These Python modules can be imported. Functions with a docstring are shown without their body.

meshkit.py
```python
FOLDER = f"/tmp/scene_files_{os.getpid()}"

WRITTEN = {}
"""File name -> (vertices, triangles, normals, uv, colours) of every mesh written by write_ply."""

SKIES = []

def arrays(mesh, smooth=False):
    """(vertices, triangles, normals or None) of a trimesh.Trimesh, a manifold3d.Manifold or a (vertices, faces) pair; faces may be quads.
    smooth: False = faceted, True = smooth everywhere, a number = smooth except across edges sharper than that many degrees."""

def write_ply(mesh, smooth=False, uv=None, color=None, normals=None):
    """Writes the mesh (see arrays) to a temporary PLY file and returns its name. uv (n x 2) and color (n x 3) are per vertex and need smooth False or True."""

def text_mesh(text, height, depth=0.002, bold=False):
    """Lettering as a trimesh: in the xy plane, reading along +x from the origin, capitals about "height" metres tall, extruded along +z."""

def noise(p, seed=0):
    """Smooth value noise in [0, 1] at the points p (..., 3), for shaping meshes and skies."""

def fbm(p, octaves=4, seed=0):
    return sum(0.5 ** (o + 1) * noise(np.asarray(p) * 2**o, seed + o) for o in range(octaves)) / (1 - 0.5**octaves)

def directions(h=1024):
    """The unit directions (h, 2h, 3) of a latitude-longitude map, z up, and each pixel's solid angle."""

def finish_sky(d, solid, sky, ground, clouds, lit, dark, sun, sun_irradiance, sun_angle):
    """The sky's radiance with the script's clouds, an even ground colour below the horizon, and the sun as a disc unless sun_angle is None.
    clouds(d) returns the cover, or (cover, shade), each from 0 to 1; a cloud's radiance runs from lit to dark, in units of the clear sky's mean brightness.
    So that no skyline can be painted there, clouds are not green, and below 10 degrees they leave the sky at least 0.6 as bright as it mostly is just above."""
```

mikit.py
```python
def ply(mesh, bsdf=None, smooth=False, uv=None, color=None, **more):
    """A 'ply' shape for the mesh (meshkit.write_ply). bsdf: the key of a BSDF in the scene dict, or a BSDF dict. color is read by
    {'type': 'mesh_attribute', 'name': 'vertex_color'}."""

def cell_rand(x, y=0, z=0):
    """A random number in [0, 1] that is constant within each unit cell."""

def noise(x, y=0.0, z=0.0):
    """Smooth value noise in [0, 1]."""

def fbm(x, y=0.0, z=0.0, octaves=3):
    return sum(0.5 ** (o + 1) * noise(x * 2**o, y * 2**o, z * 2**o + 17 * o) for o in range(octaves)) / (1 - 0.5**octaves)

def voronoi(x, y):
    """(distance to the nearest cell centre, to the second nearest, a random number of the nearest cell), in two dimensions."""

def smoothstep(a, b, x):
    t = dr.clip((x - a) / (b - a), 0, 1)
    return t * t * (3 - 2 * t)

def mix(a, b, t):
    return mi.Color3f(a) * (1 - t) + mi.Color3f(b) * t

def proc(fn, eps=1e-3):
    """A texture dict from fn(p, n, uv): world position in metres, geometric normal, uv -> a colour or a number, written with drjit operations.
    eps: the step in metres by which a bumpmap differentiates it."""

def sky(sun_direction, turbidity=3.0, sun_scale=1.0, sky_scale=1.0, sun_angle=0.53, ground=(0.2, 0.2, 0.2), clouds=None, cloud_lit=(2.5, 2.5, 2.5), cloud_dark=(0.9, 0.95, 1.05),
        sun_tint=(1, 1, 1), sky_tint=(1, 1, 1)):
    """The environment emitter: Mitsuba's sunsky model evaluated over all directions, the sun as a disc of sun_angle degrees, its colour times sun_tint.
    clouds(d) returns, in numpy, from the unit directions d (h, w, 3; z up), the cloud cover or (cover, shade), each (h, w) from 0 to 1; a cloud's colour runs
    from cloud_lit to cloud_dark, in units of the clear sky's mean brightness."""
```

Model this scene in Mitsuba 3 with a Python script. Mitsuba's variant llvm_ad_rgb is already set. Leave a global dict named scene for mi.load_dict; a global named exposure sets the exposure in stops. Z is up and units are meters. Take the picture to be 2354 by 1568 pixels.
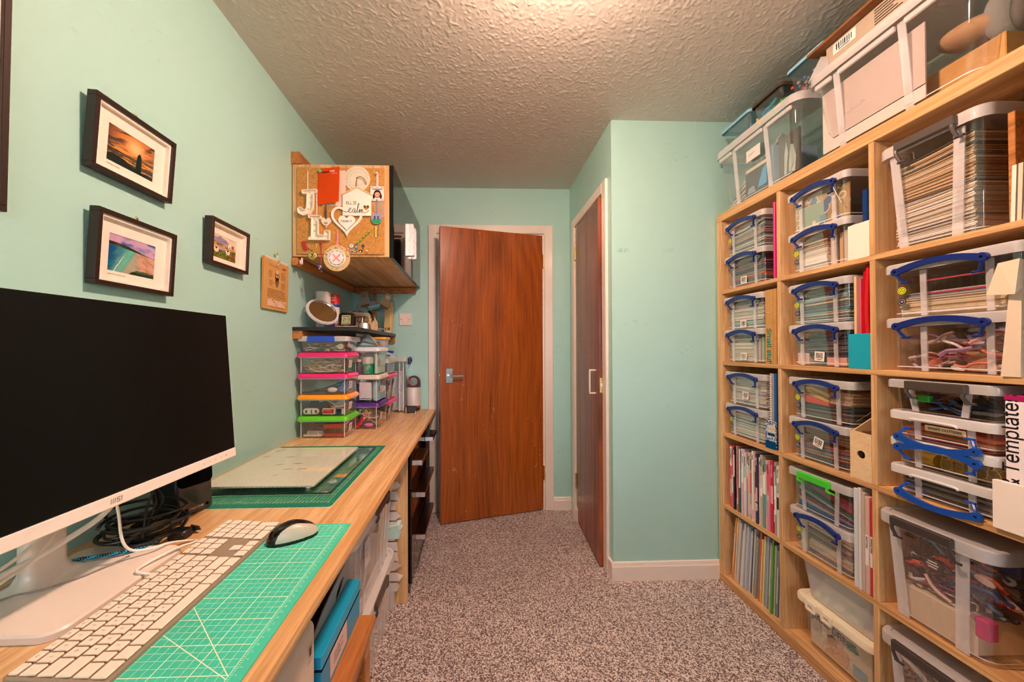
import math, random
import numpy as np, trimesh, drjit as dr, mitsuba as mi, mikit, meshkit, manifold3d as m3
from shapely.geometry import Polygon, box as sbox, Point, LineString
from shapely import affinity
from mikit import noise, fbm, voronoi, cell_rand, smoothstep, proc
T = mi.ScalarTransform4f
scene, labels = {}, {}

# ------------------------------------------------------------------ camera, daylight, lamp, exposure
CAM = np.array([0, 0, 1.1603])
YAW, PITCH, ROLL, FPX = 0.0339, 0.0080, -0.0030, 842.73
_f = np.array([math.sin(YAW) * math.cos(PITCH), math.cos(YAW) * math.cos(PITCH), math.sin(PITCH)])
_r = np.array([math.cos(YAW), -math.sin(YAW), 0]); _u = np.cross(_r, _f)
_up = -math.sin(ROLL) * _r + math.cos(ROLL) * _u
scene['camera'] = {'type': 'perspective', 'fov': math.degrees(2 * math.atan(1177 / FPX)), 'fov_axis': 'x', 'near_clip': 0.02, 'far_clip': 100.0,
                   'to_world': T().look_at(origin=CAM.tolist(), target=(CAM + _f).tolist(), up=_up.tolist()),
                   'principal_point_offset_x': 58.8 / 2354, 'principal_point_offset_y': -10.96 / 1568}
exposure = -0.12
SKY_SCALE, SKY_TINT = 39.0, (0.93, 1.0, 1.11)
LAMP_AT, LAMP_R, LAMP_RADIANCE = (0.26, 0.88, 2.255), 0.07, (690.0, 440.0, 330.0)
scene['sky'] = mikit.sky((0.3, 0.9, 0.75), turbidity=4, sun_scale=0.0, sky_scale=SKY_SCALE, sky_tint=SKY_TINT, ground=(.25, .25, .25),
                         clouds=lambda d: np.full(d.shape[:2], .9), cloud_lit=(2.35, 2.35, 2.55), cloud_dark=(1.75, 1.75, 1.9))

# ------------------------------------------------------------------ sizes of the room (metres)
XL, XR, YF, YN, H = -0.86, 1.665, 2.629, -2.60, 2.315     # left wall, right wall, far wall, near wall, ceiling
XA, YA = 0.695, 1.822                                      # cupboard corner
ZD, XD = 0.7334, -0.270                                    # desk top, its front edge

# ------------------------------------------------------------------ helpers
def C(h):
    v = np.array([int(h[i:i + 2], 16) for i in (1, 3, 5)]) / 255.0
    return np.where(v < .04045, v / 12.92, ((v + .055) / 1.055) ** 2.4)
def lit(c): return mi.Color3f(*[float(x) for x in c]) if isinstance(c, np.ndarray) else c
def mix(a, b, t): return lit(a) * (1 - t) + lit(b) * t
def col(c): return C(c) if isinstance(c, str) else np.asarray(c, float)
def numbered(key):
    if key not in _used: _used.add(key); return key
    k = 1
    while f'{key}_{k:03d}' in _used: k += 1
    _used.add(f'{key}_{k:03d}'); return f'{key}_{k:03d}'
_used = set()
def thing(name, label, cat, group=None, kind=None):
    key = numbered(name); labels[key] = {'label': label, 'category': cat}
    if group: labels[key]['group'] = group
    if kind: labels[key]['kind'] = kind
    return key
def put(key, mesh, mat, color=None, smooth=False, uv=None, **more):
    if isinstance(mesh, VC): mesh, color = mesh.get()
    if hasattr(mesh, 'to_mesh'): mesh = man(mesh)
    if color is not None:
        if isinstance(color, str) or np.ndim(color) == 1:
            if smooth and smooth is not True:
                mesh = trimesh.graph.smooth_shade(mesh, angle=np.radians(smooth), facet_minarea=None); smooth = True
            color = np.tile(col(color), (len(mesh.vertices), 1))
    scene[key] = mikit.ply(mesh, mat, smooth=smooth, uv=uv, color=color, **more)
    return key
def one(name, mesh, mat, label, cat, color=None, smooth=False, group=None, kind=None, uv=None):
    return put(thing(name, label, cat, group, kind), mesh, mat, color, smooth, uv)
def part(parent, name, mesh, mat, color=None, smooth=False, label=None, uv=None, kind=None, **more):
    key = numbered(parent + '__' + name)
    if label or kind:
        labels[key] = {}
        if label: labels[key]['label'] = label
        if kind: labels[key]['kind'] = kind
    return put(key, mesh, mat, color, smooth, uv, **more)
def struct(name, mesh, mat, label, cat, color=None, smooth=False):
    return one(name, mesh, mat, label, cat, color, smooth, kind='structure')
def man(m):
    x = m.to_mesh(); return trimesh.Trimesh(x.vert_properties[:, :3], x.tri_verts, process=False)
class VC:
    """Pieces of several colours that make one mesh."""
    def __init__(self): self.v, self.f, self.c, self.n = [], [], [], 0
    def add(self, mesh, c):
        if hasattr(mesh, 'to_mesh'): mesh = man(mesh)
        v, f = np.asarray(mesh.vertices), np.asarray(mesh.faces)
        self.v.append(v); self.f.append(f + self.n); self.n += len(v); self.c.append(np.tile(col(c), (len(v), 1))); return self
    def get(self): return trimesh.Trimesh(np.vstack(self.v), np.vstack(self.f), process=False), np.vstack(self.c)
def cat(*ms): return trimesh.util.concatenate([man(m) if hasattr(m, 'to_mesh') else m for m in ms])
def bx(x0, x1, y0, y1, z0, z1, c=0.0):
    """A box; c: chamfer."""
    x0, x1 = min(x0, x1), max(x0, x1); y0, y1 = min(y0, y1), max(y0, y1); z0, z1 = min(z0, z1), max(z0, z1)
    if c <= 0:
        b = trimesh.creation.box((x1 - x0, y1 - y0, z1 - z0)); b.apply_translation([(x0 + x1) / 2, (y0 + y1) / 2, (z0 + z1) / 2]); return b
    c = min(c, (x1 - x0) * .45, (y1 - y0) * .45, (z1 - z0) * .45)
    P = []
    for a in (0, 1):
        for b in (0, 1):
            for d in (0, 1):
                q = np.array([(x0, x1)[a], (y0, y1)[b], (z0, z1)[d]]); s = np.array([1 - 2 * a, 1 - 2 * b, 1 - 2 * d]) * c
                for k in range(3):
                    w = q + s; w[k] = q[k]; P.append(w)
    return man(m3.Manifold.hull_points(np.array(P)))
def rrect(x0, x1, y0, y1, r, n=5):
    return sbox(x0 + r, y0 + r, x1 - r, y1 - r).buffer(r, quad_segs=n)
def ext(poly, z0, z1, bevel=0.0):
    """A polygon in xy, extruded from z0 to z1; bevel rounds the rim at z1."""
    if hasattr(poly, 'geoms'): return cat(*[ext(g, z0, z1, bevel) for g in poly.geoms if g.area > 1e-9])
    if bevel > 0:
        inner = poly.buffer(-bevel)
        a = trimesh.creation.extrude_polygon(poly, z1 - bevel - z0, engine='earcut'); a.apply_translation([0, 0, z0])
        cs = m3.CrossSection([np.array(poly.exterior.coords)[:-1]])
        h = m3.Manifold.hull_points(np.vstack([np.c_[np.array(poly.exterior.coords)[:-1], np.full(len(poly.exterior.coords) - 1, z1 - bevel)],
                                              np.c_[np.array(inner.exterior.coords)[:-1], np.full(len(inner.exterior.coords) - 1, z1)]])) if not poly.interiors else None
        return cat(a, man(h)) if h is not None else a
    a = trimesh.creation.extrude_polygon(poly, z1 - z0, engine='earcut'); a.apply_translation([0, 0, z0]); return a
def frame(o, x, y):
    """4 x 4 matrix of a local frame: x and y in the plane, z out of it."""
    x = np.asarray(x, float) / np.linalg.norm(x); y = np.asarray(y, float); y = y - x * (y @ x); y /= np.linalg.norm(y)
    m = np.eye(4); m[:3, 0], m[:3, 1], m[:3, 2], m[:3, 3] = x, y, np.cross(x, y), o; return m
def at(mesh, m):
    if hasattr(mesh, 'to_mesh'): mesh = man(mesh)
    if isinstance(mesh, VC):
        g, c = mesh.get(); w = VC(); w.v, w.f, w.c, w.n = [at(g, m).vertices], [g.faces], [c], len(g.vertices); return w
    q = mesh.copy(); q.apply_transform(m); return q
def shift(x=0, y=0, z=0):
    m = np.eye(4); m[:3, 3] = (x, y, z); return m
def rot(axis, deg, o=(0, 0, 0)): return trimesh.transformations.rotation_matrix(math.radians(deg), axis, o)
def spline(pts, n=8):
    p = np.asarray(pts, float); q = np.vstack([2 * p[0] - p[1], p, 2 * p[-1] - p[-2]]); out = []
    for i in range(len(p) - 1):
        a, b, c, d = q[i:i + 4]
        for t in np.linspace(0, 1, n, endpoint=False):
            out.append(.5 * (2 * b + (c - a) * t + (2 * a - 5 * b + 4 * c - d) * t * t + (3 * b - a - 3 * c + d) * t ** 3))
    return np.vstack([out, p[-1]])
def tube(pts, r, sides=8, n=8, closed=False):
    p = spline(pts, n) if n else np.asarray(pts, float)
    t = np.gradient(p, axis=0); t /= np.linalg.norm(t, axis=1, keepdims=True) + 1e-12
    a = np.cross(t[0], [0, 0, 1.0] if abs(t[0][2]) < .9 else [1.0, 0, 0]); fr = []
    for k in range(len(p)):
        a = a - t[k] * (a @ t[k]); a /= np.linalg.norm(a) + 1e-12; fr.append(a.copy())
    a = np.array(fr); b = np.cross(t, a); ang = np.arange(sides) * 2 * np.pi / sides
    rr = np.broadcast_to(r, (len(p),))[:, None, None]
    v = p[:, None] + rr * (np.cos(ang)[None, :, None] * a[:, None] + np.sin(ang)[None, :, None] * b[:, None])
    N = len(p); f = []
    for i in range(N - 1):
        for j in range(sides):
            k = (j + 1) % sides; f += [[i * sides + j, i * sides + k, (i + 1) * sides + k], [i * sides + j, (i + 1) * sides + k, (i + 1) * sides + j]]
    v = v.reshape(-1, 3); c0, c1 = len(v), len(v) + 1; v = np.vstack([v, p[0], p[-1]])
    for j in range(sides):
        k = (j + 1) % sides; f += [[c0, k, j], [c1, (N - 1) * sides + j, (N - 1) * sides + k]]
    return trimesh.Trimesh(v, f, process=False)
def ball(c, r, sub=2):
    s = trimesh.creation.icosphere(subdivisions=sub); s.apply_scale(np.broadcast_to(r, 3)); s.apply_translation(c); return s
def lathe(prof, n=28, o=(0, 0, 0)):
    m = trimesh.creation.revolve(np.array(prof, float), sections=n); m.apply_translation(o); return m
def txt(s, h, m, depth=.0006, bold=False, center=False):
    t = meshkit.text_mesh(s, h, depth, bold)
    if center: t.apply_translation([-(t.bounds[0][0] + t.bounds[1][0]) / 2, 0, 0])
    return at(t, m)
def hull(*P): return man(m3.Manifold.hull_points(np.vstack(P)))
def ringpath(poly, zs, ins):
    """Rounded outline at several heights, each inset by ins: the side sheet of a tub. Returns (vertices per ring, rings)."""
    rings = []
    for z, i in zip(zs, ins):
        q = poly.buffer(-i) if i else poly
        rings.append(np.c_[np.array(q.exterior.coords)[:-1], np.full(len(q.exterior.coords) - 1, z)])
    return rings
def loft(rings, cap0=False, cap1=False):
    n = len(rings[0]); v = np.vstack(rings); f = []
    for k in range(len(rings) - 1):
        for j in range(n):
            a, b, c, d = k * n + j, k * n + (j + 1) % n, (k + 1) * n + (j + 1) % n, (k + 1) * n + j
            f += [[a, c, b], [a, d, c]]
    for cap, base in ((cap0, 0), (cap1, (len(rings) - 1) * n)):
        if cap:
            v = np.vstack([v, rings[0 if base == 0 else -1].mean(0)]); m = len(v) - 1
            for j in range(n):
                a, b = base + j, base + (j + 1) % n; f.append([m, a, b] if base == 0 else [m, b, a])
    return trimesh.Trimesh(v, f, process=False)
def rr_ring(x0, x1, y0, y1, r, z, n=4):
    P = []
    for cx, cy, a0 in ((x1 - r, y1 - r, 0), (x0 + r, y1 - r, 90), (x0 + r, y0 + r, 180), (x1 - r, y0 + r, 270)):
        for k in range(n + 1):
            a = math.radians(a0 + 90 * k / n); P.append([cx + r * math.cos(a), cy + r * math.sin(a), z])
    return np.array(P)[::-1]
def scribble(rng, w, h, rows, m, r=.0006, depth=.0004):
    """Handwriting that cannot be read: wavering pen lines."""
    out = []
    for k in range(rows):
        y = h * (1 - (k + .5) / rows) - h / 2; x0 = -w / 2; L = w * rng.uniform(.6, 1)
        xs = np.arange(0, L, h / rows * .22)
        pts = [(x0 + x, y + h / rows * .28 * math.sin(1.7 * i + rng.uniform(-1, 1)) * rng.uniform(.4, 1)) for i, x in enumerate(xs)]
        if len(pts) > 2: out.append(ext(LineString(pts).buffer(r, quad_segs=1), 0, depth))
    return at(cat(*out), m)

# ------------------------------------------------------------------ materials
def rgb(c): return {'type': 'rgb', 'value': [float(x) for x in col(c)]}
VCOL = {'type': 'mesh_attribute', 'name': 'vertex_color'}
def pr(base, rough, spec=.5, **k): return {'type': 'twosided', 'b': {'type': 'principled', 'base_color': base, 'roughness': rough, 'specular': spec, **k}}
def see(name, w, tint='#ffffff', dif='#eef0f2'):
    scene[name] = {'type': 'blendbsdf', 'weight': w, 'a': {'type': 'thindielectric', 'int_ior': 1.45, 'specular_transmittance': rgb(tint)},
                   'b': {'type': 'twosided', 'd': {'type': 'roughplastic', 'alpha': .2, 'diffuse_reflectance': rgb(dif)}}}
scene['matte'] = {'type': 'twosided', 'b': {'type': 'diffuse', 'reflectance': VCOL}}
scene['plastic'] = pr(VCOL, .36)
scene['gloss'] = pr(VCOL, .09, .5)
scene['satin_metal'] = {'type': 'twosided', 'b': {'type': 'roughconductor', 'material': 'Al', 'alpha': .22}}
scene['chrome'] = {'type': 'twosided', 'b': {'type': 'roughconductor', 'material': 'Cr', 'alpha': .07}}
scene['brass'] = {'type': 'twosided', 'b': {'type': 'roughconductor', 'material': 'Au', 'alpha': .25, 'specular_reflectance': rgb([.75, .72, .65])}}
scene['black_gloss'] = pr(rgb('#0c0a0a'), .03, .6)
scene['screen_black'] = pr(rgb('#080505'), .32, .22)
scene['mirror_face'] = {'type': 'conductor', 'material': 'Ag'}
scene['pane'] = {'type': 'thindielectric', 'int_ior': 1.5}
scene['clear'] = {'type': 'thindielectric', 'int_ior': 1.8, 'specular_transmittance': rgb([.97, .97, .98])}
see('ribbed', .40, dif='#f4f0f2'); see('milky', .50, dif='#f4f0ef'); see('frosty', .68, dif='#f6f3f2'); see('cloudy', .30, dif='#f6f1ef'); see('film', .10); see('blue_clear', .22, '#e4f4ff', '#9fd2ea'); see('smoke_clear', .2, '#e0d8d0', '#6b5a50')

def wall_paint(base, dark, seed):
    def fn(p, n, uv):
        m = fbm(p.x * 2.1 + seed, p.y * 2.1, p.z * 2.1, 3)
        s = smoothstep(.70, .78, fbm(p.x * 38 + seed, p.y * 38, p.z * 60, 2)) * smoothstep(.74, .82, noise(p.x * 5, p.y * 5 + seed, p.z * 7))
        k = smoothstep(.60, .68, noise(p.x * 300, p.z * 480, seed)) * smoothstep(.016, .006, dr.abs(p.z - 1.655)) * (smoothstep(.04, .02, dr.abs(p.x - .755)) + .6 * smoothstep(.035, .02, dr.abs(p.x - .985))) * smoothstep(1.80, 1.815, p.y) * smoothstep(1.84, 1.83, p.y)
        return mix(mix(base, base * .95, m), dark, dr.maximum(.16 * s, .6 * k))
    return fn
scene['paint_teal'] = pr(proc(wall_paint(C('#a6d1c8'), C('#5c8d8b'), 11)), .42, .5)
scene['artex'] = {'type': 'twosided', 'b': {'type': 'roughplastic', 'alpha': .32, 'diffuse_reflectance': rgb('#e4dcd2')}}
def carpet_c(p, n, uv):
    a = noise(p.x * 330, p.y * 330, 1.); b = noise(p.x * 230 + 7, p.y * 230, 4.); m = fbm(p.x * 3.2, p.y * 3.2, 2., 3)
    t = smoothstep(.26, .78, .6 * a + .4 * b)
    return mix(C('#6b5856'), C('#e2d2cb'), t) * (.86 + .26 * m)
scene['carpet'] = {'type': 'bumpmap', 't': proc(lambda p, n, uv: .0022 * noise(p.x * 240, p.y * 240, 1.) + .001 * noise(p.x * 90, p.y * 90, 5.), eps=.0008), 'scale': 1.0,
                   'b': {'type': 'diffuse', 'reflectance': proc(carpet_c)}}
def oak(c0, c1, along, k=1.0):
    def fn(p, n, uv):
        q = {'y': (p.y, p.x, p.z), 'z': (p.z, p.x, p.y), 'x': (p.x, p.y, p.z)}[along]
        w = .02 * noise(q[0] * 3, q[1] * 9, q[2] * 9)
        a = fbm(q[0] * 4.5, (q[1] + w) * 130, (q[2] + w) * 130, 3); b = noise(q[0] * 1.3, (q[1] + w) * 34, (q[2] + w) * 34)
        pores = smoothstep(.66, .8, noise(q[0] * 26, q[1] * 420, q[2] * 420))
        return mix(mix(c0, c1, smoothstep(.3, .75, .6 * a + .4 * b) * k), c1 * .8, .35 * pores)
    return fn
scene['oak_desk'] = pr(proc(oak(C('#dbb283'), C('#bd8c57'), 'y')), .38, .4)
scene['oak_along'] = pr(proc(oak(C('#d8ab76'), C('#b28252'), 'y')), .45, .35)
scene['oak_up'] = pr(proc(oak(C('#dcb281'), C('#b98d5c'), 'z')), .45, .35)
scene['pine'] = pr(proc(oak(C('#b9793f'), C('#8f5526'), 'y')), .4, .4)
scene['stool_oak'] = pr(proc(oak(C('#b4713b'), C('#8a4a1d'), 'y')), .35, .45)
scene['light_ply'] = pr(proc(oak(C('#e3c49a'), C('#cfa878'), 'x', .6)), .5, .3)
def mahogany(p, n, uv):
    t = (p.x + .222) * .964 + (p.y - 2.427) * .267; z = p.z
    w = fbm(t * 1.6 + 3, z * .9, 1., 3) - .5
    cx = t - .36 + .35 * w; arch = cx * cx * 5.5 + (z - 1.35) * .55
    g = .5 + .5 * dr.sin((arch + .5 * w) * 26) * smoothstep(1.15, 1.75, z)
    s = t + .16 * w
    fine = fbm(s * 190, z * 5, 2., 3); band = fbm(s * 16, z * .7, 7., 2)
    v = .45 * fine + .3 * band + .25 * (g * .5 + .25)
    c = mix(C('#64290c'), C('#b25a20'), smoothstep(.08, .92, v))
    c = mix(c, C('#c0906a'), .4 * smoothstep(.86, .90, noise(t * 75, z * 60, 4.)) * smoothstep(.74, .80, noise(t * 14, z * 12, 8.)))
    wear = smoothstep(.45, .75, fbm(t * 9, z * 6, 3., 3)) * smoothstep(.09, .0, t) * smoothstep(.62, .80, z) * smoothstep(1.08, .95, z)
    return mix(c, C('#3c2418'), .6 * wear)
scene['mahogany'] = pr(proc(mahogany), .27, .5)
def mahogany2(p, n, uv):
    f = fbm(p.y * 210 + .15 * p.z, p.z * 4, 3., 3); b = fbm(p.y * 18, p.z * .6, 2., 2)
    return mix(C('#5e2a14'), C('#9a4d24'), smoothstep(.25, .75, .6 * f + .4 * b))
scene['mahogany_plain'] = pr(proc(mahogany2), .3, .5)
scene['gloss_paint'] = pr(rgb('#e9ddd3'), .2, .45)
def cork(p, n, uv):
    a = noise(p.x * 640, p.y * 640, p.z * 640); b = fbm(p.x * 120, p.y * 90, p.z * 90, 2)
    return mix(mix(C('#b27940'), C('#cf9757'), smoothstep(.25, .75, .5 * a + .5 * b)), C('#8a5629'), .6 * smoothstep(.74, .82, noise(p.x * 260, p.y * 260, p.z * 260)))
scene['cork'] = {'type': 'twosided', 'b': {'type': 'diffuse', 'reflectance': proc(cork)}}
def line(x, step, w): return smoothstep(w, w * .55, dr.abs(x - dr.round(x / step) * step))
MX0, MX1, MY0, MY1 = -.838, -.388, 1.007, 1.629
def mat_dark(p, n, uv):
    x, y = MX1 - p.x, p.y - MY0
    inside = smoothstep(.0165, .0172, x) * smoothstep(.0335, .0342, y) * smoothstep(.0335, .0342, MY1 - p.y) * smoothstep(.0165, .0172, p.x - MX0)
    g = dr.maximum(dr.maximum(line(x - .017, .01, .0004), line(y - .034, .01, .0004)) * .8, dr.maximum(line(x - .017, .05, .0008), line(y - .034, .05, .0008)))
    tick = line(x - .017, .01, .0007) * smoothstep(.029, .0295, y) * smoothstep(.034, .0335, y)
    return mix(mix(C('#12785c'), C('#0d6b52'), fbm(p.x * 8, p.y * 8, 1., 2)), C('#bcd6b8'), dr.maximum(g * inside, tick))
scene['mat_dark'] = pr(proc(mat_dark), .45, .35)
LX0, LX1, LY0, LY1 = -.600, -.300, .455, .907
def mat_light(p, n, uv):
    x, y = LX1 - p.x, LY1 - p.y
    inside = smoothstep(.0195, .0200, x) * smoothstep(.0080, .0085, y)
    g = dr.maximum(dr.maximum(line(x - .02, .0127, .00042), line(y - .0085, .0127, .00042)) * .75, dr.maximum(line(x - .02, .0508, .00085), line(y - .0085, .0508, .00085)))
    d1 = (p.x + .319) * .683 + (p.y - .489) * .730; d2 = (p.x + .322) * .480 + (p.y - .487) * .877
    g = dr.maximum(g, dr.maximum(smoothstep(.0009, .0004, dr.abs(d1)), smoothstep(.0009, .0004, dr.abs(d2))) * smoothstep(.660, .655, p.y))
    tick = line(y - .0085, .0127 / 4, .0005) * smoothstep(.0150, .0153, x) * smoothstep(.0185, .0182, x)
    return mix(mix(C('#45c4a6'), C('#3fb99c'), fbm(p.x * 9, p.y * 9, 1., 2)), C('#d8e6c8'), dr.maximum(g * inside, .8 * tick))
scene['braid'] = pr(proc(lambda p, n, uv: mix(C('#0f1418'), C('#2b93b4'), smoothstep(.4, .6, .5 + .5 * dr.sin(p.y * 900 + p.x * 600) * dr.sin(p.z * 900 + p.x * 700)))), .5, .3)
scene['mat_light'] = pr(proc(mat_light), .5, .3)
scene['white_glass'] = pr(proc(lambda p, n, uv: mix(C('#c3c4b2'), C('#83887a'), dr.maximum(.8 * line(p.x, .0118, .0008), .35 * line(p.y, .0118, .0006)))), .02, .6)
scene['trim_wood_edge'] = pr(proc(oak(C('#cfa877'), C('#a87c4c'), 'y')), .4, .4)

# ------------------------------------------------------------------ the room
struct('floor', bx(XL - .1, XR + .1, YN - .1, 3.6, -.04, 0), 'carpet', 'speckled grey-brown cut pile carpet covering the whole floor', 'floor')
gx, gy = np.linspace(XL - .02, XR + .02, 760), np.linspace(1.02, YF + .02, 490)                 # the part that can be seen carries the stipple as real relief
GX, GY = np.meshgrid(gx, gy, indexing='ij'); q3 = lambda k, o, z: np.stack([GX * k + o, GY * k, np.full_like(GX, z)], -1)
w1, w2 = meshkit.noise(q3(42, 3, .5)), meshkit.noise(q3(42, 9, 4.5))
sn = meshkit.noise(np.stack([GX * 104 + 2.4 * w1, GY * 104 + 2.4 * w2, np.full_like(GX, 1.3)], -1)); s2 = meshkit.noise(np.stack([GX * 130 + 40 + 2 * w2, GY * 130, np.full_like(GX, 2.)], -1))
sst = lambda a, b, x: (lambda t: t * t * (3 - 2 * t))(np.clip((x - a) / (b - a), 0, 1))
rel = (.0011 * sst(.58, .82, sn) + .0006 * sst(.58, .85, s2)) * sst(.018, .045, GX - XL) * sst(.010, .028, YF - GY)
nx_, ny_ = GX.shape; ii = np.arange(nx_ * ny_).reshape(nx_, ny_); Q = np.stack([ii[:-1, :-1], ii[:-1, 1:], ii[1:, 1:], ii[1:, :-1]], -1).reshape(-1, 4)
relief = trimesh.Trimesh(np.c_[GX.ravel(), GY.ravel(), (H - rel).ravel()], np.vstack([Q[:, :3], Q[:, [0, 2, 3]]]), process=False)
struct('ceiling', relief, 'artex', 'off-white ceiling with a stippled relief finish', 'ceiling', smooth=True)
part('ceiling', 'slab', cat(bx(XL - .1, XR + .1, YN - .1, 1.021, H, H + .05), bx(XL - .1, XR + .1, 1.021, 3.6, H + .004, H + .05)), 'artex')
struct('wall_left', bx(XL - .1, XL, YN - .1, YF + .1, 0, H), 'paint_teal', 'pale turquoise wall behind the desk with the framed pictures', 'wall')
DX0, DX1, DZ = -.262, .507, 1.985
struct('wall_far', cat(bx(XL, DX0, YF, YF + .1, 0, H), bx(DX1, XA + .1, YF, YF + .1, 0, H), bx(DX0, DX1, YF, YF + .1, DZ, H)), 'paint_teal', 'turquoise wall around the open brown door', 'wall')
CY0, CY1 = 1.925, 2.468
struct('wall_cupboard', cat(bx(XA, XA + .09, YA, CY0, 0, H), bx(XA, XA + .09, CY1, YF + .1, 0, H), bx(XA, XA + .09, CY0, CY1, DZ, H)), 'paint_teal', 'turquoise side wall holding the narrow cupboard door', 'wall')
struct('wall_alcove', bx(XA + .09, XR + .1, YA, YA + .1, 0, H), 'paint_teal', 'plain turquoise wall between the cupboard corner and the shelving', 'wall')
struct('wall_right', bx(XR, XR + .1, YN - .1, YA, 0, H), 'paint_teal', 'turquoise wall behind the tall cube shelving', 'wall')
WX0, WX1, WZ0, WZ1 = -.55, 1.40, .90, 2.12
struct('wall_near', cat(bx(XL, WX0, YN - .1, YN, 0, H), bx(WX1, XR, YN - .1, YN, 0, H), bx(WX0, WX1, YN - .1, YN, 0, WZ0), bx(WX0, WX1, YN - .1, YN, WZ1, H)), 'paint_teal', 'turquoise wall with the window, behind the viewer', 'wall')
struct('wall_hall', cat(bx(-1.0, 1.0, 3.5, 3.6, 0, H), bx(-1.0, -.9, YF + .1, 3.5, 0, H), bx(.9, 1.0, YF + .1, 3.5, 0, H), bx(XA + .09, XR + .1, 2.7, 2.8, 0, H), bx(XR, XR + .1, YA + .1, 2.8, 0, H)), 'matte', 'plain wall of the dark hall beyond the open door', 'wall', '#b9b2a6')
wf = [bx(WX0, WX1, YN - .08, YN - .02, WZ0, WZ0 + .05), bx(WX0, WX1, YN - .08, YN - .02, WZ1 - .05, WZ1)] + [bx(x, x + .05, YN - .08, YN - .02, WZ0 + .05, WZ1 - .05) for x in (WX0, (WX0 + WX1) / 2 - .025, WX1 - .05)]
struct('window_1', cat(*wf), 'gloss_paint', 'white framed two-pane window in the wall behind the viewer', 'window')
PW = (WX1 - WX0) / 2 - .075
for x in (WX0 + .05, (WX0 + WX1) / 2 + .025):
    part('window_1', 'pane', trimesh.Trimesh([[x, YN - .05, WZ0 + .05], [x + PW, YN - .05, WZ0 + .05], [x + PW, YN - .05, WZ1 - .05], [x, YN - .05, WZ1 - .05]], [[0, 1, 2], [0, 2, 3]]), 'pane')
part('window_1', 'sill', bx(WX0 - .04, WX1 + .04, YN, YN + .09, WZ0 - .03, WZ0, .004), 'gloss_paint')

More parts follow.
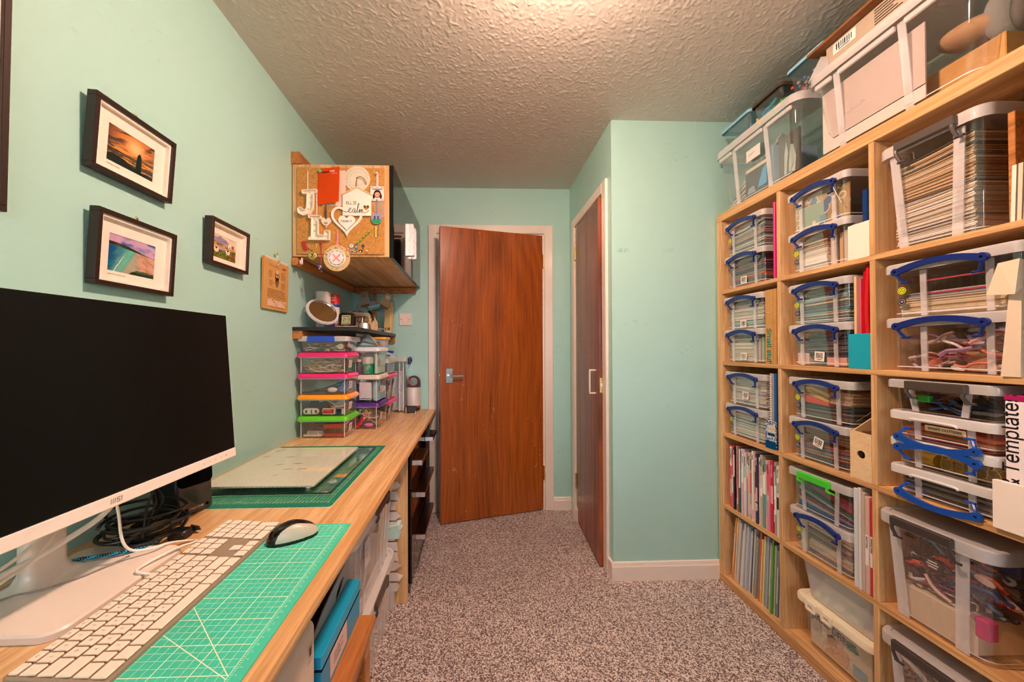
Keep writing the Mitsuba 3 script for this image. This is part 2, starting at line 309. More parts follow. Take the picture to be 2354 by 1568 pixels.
# skirting: moulded boards
def skirting(m, L, h=.092, t=.013):
    pr_ = Polygon([(0, 0), (t, 0), (t, h - .022), (t - .003, h - .018), (t - .006, h - .004), (t - .009, h), (0, h)])
    e = ext(pr_, 0, L); return at(e, m)
F3 = lambda o, x, y: frame(o, x, y)
struct('baseboard_alcove', cat(skirting(F3((XA - .012, YA, 0), (0, -1, 0), (0, 0, 1)) @ np.diag([1, 1, -1, 1]), 1.24 - XA + .012)), 'gloss_paint', 'white moulded skirting board under the plain turquoise wall', 'skirting')
struct('baseboard_far', skirting(F3((.565, YF, 0), (0, -1, 0), (0, 0, 1)) @ np.diag([1, 1, -1, 1]), XA - .565), 'gloss_paint', 'short white skirting piece right of the open door frame', 'skirting')
struct('baseboard_cupboard', cat(skirting(F3((XA, 2.53, 0), (-1, 0, 0), (0, 0, 1)) @ np.diag([1, 1, -1, 1]), YF - 2.53), bx(XA - .012, XA, YA, YA + .05, 0, .088)), 'gloss_paint', 'white skirting on the cupboard wall beside its door frame', 'skirting')

# door frames
def architrave(name, label, o, x, w, h, b=.062, t=.016, lining=.1):
    m = frame(o, x, (0, 0, 1)); key = thing(name, label, 'door frame', kind='structure')
    part(key, 'jamb', at(bx(-b, 0, 0, h + b, 0, t, .004), m), 'gloss_paint'); part(key, 'jamb', at(bx(w, w + b, 0, h + b, 0, t, .004), m), 'gloss_paint')
    part(key, 'head', at(bx(0, w, h, h + b, 0, t, .004), m), 'gloss_paint')
    part(key, 'lining', at(cat(bx(0, .012, 0, h, -lining, 0), bx(w - .012, w, 0, h, -lining, 0), bx(.012, w - .012, h - .012, h, -lining, 0), bx(.012, .026, 0, h - .012, -lining, -.045), bx(w - .026, w - .012, 0, h - .012, -lining, -.045), bx(.026, w - .026, h - .026, h - .012, -lining, -.045)), m), 'gloss_paint')
    return key
architrave('trim_1', 'white painted frame around the open brown room door', (DX0, YF, 0), (1, 0, 0), DX1 - DX0, DZ)
architrave('trim_2', 'white painted frame of the narrow cupboard door on the right', (XA, CY1, 0), (0, -1, 0), CY1 - CY0, DZ, b=.058, lining=.088)

# the open room door: local x from its free edge to its hinge, y up, z towards the viewer
dm = frame((-.222, 2.427, 0), (.7225, .2, 0), (0, 0, 1))
d1 = thing('door_1', 'open flush brown wooden door with a chrome lever handle', 'door', kind='structure')
part(d1, 'leaf', at(bx(0, .745, .006, 1.975, -.04, 0, .0015), dm), 'mahogany')
hd = part(d1, 'handle_plate', at(ext(rrect(.036, .082, .933, 1.031, .002), 0, .006, .0015), dm), 'chrome', smooth=30)
part(hd, 'lever', cat(at(trimesh.creation.cylinder(radius=.010, height=.03, sections=20), dm @ shift(.058, .981, .02)), at(bx(.060, .152, .973, .990, .034, .046, .004), dm)), 'chrome', smooth=30)
for x, y in ((.059, .94), (.059, 1.024), (.045, .94), (.073, 1.024)):
    part(hd, 'screw', at(trimesh.creation.cylinder(radius=.0028, height=.002, sections=10), dm @ shift(x, y, .0065)), 'satin_metal')
part(d1, 'latch', at(bx(-.008, .0, .975, .995, -.028, -.014, .002), dm), 'brass')
for z in (.22, 1.74):
    part(d1, 'hinge', cat(at(bx(.745, .752, z, z + .1, -.02, .004), dm), at(trimesh.creation.cylinder(radius=.006, height=.1, sections=12), dm @ shift(.751, z + .05, .006) @ rot([1, 0, 0], 90))), 'brass', smooth=30)

# the cupboard door, ajar: local x from hinge to free edge
cm = frame((XA - .005, CY1 - .016, 0), (-.028, -.516, 0), (0, 0, 1))
d2 = thing('door_2', 'narrow dark brown cupboard door standing slightly ajar', 'door', kind='structure')
part(d2, 'leaf', at(bx(0, .522, .008, 1.968, -.036, 0, .0015), cm), 'mahogany_plain')
hk = cat(at(tube([(.465, .915, 0), (.465, .915, .026), (.465, .925, .031), (.465, 1.03, .031), (.465, 1.04, .026), (.465, 1.04, 0)], .0055, 10, 4), cm))
part(d2, 'handle', hk, 'gloss', '#d9d2c8', smooth=40)
pl = part(d2, 'latch_plate', at(bx(.5221, .524, .925, 1.003, -.032, -.006, .0005), cm), 'brass')
part(pl, 'screw', cat(*[at(trimesh.creation.cylinder(radius=.003, height=.002, sections=10), cm @ shift(.5243, z, -.019) @ rot([0, 1, 0], 90)) for z in (.936, .992)]), 'matte', '#6b5424')
part(pl, 'roller', at(trimesh.creation.cylinder(radius=.008, height=.006, sections=14), cm @ shift(.526, .964, -.019) @ rot([0, 1, 0], 90)), 'satin_metal')
for z in (.23, 1.76):
    part(d2, 'hinge', at(trimesh.creation.cylinder(radius=.006, height=.09, sections=12), cm @ shift(-.004, z + .045, .004) @ rot([1, 0, 0], 90)), 'brass', smooth=30)

# ceiling lamp: a round flush light, just above the frame
lp = thing('ceiling_light', 'small round flush light on the ceiling, just above the picture', 'lamp')
lx, ly, lz = LAMP_AT
part(lp, 'base', lathe([(0, 0), (LAMP_R + .012, 0), (LAMP_R + .012, H - lz), (0, H - lz)], 36, (lx, ly, lz)), 'plastic', '#f2efe8', smooth=40)
part(lp, 'diffuser', lathe([(0, -.062), (LAMP_R * .35, -.059), (LAMP_R * .65, -.048), (LAMP_R * .88, -.029), (LAMP_R, -.0002)], 36, (lx, ly, lz)), None, smooth=True, emitter={'type': 'area', 'radiance': {'type': 'rgb', 'value': list(LAMP_RADIANCE)}})

# light switch
sw = thing('light_switch', 'square white plastic light switch on the turquoise wall beside the door', 'light switch')
part(sw, 'plate', at(ext(rrect(-.045, .045, -.0435, .0435, .004), 0, .009, .003), frame((-.487, YF, 1.370), (1, 0, 0), (0, 0, 1))), 'plastic', '#e2d5ca', smooth=30)
part(sw, 'rocker', at(hull(np.array([(x, y, .0088) for x in (-.010, .010) for y in (-.015, .015)] + [(x, .014, .010) for x in (-.010, .010)] + [(x, -.014, .0135) for x in (-.010, .010)])), frame((-.487, YF, 1.370), (1, 0, 0), (0, 0, 1))), 'plastic', '#ece0d6')
for x in (-.030, .030):
    part(sw, 'screw', at(trimesh.creation.cylinder(radius=.0032, height=.002, sections=12), frame((-.487 + x, YF - .0095, 1.370), (1, 0, 0), (0, 0, 1))), 'matte', '#3b2f28')

# ------------------------------------------------------------------ framed pictures on the left wall
def pic_sun(p, n, uv):
    u, v = uv.x, uv.y
    d = dr.sqrt(dr.square((u - .58) * 1.2) + dr.square(v - .70))
    st = fbm((u + v * .55) * 3, (v - u * .35) * 13, 1., 4)
    c = mix(C('#f6c486'), C('#d0803e'), smoothstep(.02, .35, d)); c = mix(c, C('#6d4034'), smoothstep(.30, .75, d))
    c = mix(c, C('#3c2c30'), smoothstep(.48, .66, st) * smoothstep(.12, .4, d) * .9)
    low = smoothstep(.58, .42, v + .05 * (noise(u * 6, 1., 2.) - .5))
    c = mix(c, mix(C('#3a2f2f'), C('#dd9440'), smoothstep(.52, .62, fbm(u * 4 + 9, v * 24, 3., 3)) * smoothstep(.9, .3, dr.abs(u - .55))), low * .85)
    hill = .10 + .14 * smoothstep(.5, .0, dr.abs(u - .18)) + .03 * noise(u * 8, 0., 5.) + .05 * smoothstep(.5, 1., u) * 0
    c = mix(c, C('#15110b'), smoothstep(.012, -.012, v - hill))
    edge = .035 * smoothstep(.9, .15, v) + .028
    stone = smoothstep(.006, -.004, dr.abs(u - .665 - .02 * v) - edge * smoothstep(.66, .52, v)) * smoothstep(.005, -.01, v - .62)
    return mix(c, C('#120e0a'), stone)
def pic_beach(p, n, uv):
    u, v = uv.x, uv.y
    sky = mix(C('#2a56a8'), C('#c9a0c4'), smoothstep(.35, .65, fbm(u * 3 + v * 2, v * 6 - u, 4., 4)))
    cx = .49 + .22 * (.62 - v) * 0
    shore = .50 - .42 * (.66 - v) * (1.0) ; sh2 = .50 + .12 * (.66 - v)
    w = fbm((u + v * .8) * 5, (v - u * .5) * 14, 2., 3)
    sea = mix(C('#134f86'), C('#1d9a94'), smoothstep(.0, .45, u + .35 * (w - .5) - .2 * (v - .3)))
    sea = mix(sea, C('#7fc9ae'), smoothstep(.22, .0, dr.abs(u - shore + .03)) * .6)
    sea = mix(sea, C('#e8f0e6'), smoothstep(.010, .003, dr.abs(u - shore + .10 + .02 * (w - .5))) * smoothstep(.62, .3, v))
    sand = mix(C('#d39a86'), C('#b87f62'), smoothstep(.35, .7, fbm((u - v) * 5, (u + v) * 12, 8., 3)))
    sand = mix(sand, C('#8fae9a'), smoothstep(.2, .0, u - sh2) * .6)
    c = mix(sea, sand, smoothstep(-.03, .05, u - shore - .06))
    hz = .665 - .0 * u
    hl = .80 - .17 * u + .03 * dr.sin(u * 5)
    hb = .735 - .14 * u
    c = dr.select(v > hb, lit(C('#2c2a1e')) * (.7 + .6 * w), c)
    c = dr.select(v > hl - .0, sky, c)
    fg = .13 * smoothstep(.40, .6, u) * (1.1 - .35 * dr.abs(u - .8)) + .03 * (noise(u * 30, 1., 1.) - .5)
    c = mix(c, mix(C('#46561f'), C('#17140c'), smoothstep(.13, .05, v)), smoothstep(.01, -.01, v - fg) * smoothstep(.40, .46, u))
    return c
def pic_sheep(p, n, uv):
    u, v = uv.x, uv.y
    c = mix(C('#d9c7b4'), C('#e4d4c2'), noise(u * 5, v * 5, 1.))
    mt = .93 - .35 * dr.abs(u - .33) - .12 * smoothstep(.5, .9, u) + .05 * noise(u * 9, 2., 2.)
    c = mix(c, mix(C('#6d6fa0'), C('#9a99bd'), noise(u * 7, v * 9, 3.)), smoothstep(.01, -.01, v - mt) * smoothstep(.0, .06, v - .55))
    f1 = .70 - .16 * u + .03 * noise(u * 6, 4., 4.); c = mix(c, mix(C('#c58a3c'), C('#5c5a2c'), smoothstep(.4, .7, fbm(u * 8, v * 22, 3., 2))), smoothstep(.01, -.01, v - f1))
    f2 = .57 - .10 * u; c = mix(c, mix(C('#8f93b8'), C('#d6a074'), smoothstep(.42, .6, fbm(u * 4, v * 12, 6., 2))), smoothstep(.01, -.01, v - f2))
    f3 = .38 - .03 * u + .10 * smoothstep(.55, .9, u) + .03 * noise(u * 10, 5., 1.); c = mix(c, mix(C('#3f4a1e'), C('#6f7a34'), noise(u * 18, v * 18, 7.)), smoothstep(.01, -.01, v - f3))
    fl = noise(u * 34, v * 26, 9.); c = mix(c, C('#d8cfae'), smoothstep(.80, .84, fl) * smoothstep(.36, .3, v)); c = mix(c, C('#b5361f'), smoothstep(.83, .86, noise(u * 16 + 5, v * 14, 3.)) * smoothstep(.34, .28, v))
    def blob(cx, cy, a, b): return smoothstep(1.08, .94, dr.sqrt(dr.square((u - cx) / a) + dr.square((v - cy) / b)))
    for cx, cy, s in ((.20, .36, 1.0), (.67, .38, .95)):
        c = mix(c, C('#e6dcc8'), blob(cx, cy, .095 * s, .13 * s)); c = mix(c, C('#17130f'), blob(cx - .005, cy + .055, .028, .05)); c = mix(c, C('#17130f'), blob(cx - .005, cy + .085, .058, .015))
    c = mix(c, C('#e9e2d4'), smoothstep(.01, -.005, dr.abs(u - .745) - .075) * smoothstep(.01, -.005, dr.abs(v - .64) - .075)); c = mix(c, C('#e9e2d4'), smoothstep(.02, -.01, dr.abs(u - .745) + (v - .80) * .9) * smoothstep(.70, .71, v))
    c = mix(c, C('#a94a2c'), smoothstep(.01, -.005, dr.abs(u - .87) - .055) * smoothstep(.01, -.005, dr.abs(v - .68) - .06)); c = mix(c, C('#c23a22'), blob(.565, .83, .035, .03)); c = mix(c, C('#3a2a22'), blob(.75, .61, .02, .04))
    c = mix(c, C('#b02d1c'), blob(.83, .12, .035, .045)); c = mix(c, C('#93452c'), smoothstep(.01, -.005, dr.abs(u - .90) - .07) * smoothstep(.01, -.005, dr.abs(v - .29) - .08))
    return c
for k, fn in (('pic_sun', pic_sun), ('pic_beach', pic_beach), ('pic_sheep', pic_sheep)): scene[k] = {'type': 'twosided', 'b': {'type': 'diffuse', 'reflectance': proc(fn)}}
def quad_uv(m, w, h, z):
    v = np.array([[0, 0, z], [w, 0, z], [w, h, z], [0, h, z]], float)
    return at(trimesh.Trimesh(v, [[0, 1, 2], [0, 2, 3]], process=False), m), np.array([[0, 0], [1, 0], [1, 1], [0, 1.]])
def picture(label, y0, z0, w, h, lean, pic, inner, seed, bw=.0105, t=.0215, border=.006, hook=True, y_skew=0.0, sig=None, tint='#27130b'):
    """A box frame hung on the left wall, its top leaning out by lean: local x along the wall, y up, z into the room."""
    key = thing('picture_frame', label, 'picture frame')
    m = frame((XL + .002, y0, z0), (0, 1, 0), (lean, 0, math.sqrt(h * h - lean * lean)))
    m = m @ np.array([[1, y_skew, 0, 0], [0, 1, 0, 0], [0, 0, 1, 0], [0, 0, 0, 1.0]])
    for k, b in enumerate((bx(0, w, 0, bw, 0, t, .0008), bx(0, w, h - bw, h, 0, t, .0008), bx(0, bw, bw, h - bw, 0, t, .0008), bx(w - bw, w, bw, h - bw, 0, t, .0008))):
        part(key, 'rail', at(b, m), 'plastic', tint)
    part(key, 'spacer', at(cat(bx(bw, w - bw, bw, bw + border, .004, t - .006), bx(bw, w - bw, h - bw - border, h - bw, .004, t - .006), bx(bw, bw + border, bw + border, h - bw - border, .004, t - .006), bx(w - bw - border, w - bw, bw + border, h - bw - border, .004, t - .006)), m), 'matte', '#f4ece2')
    x0, x1, z0_, z1_ = inner
    part(key, 'mount', at(cat(bx(bw, w - bw, bw, z0_, .002, .006), bx(bw, w - bw, z1_, h - bw, .002, .006), bx(bw, x0, z0_, z1_, .002, .006), bx(x1, w - bw, z0_, z1_, .002, .006)), m), 'matte', '#f3e8dc')
    q, uv = quad_uv(m @ shift(x0, z0_, .0045), x1 - x0, z1_ - z0_, 0); part(key, 'print', q, pic, uv=uv)
    q, _ = quad_uv(m @ shift(bw, bw, t - .005), w - 2 * bw, h - 2 * bw, 0); part(key, 'glazing', q, 'pane')
    if sig: part(key, 'handwriting', scribble(random.Random(seed), sig, .006, 1, m @ shift(x0 + sig / 2, z0_ - .008, .0061), .0004), 'matte', '#8a7a6c')
    if hook: part(key, 'hook', at(cat(hull(np.array([(-.006, 0, .001), (.006, 0, .001), (-.007, .012, .003), (.007, .012, .003), (-.004, 0, .006), (.004, 0, .006), (-.003, .011, .008), (.003, .011, .008)])), ball((0, .013, .005), .0025, 1)), m @ shift(w * .5, h - .002, 0)), 'brass', smooth=40)
    return key
FR = []
picture('dark framed sunset painting with a black standing stone', .828, 1.566, .216, .168, .012, 'pic_sun', (.046, .168, .038, .123), 1, sig=.05)
picture('dark framed painting of a blue bay and pink beach', .836, 1.309, .214, .172, .010, 'pic_beach', (.042, .165, .038, .125), 2, sig=.045)
picture('small dark framed picture of two sheep by a cottage', 1.188, 1.437, .194, .150, .006, 'pic_sheep', (.028, .148, .030, .106), 3, t=.026, hook=False)
scene['pic_dune'] = {'type': 'twosided', 'b': {'type': 'diffuse', 'reflectance': proc(lambda p, n, uv: mix(C('#8c8478'), C('#6a4a38'), smoothstep(.3, .7, fbm(uv.x * 4, uv.y * 6, 1., 3))))}}
picture('large dark framed picture cut off by the left edge of the photo', .30, 1.408, .385, .52, .009, 'pic_dune', (.06, .33, .06, .46), 4, hook=False, tint='#2b140a', bw=.011, border=.008)

# calendar
cal = thing('wall_calendar', 'kraft paper wall calendar hanging from a small hook', 'calendar')
cmx = frame((XL + .004, 1.503, 1.328), (0, 1, 0), (.004, 0, .212)); CW, CH = .200, .212
scene['kraft'] = {'type': 'twosided', 'b': {'type': 'diffuse', 'reflectance': proc(lambda p, n, uv: mix(C('#d3a468'), C('#bd8c50'), fbm(p.y * 70, p.z * 70, p.x * 70, 3)))}}
for k in range(3): part(cal, 'sheet', at(bx(.002 * k, CW - .001 * (2 - k), 0, CH, .0022 * k, .0022 * k + .0016), cmx), 'kraft')
ink = []
rng = random.Random(5)
def wl(x0, x1, y, h=.0016): ink.append(bx(x0, x1, y, y + h, 0, .0003))
wl(.04, .172, CH - .030, .001)
for k in range(5): wl(.040, .075 - rng.random() * .012, CH - .052 - .006 * k)
for k in range(4): wl(.045, .075 - rng.random() * .01, CH - .092 - .006 * k)
for k in range(6): wl(.134, .178 - rng.random() * .02, CH - .045 - .006 * k)
for k in range(5): wl(.140, .176 - rng.random() * .012, CH - .092 - .006 * k)
for k in range(7): wl(.032, .180 - rng.random() * .02, CH - .128 - .0052 * k)
wl(.085, .130, CH - .172); wl(.06, .155, CH - .178, .0012); wl(.045, .17, .010, .001)
part(cal, 'lettering', at(cat(*ink), cmx @ shift(0, 0, .0062)), 'matte', '#6e4520')
part(cal, 'lettering', txt('2024', .0085, cmx @ shift(.147, CH - .028, .0062), .0004, True), 'matte', '#8c1f1a', label='red and dark year number')
part(cal, 'lettering', txt('SCOTTISH BARDS', .0065, cmx @ shift(.036, CH - .027, .0062), .0004), 'matte', '#b59a8c')
fc = VC()
def el(cx, cy, a, b, c, z): fc.add(at(ext(affinity.scale(Point(cx, cy).buffer(1, quad_segs=5), a, b), 0, .0003), shift(0, 0, z)), c)
el(.104, CH - .066, .0165, .024, '#4a3826', .0062); el(.104, CH - .062, .0125, .0175, '#cfa679', .0064); el(.104, CH - .049, .0105, .007, '#d8bd96', .0065); el(.104, CH - .090, .0125, .020, '#41301f', .0066); el(.104, CH - .100, .0095, .014, '#7a6650', .0068)
for sx in (-1, 1): el(.104 + sx * .0052, CH - .061, .0036, .0020, '#2a1d13', .0068); el(.104 + sx * .0052, CH - .057, .0042, .0010, '#3a2819', .0068)
el(.104, CH - .067, .0020, .0060, '#9a7448', .0068); el(.104, CH - .077, .0070, .0022, '#2f2115', .0070)
part(cal, 'portrait', at(fc, cmx), 'matte')
gd = VC()
for r_ in range(5):
    for c_ in range(13):
        if (r_ + c_) % 7 != 6: gd.add(bx(.035 + .0112 * c_, .035 + .0112 * c_ + .0085, .017 + .0066 * r_, .017 + .0066 * r_ + .0048, .0062, .0065), '#e7d6cc' if r_ < 4 else '#b58a58')
part(cal, 'date_grid', at(gd, cmx), 'matte')
part(cal, 'wire_binding', cat(*[at(tube([(.012 + .0078 * k, CH - .006, .0066), (.012 + .0078 * k, CH + .003, .0085), (.012 + .0078 * k, CH + .004, .002), (.012 + .0078 * k, CH - .006, -.0005)], .0009, 5, 3), cmx) for k in range(23) if k not in (11,)]), 'plastic', '#efe4da', smooth=True)
part(cal, 'hook', at(cat(tube([(.100, CH + .030, .004), (.100, CH + .008, .012), (.105, CH - .002, .014), (.108, CH + .004, .016)], .0016, 6, 4), bx(.094, .106, CH + .026, CH + .036, 0, .006, .001)), cmx), 'brass', smooth=40)
part(cal, 'hanger', at(tube([(.092, CH - .002, .009), (.098, CH - .016, .0095), (.106, CH - .016, .0095), (.112, CH - .002, .009)], .0011, 6, 4), cmx), 'plastic', '#efe4da', smooth=True)

# ------------------------------------------------------------------ clear plastic boxes
RNG = random.Random(21)
def tub_mesh(s0, s1, d0, d1, z0, z1, taper, r):
    rings = [rr_ring(s0 + taper + .004, s1 - taper - .004, d0 + taper + .004, d1 - taper - .004, r, z0), rr_ring(s0 + taper, s1 - taper, d0 + taper, d1 - taper, r, z0 + .004), rr_ring(s0, s1, d0, d1, r, z1)]
    return loft(rings, cap0=True)
def lid_mesh(s0, s1, d0, d1, z0, z1, r, e=.004):
    return loft([rr_ring(s0, s1, d0, d1, r, z0), rr_ring(s0, s1, d0, d1, r, z1 - e), rr_ring(s0 + e * .7, s1 - e * .7, d0 + e * .7, d1 - e * .7, r, z1), rr_ring(s0 + 3 * e, s1 - 3 * e, d0 + 3 * e, d1 - 3 * e, r, z1 - .0005), rr_ring(s0 + 3.4 * e, s1 - 3.4 * e, d0 + 3.4 * e, d1 - 3.4 * e, r, z1 - .004)], cap1=True)
BLUE = '#0a246c'
def arc_handle(cs, w, zt, zb, d, down=False, leg=.036):
    """Clip handle of a box end: bar with two eyed ends and two legs; local s, d, z."""
    g = -1 if down else 1; h = w / 2; P = []
    n = 10; top = [(-h + w * k / n, .017 * (1 - (2 * k / n - 1) ** 2)) for k in range(n + 1)]; th = .0118
    pts = top + [(x * .88, y - th * (1.0 if abs(x) < h * .8 else .9)) for x, y in reversed(top)]
    bar = Polygon(pts).buffer(.0015).union(Point(-h + .004, -.005).buffer(.0105)).union(Point(h - .004, -.005).buffer(.0105))
    for sx in (-1, 1): bar = bar.difference(Point(sx * (h - .004), -.005).buffer(.0038, quad_segs=3))
    m = np.eye(4); m[:3, 0], m[:3, 1], m[:3, 2], m[:3, 3] = (1, 0, 0), (0, 0, g), (0, -1 if g > 0 else 1, 0), (cs, d + (0 if g > 0 else -.009), zt)
    if g < 0: m[:3, 2] = (0, 1, 0)
    bars = at(ext(bar, 0, .009), m); legs = []
    for sx in (-1, 1):
        x0, x1 = cs + sx * (h - .004), cs + sx * (h - .016)
        legs.append(tube([(x0, d - .004, zt - g * .006), (x0 - sx * .003, d - .003, zt - g * .018), (x1, d + .004, zt - g * leg)], .0036, 6, 4))
        legs.append(at(trimesh.creation.cylinder(radius=.0033, height=.018, sections=8), shift(x1 - sx * .004, d + .003, zt - g * (leg + .001)) @ rot([0, 1, 0], 90)))
    return cat(bars, *legs)
def clamp_handle(cs, w, zt, d, leg=.045):
    """Dark grey clamp over a large lid's rim with two bent legs."""
    b = bx(cs - w / 2, cs + w / 2, d - .012, d + .001, zt - .026, zt - .002, .002)
    legs = []
    for sx in (-1, 1):
        x = cs + sx * (w / 2 - .005)
        legs += [tube([(x, d - .008, zt - .024), (x, d - .009, zt - .034), (x + .006, d - .003, zt - leg)], .0042, 6, 4), at(trimesh.creation.cylinder(radius=.0034, height=.02, sections=8), shift(x + .008, d - .001, zt - leg) @ rot([0, 1, 0], 90))]
    return cat(b, *legs)
def stickers(key, M, s, z, d, dz=.032, r=.0105):
    for k, (c0, c1, c2) in enumerate((('#cfd42c', '#3a4a1c', '#cfd42c'), ('#141a5c', '#c9b13c', '#141a5c'))):
        v = VC(); o = shift(s, d, z - k * dz) @ rot([1, 0, 0], 90)
        v.add(at(ext(Point(0, 0).buffer(r, quad_segs=6), 0, .0004), o), c0)
        v.add(at(ext(Point(0, 0).buffer(r * .78, quad_segs=6).difference(Point(0, 0).buffer(r * .66, quad_segs=6)), .0004, .0007), o), c1)
        if k == 0:
            for a in (90, 210, 330): v.add(at(ext(Polygon([(-.0024, .002), (.0024, .002), (0, .0052)]), .0004, .0007), o @ rot([0, 0, 1], a - 90)), c1)
        else: v.add(at(ext(Polygon([(-.004, -.0016), (.004, -.001), (.003, .003), (-.002, .0022)]), .0004, .0007), o), c1)
        part(key, 'sticker', at(v, M), 'plastic', label='round yellow-green recycling sticker' if k == 0 else 'round dark blue sticker with yellow mark')
def barcode(key, M, s, z, d, w=.038, h=.034, tilt=0, parent_label='white label with a printed barcode'):
    v = VC(); o = shift(s, d, z) @ rot([0, 1, 0], tilt) @ rot([1, 0, 0], 90)
    v.add(at(bx(-w / 2, w / 2, -h / 2, h / 2, 0, .0004), o), '#e9e2da')
    x = -w * .36; r = random.Random(int(s * 1e4 + z * 1e5))
    while x < w * .34:
        b = r.choice((.0012, .0018, .0028)) * w / .038; v.add(at(bx(x, x + b, -h * .2, h * .36, .0004, .0006), o), '#2b2523'); x += b + r.choice((.0014, .0022)) * w / .038
    v.add(at(bx(-w * .25, w * .25, -h * .36, -h * .29, .0004, .0006), o), '#4a4340')
    part(key, 'barcode_label', at(v, M), 'matte', label=parent_label)
def layers(M, s0, s1, d0, d1, z0, z1, palette, seed, tmin=.0012, tmax=.005, jit=.006, wave=0.0):
    """Sheets of paper and card lying in a box, edge colours from palette."""
    r = random.Random(seed); v = VC(); z = z0; NS = 6
    while z < z1 - .001:
        t = min(r.uniform(tmin, tmax), z1 - z); a, b, e = r.uniform(0, jit), r.uniform(0, jit), r.uniform(0, jit)
        x = np.linspace(s0 + a, s1 - b, NS); k = (z - z0) / max(z1 - z0, 1e-6)
        bend = wave * k * ((x - s0) / (s1 - s0)) ** 2
        y0, y1 = d0 + e, d1 - r.uniform(0, jit); V, F = [], []
        for i in range(NS): V += [[x[i], y0, z + bend[i]], [x[i], y1, z + bend[i]], [x[i], y1, z + t * .93 + bend[i]], [x[i], y0, z + t * .93 + bend[i]]]
        for i in range(NS - 1):
            p, q = 4 * i, 4 * i + 4
            for j in range(4): F += [[p + j, q + j, q + (j + 1) % 4], [p + j, q + (j + 1) % 4, p + (j + 1) % 4]]
        e_ = 4 * (NS - 1); F += [[0, 1, 2], [0, 2, 3], [e_, e_ + 2, e_ + 1], [e_, e_ + 3, e_ + 2]]
        v.add(trimesh.Trimesh(V, F, process=False), col(r.choice(palette)) * r.uniform(.85, 1.08)); z += t
    return at(v, M)
def tangle(M, s0, s1, d0, d1, z0, z1, palette, seed, n=24, rad=(.0012, .004), plates=5):
    """Loose small things: bent strips, tubes and tabs piled in a box."""
    r = random.Random(seed); v = VC()
    for k in range(n):
        c = col(r.choice(palette)); x, y = r.uniform(s0 + .02, s1 - .02), r.uniform(d0, d0 + (d1 - d0) * .6); z = z0 + (z1 - z0) * r.random() ** 1.3 * .9
        L = r.uniform(.03, .09); a = r.uniform(-.6, .6)
        def cl(q): return (min(max(q[0], s0 + .004), s1 - .004), min(max(q[1], d0 + .003), d1 - .003), min(max(q[2], z0 + .004), z1 - .003))
        if plates and k % plates == 0:
            h = Point(0, 0).buffer(1, quad_segs=3); e = ext(affinity.scale(h, r.uniform(.010, .022), r.uniform(.006, .014)), 0, .003)
            o = shift(*cl((x, y, z))) @ rot([0, 1, 0], r.uniform(-40, 40)) @ rot([1, 0, 0], r.uniform(50, 120))
            e = at(e, o); w = np.asarray(e.vertices); w[:, 0] = np.clip(w[:, 0], s0 + .002, s1 - .002); w[:, 1] = np.clip(w[:, 1], d0 + .001, d1 - .002); w[:, 2] = np.clip(w[:, 2], z0 + .001, z1 - .001); v.add(trimesh.Trimesh(w, e.faces, process=False), c)
        else:
            p = [cl((x + (t - .5) * L * math.cos(a) + r.uniform(-.008, .008), y + r.uniform(-.01, .01), z + (t - .5) * L * math.sin(a) + r.uniform(-.006, .006))) for t in (0, .33, .66, 1)]
            v.add(tube(p, r.uniform(*rad), 5, 3), c)
    return at(v, M)
def crate(label, M, s0, s1, z0, z1, d0=.004, depth=.36, name='storage_box', group=None, ribs=(.20, .80), lid=.027, handle=BLUE, kind='arc', ch=None, wh=None, down=False, body='clear', lidmat='milky', taper=.004, inset=.013,
          stick=False, bar=None, lidcol=None, r=.02, lidin=0.0, rib_w=.014, cat_='storage box', flare=0.0, step=True, leg=.036):
    key = thing(name, label, cat_, group)
    b0, b1, e0, e1 = s0 + inset, s1 - inset, d0 + inset, d0 + depth - inset
    part(key, 'tub', at(tub_mesh(b0, b1, e0, e1, z0, z1 - lid * .5, taper, r * .8), M), body, smooth=40)
    if lid > 0:
        if lidcol: part(key, 'lid', at(lid_mesh(s0, s1, d0, d0 + depth, z1 - lid, z1, r), M), 'plastic', lidcol, smooth=40, label=None)
        else: part(key, 'lid', at(lid_mesh(s0, s1, d0, d0 + depth, z1 - lid, z1, r), M), lidmat, smooth=40)
    zr = z1 - lid - .001; w = b1 - b0
    for k, u in enumerate(ribs):
        x = b0 + w * u; sg = -1 if u < .5 else 1; k0 = lambda z: e0 + taper * (z1 - z) / (z1 - z0) - .003
        V = np.array([[x - rib_w / 2, k0(zr), zr], [x + rib_w / 2, k0(zr), zr], [x + rib_w / 2 - sg * flare, k0(z0), z0 + .002], [x - rib_w / 2 - sg * flare, k0(z0), z0 + .002]])
        part(key, 'rib', at(hull(V, V + [0, .003, 0]), M), 'ribbed')
    if step: part(key, 'base_ridge', at(loft([rr_ring(b0 + taper - .0015, b1 - taper + .0015, e0 + taper - .0015, e1 - taper + .0015, r * .8, z0 + .011), rr_ring(b0 + taper - .0015, b1 - taper + .0015, e0 + taper - .0015, e1 - taper + .0015, r * .8, z0 + .014)]), M), 'frosty', smooth=40)
    c = (s0 + s1) / 2 if ch is None else ch
    if kind == 'arc': part(key, 'handle', at(arc_handle(c, wh or (s1 - s0) * .68, z1 - .020 if not down else z1 - lid - .055, None, d0 - .001, down, leg), M), 'plastic', handle, smooth=35)
    elif kind == 'clamp': part(key, 'handle', at(clamp_handle(c, wh or (s1 - s0) * .5, z1, d0 - .001, leg), M), 'plastic', handle, smooth=35)
    if stick: stickers(key, M, b0 + w * .105, z0 + (z1 - z0) * .50, e0 + taper * .5 - .0022)
    if bar: barcode(key, M, bar[0], z0 + bar[1], e0 + taper * .8 - .0025, tilt=bar[2] if len(bar) > 2 else 0)
    return key
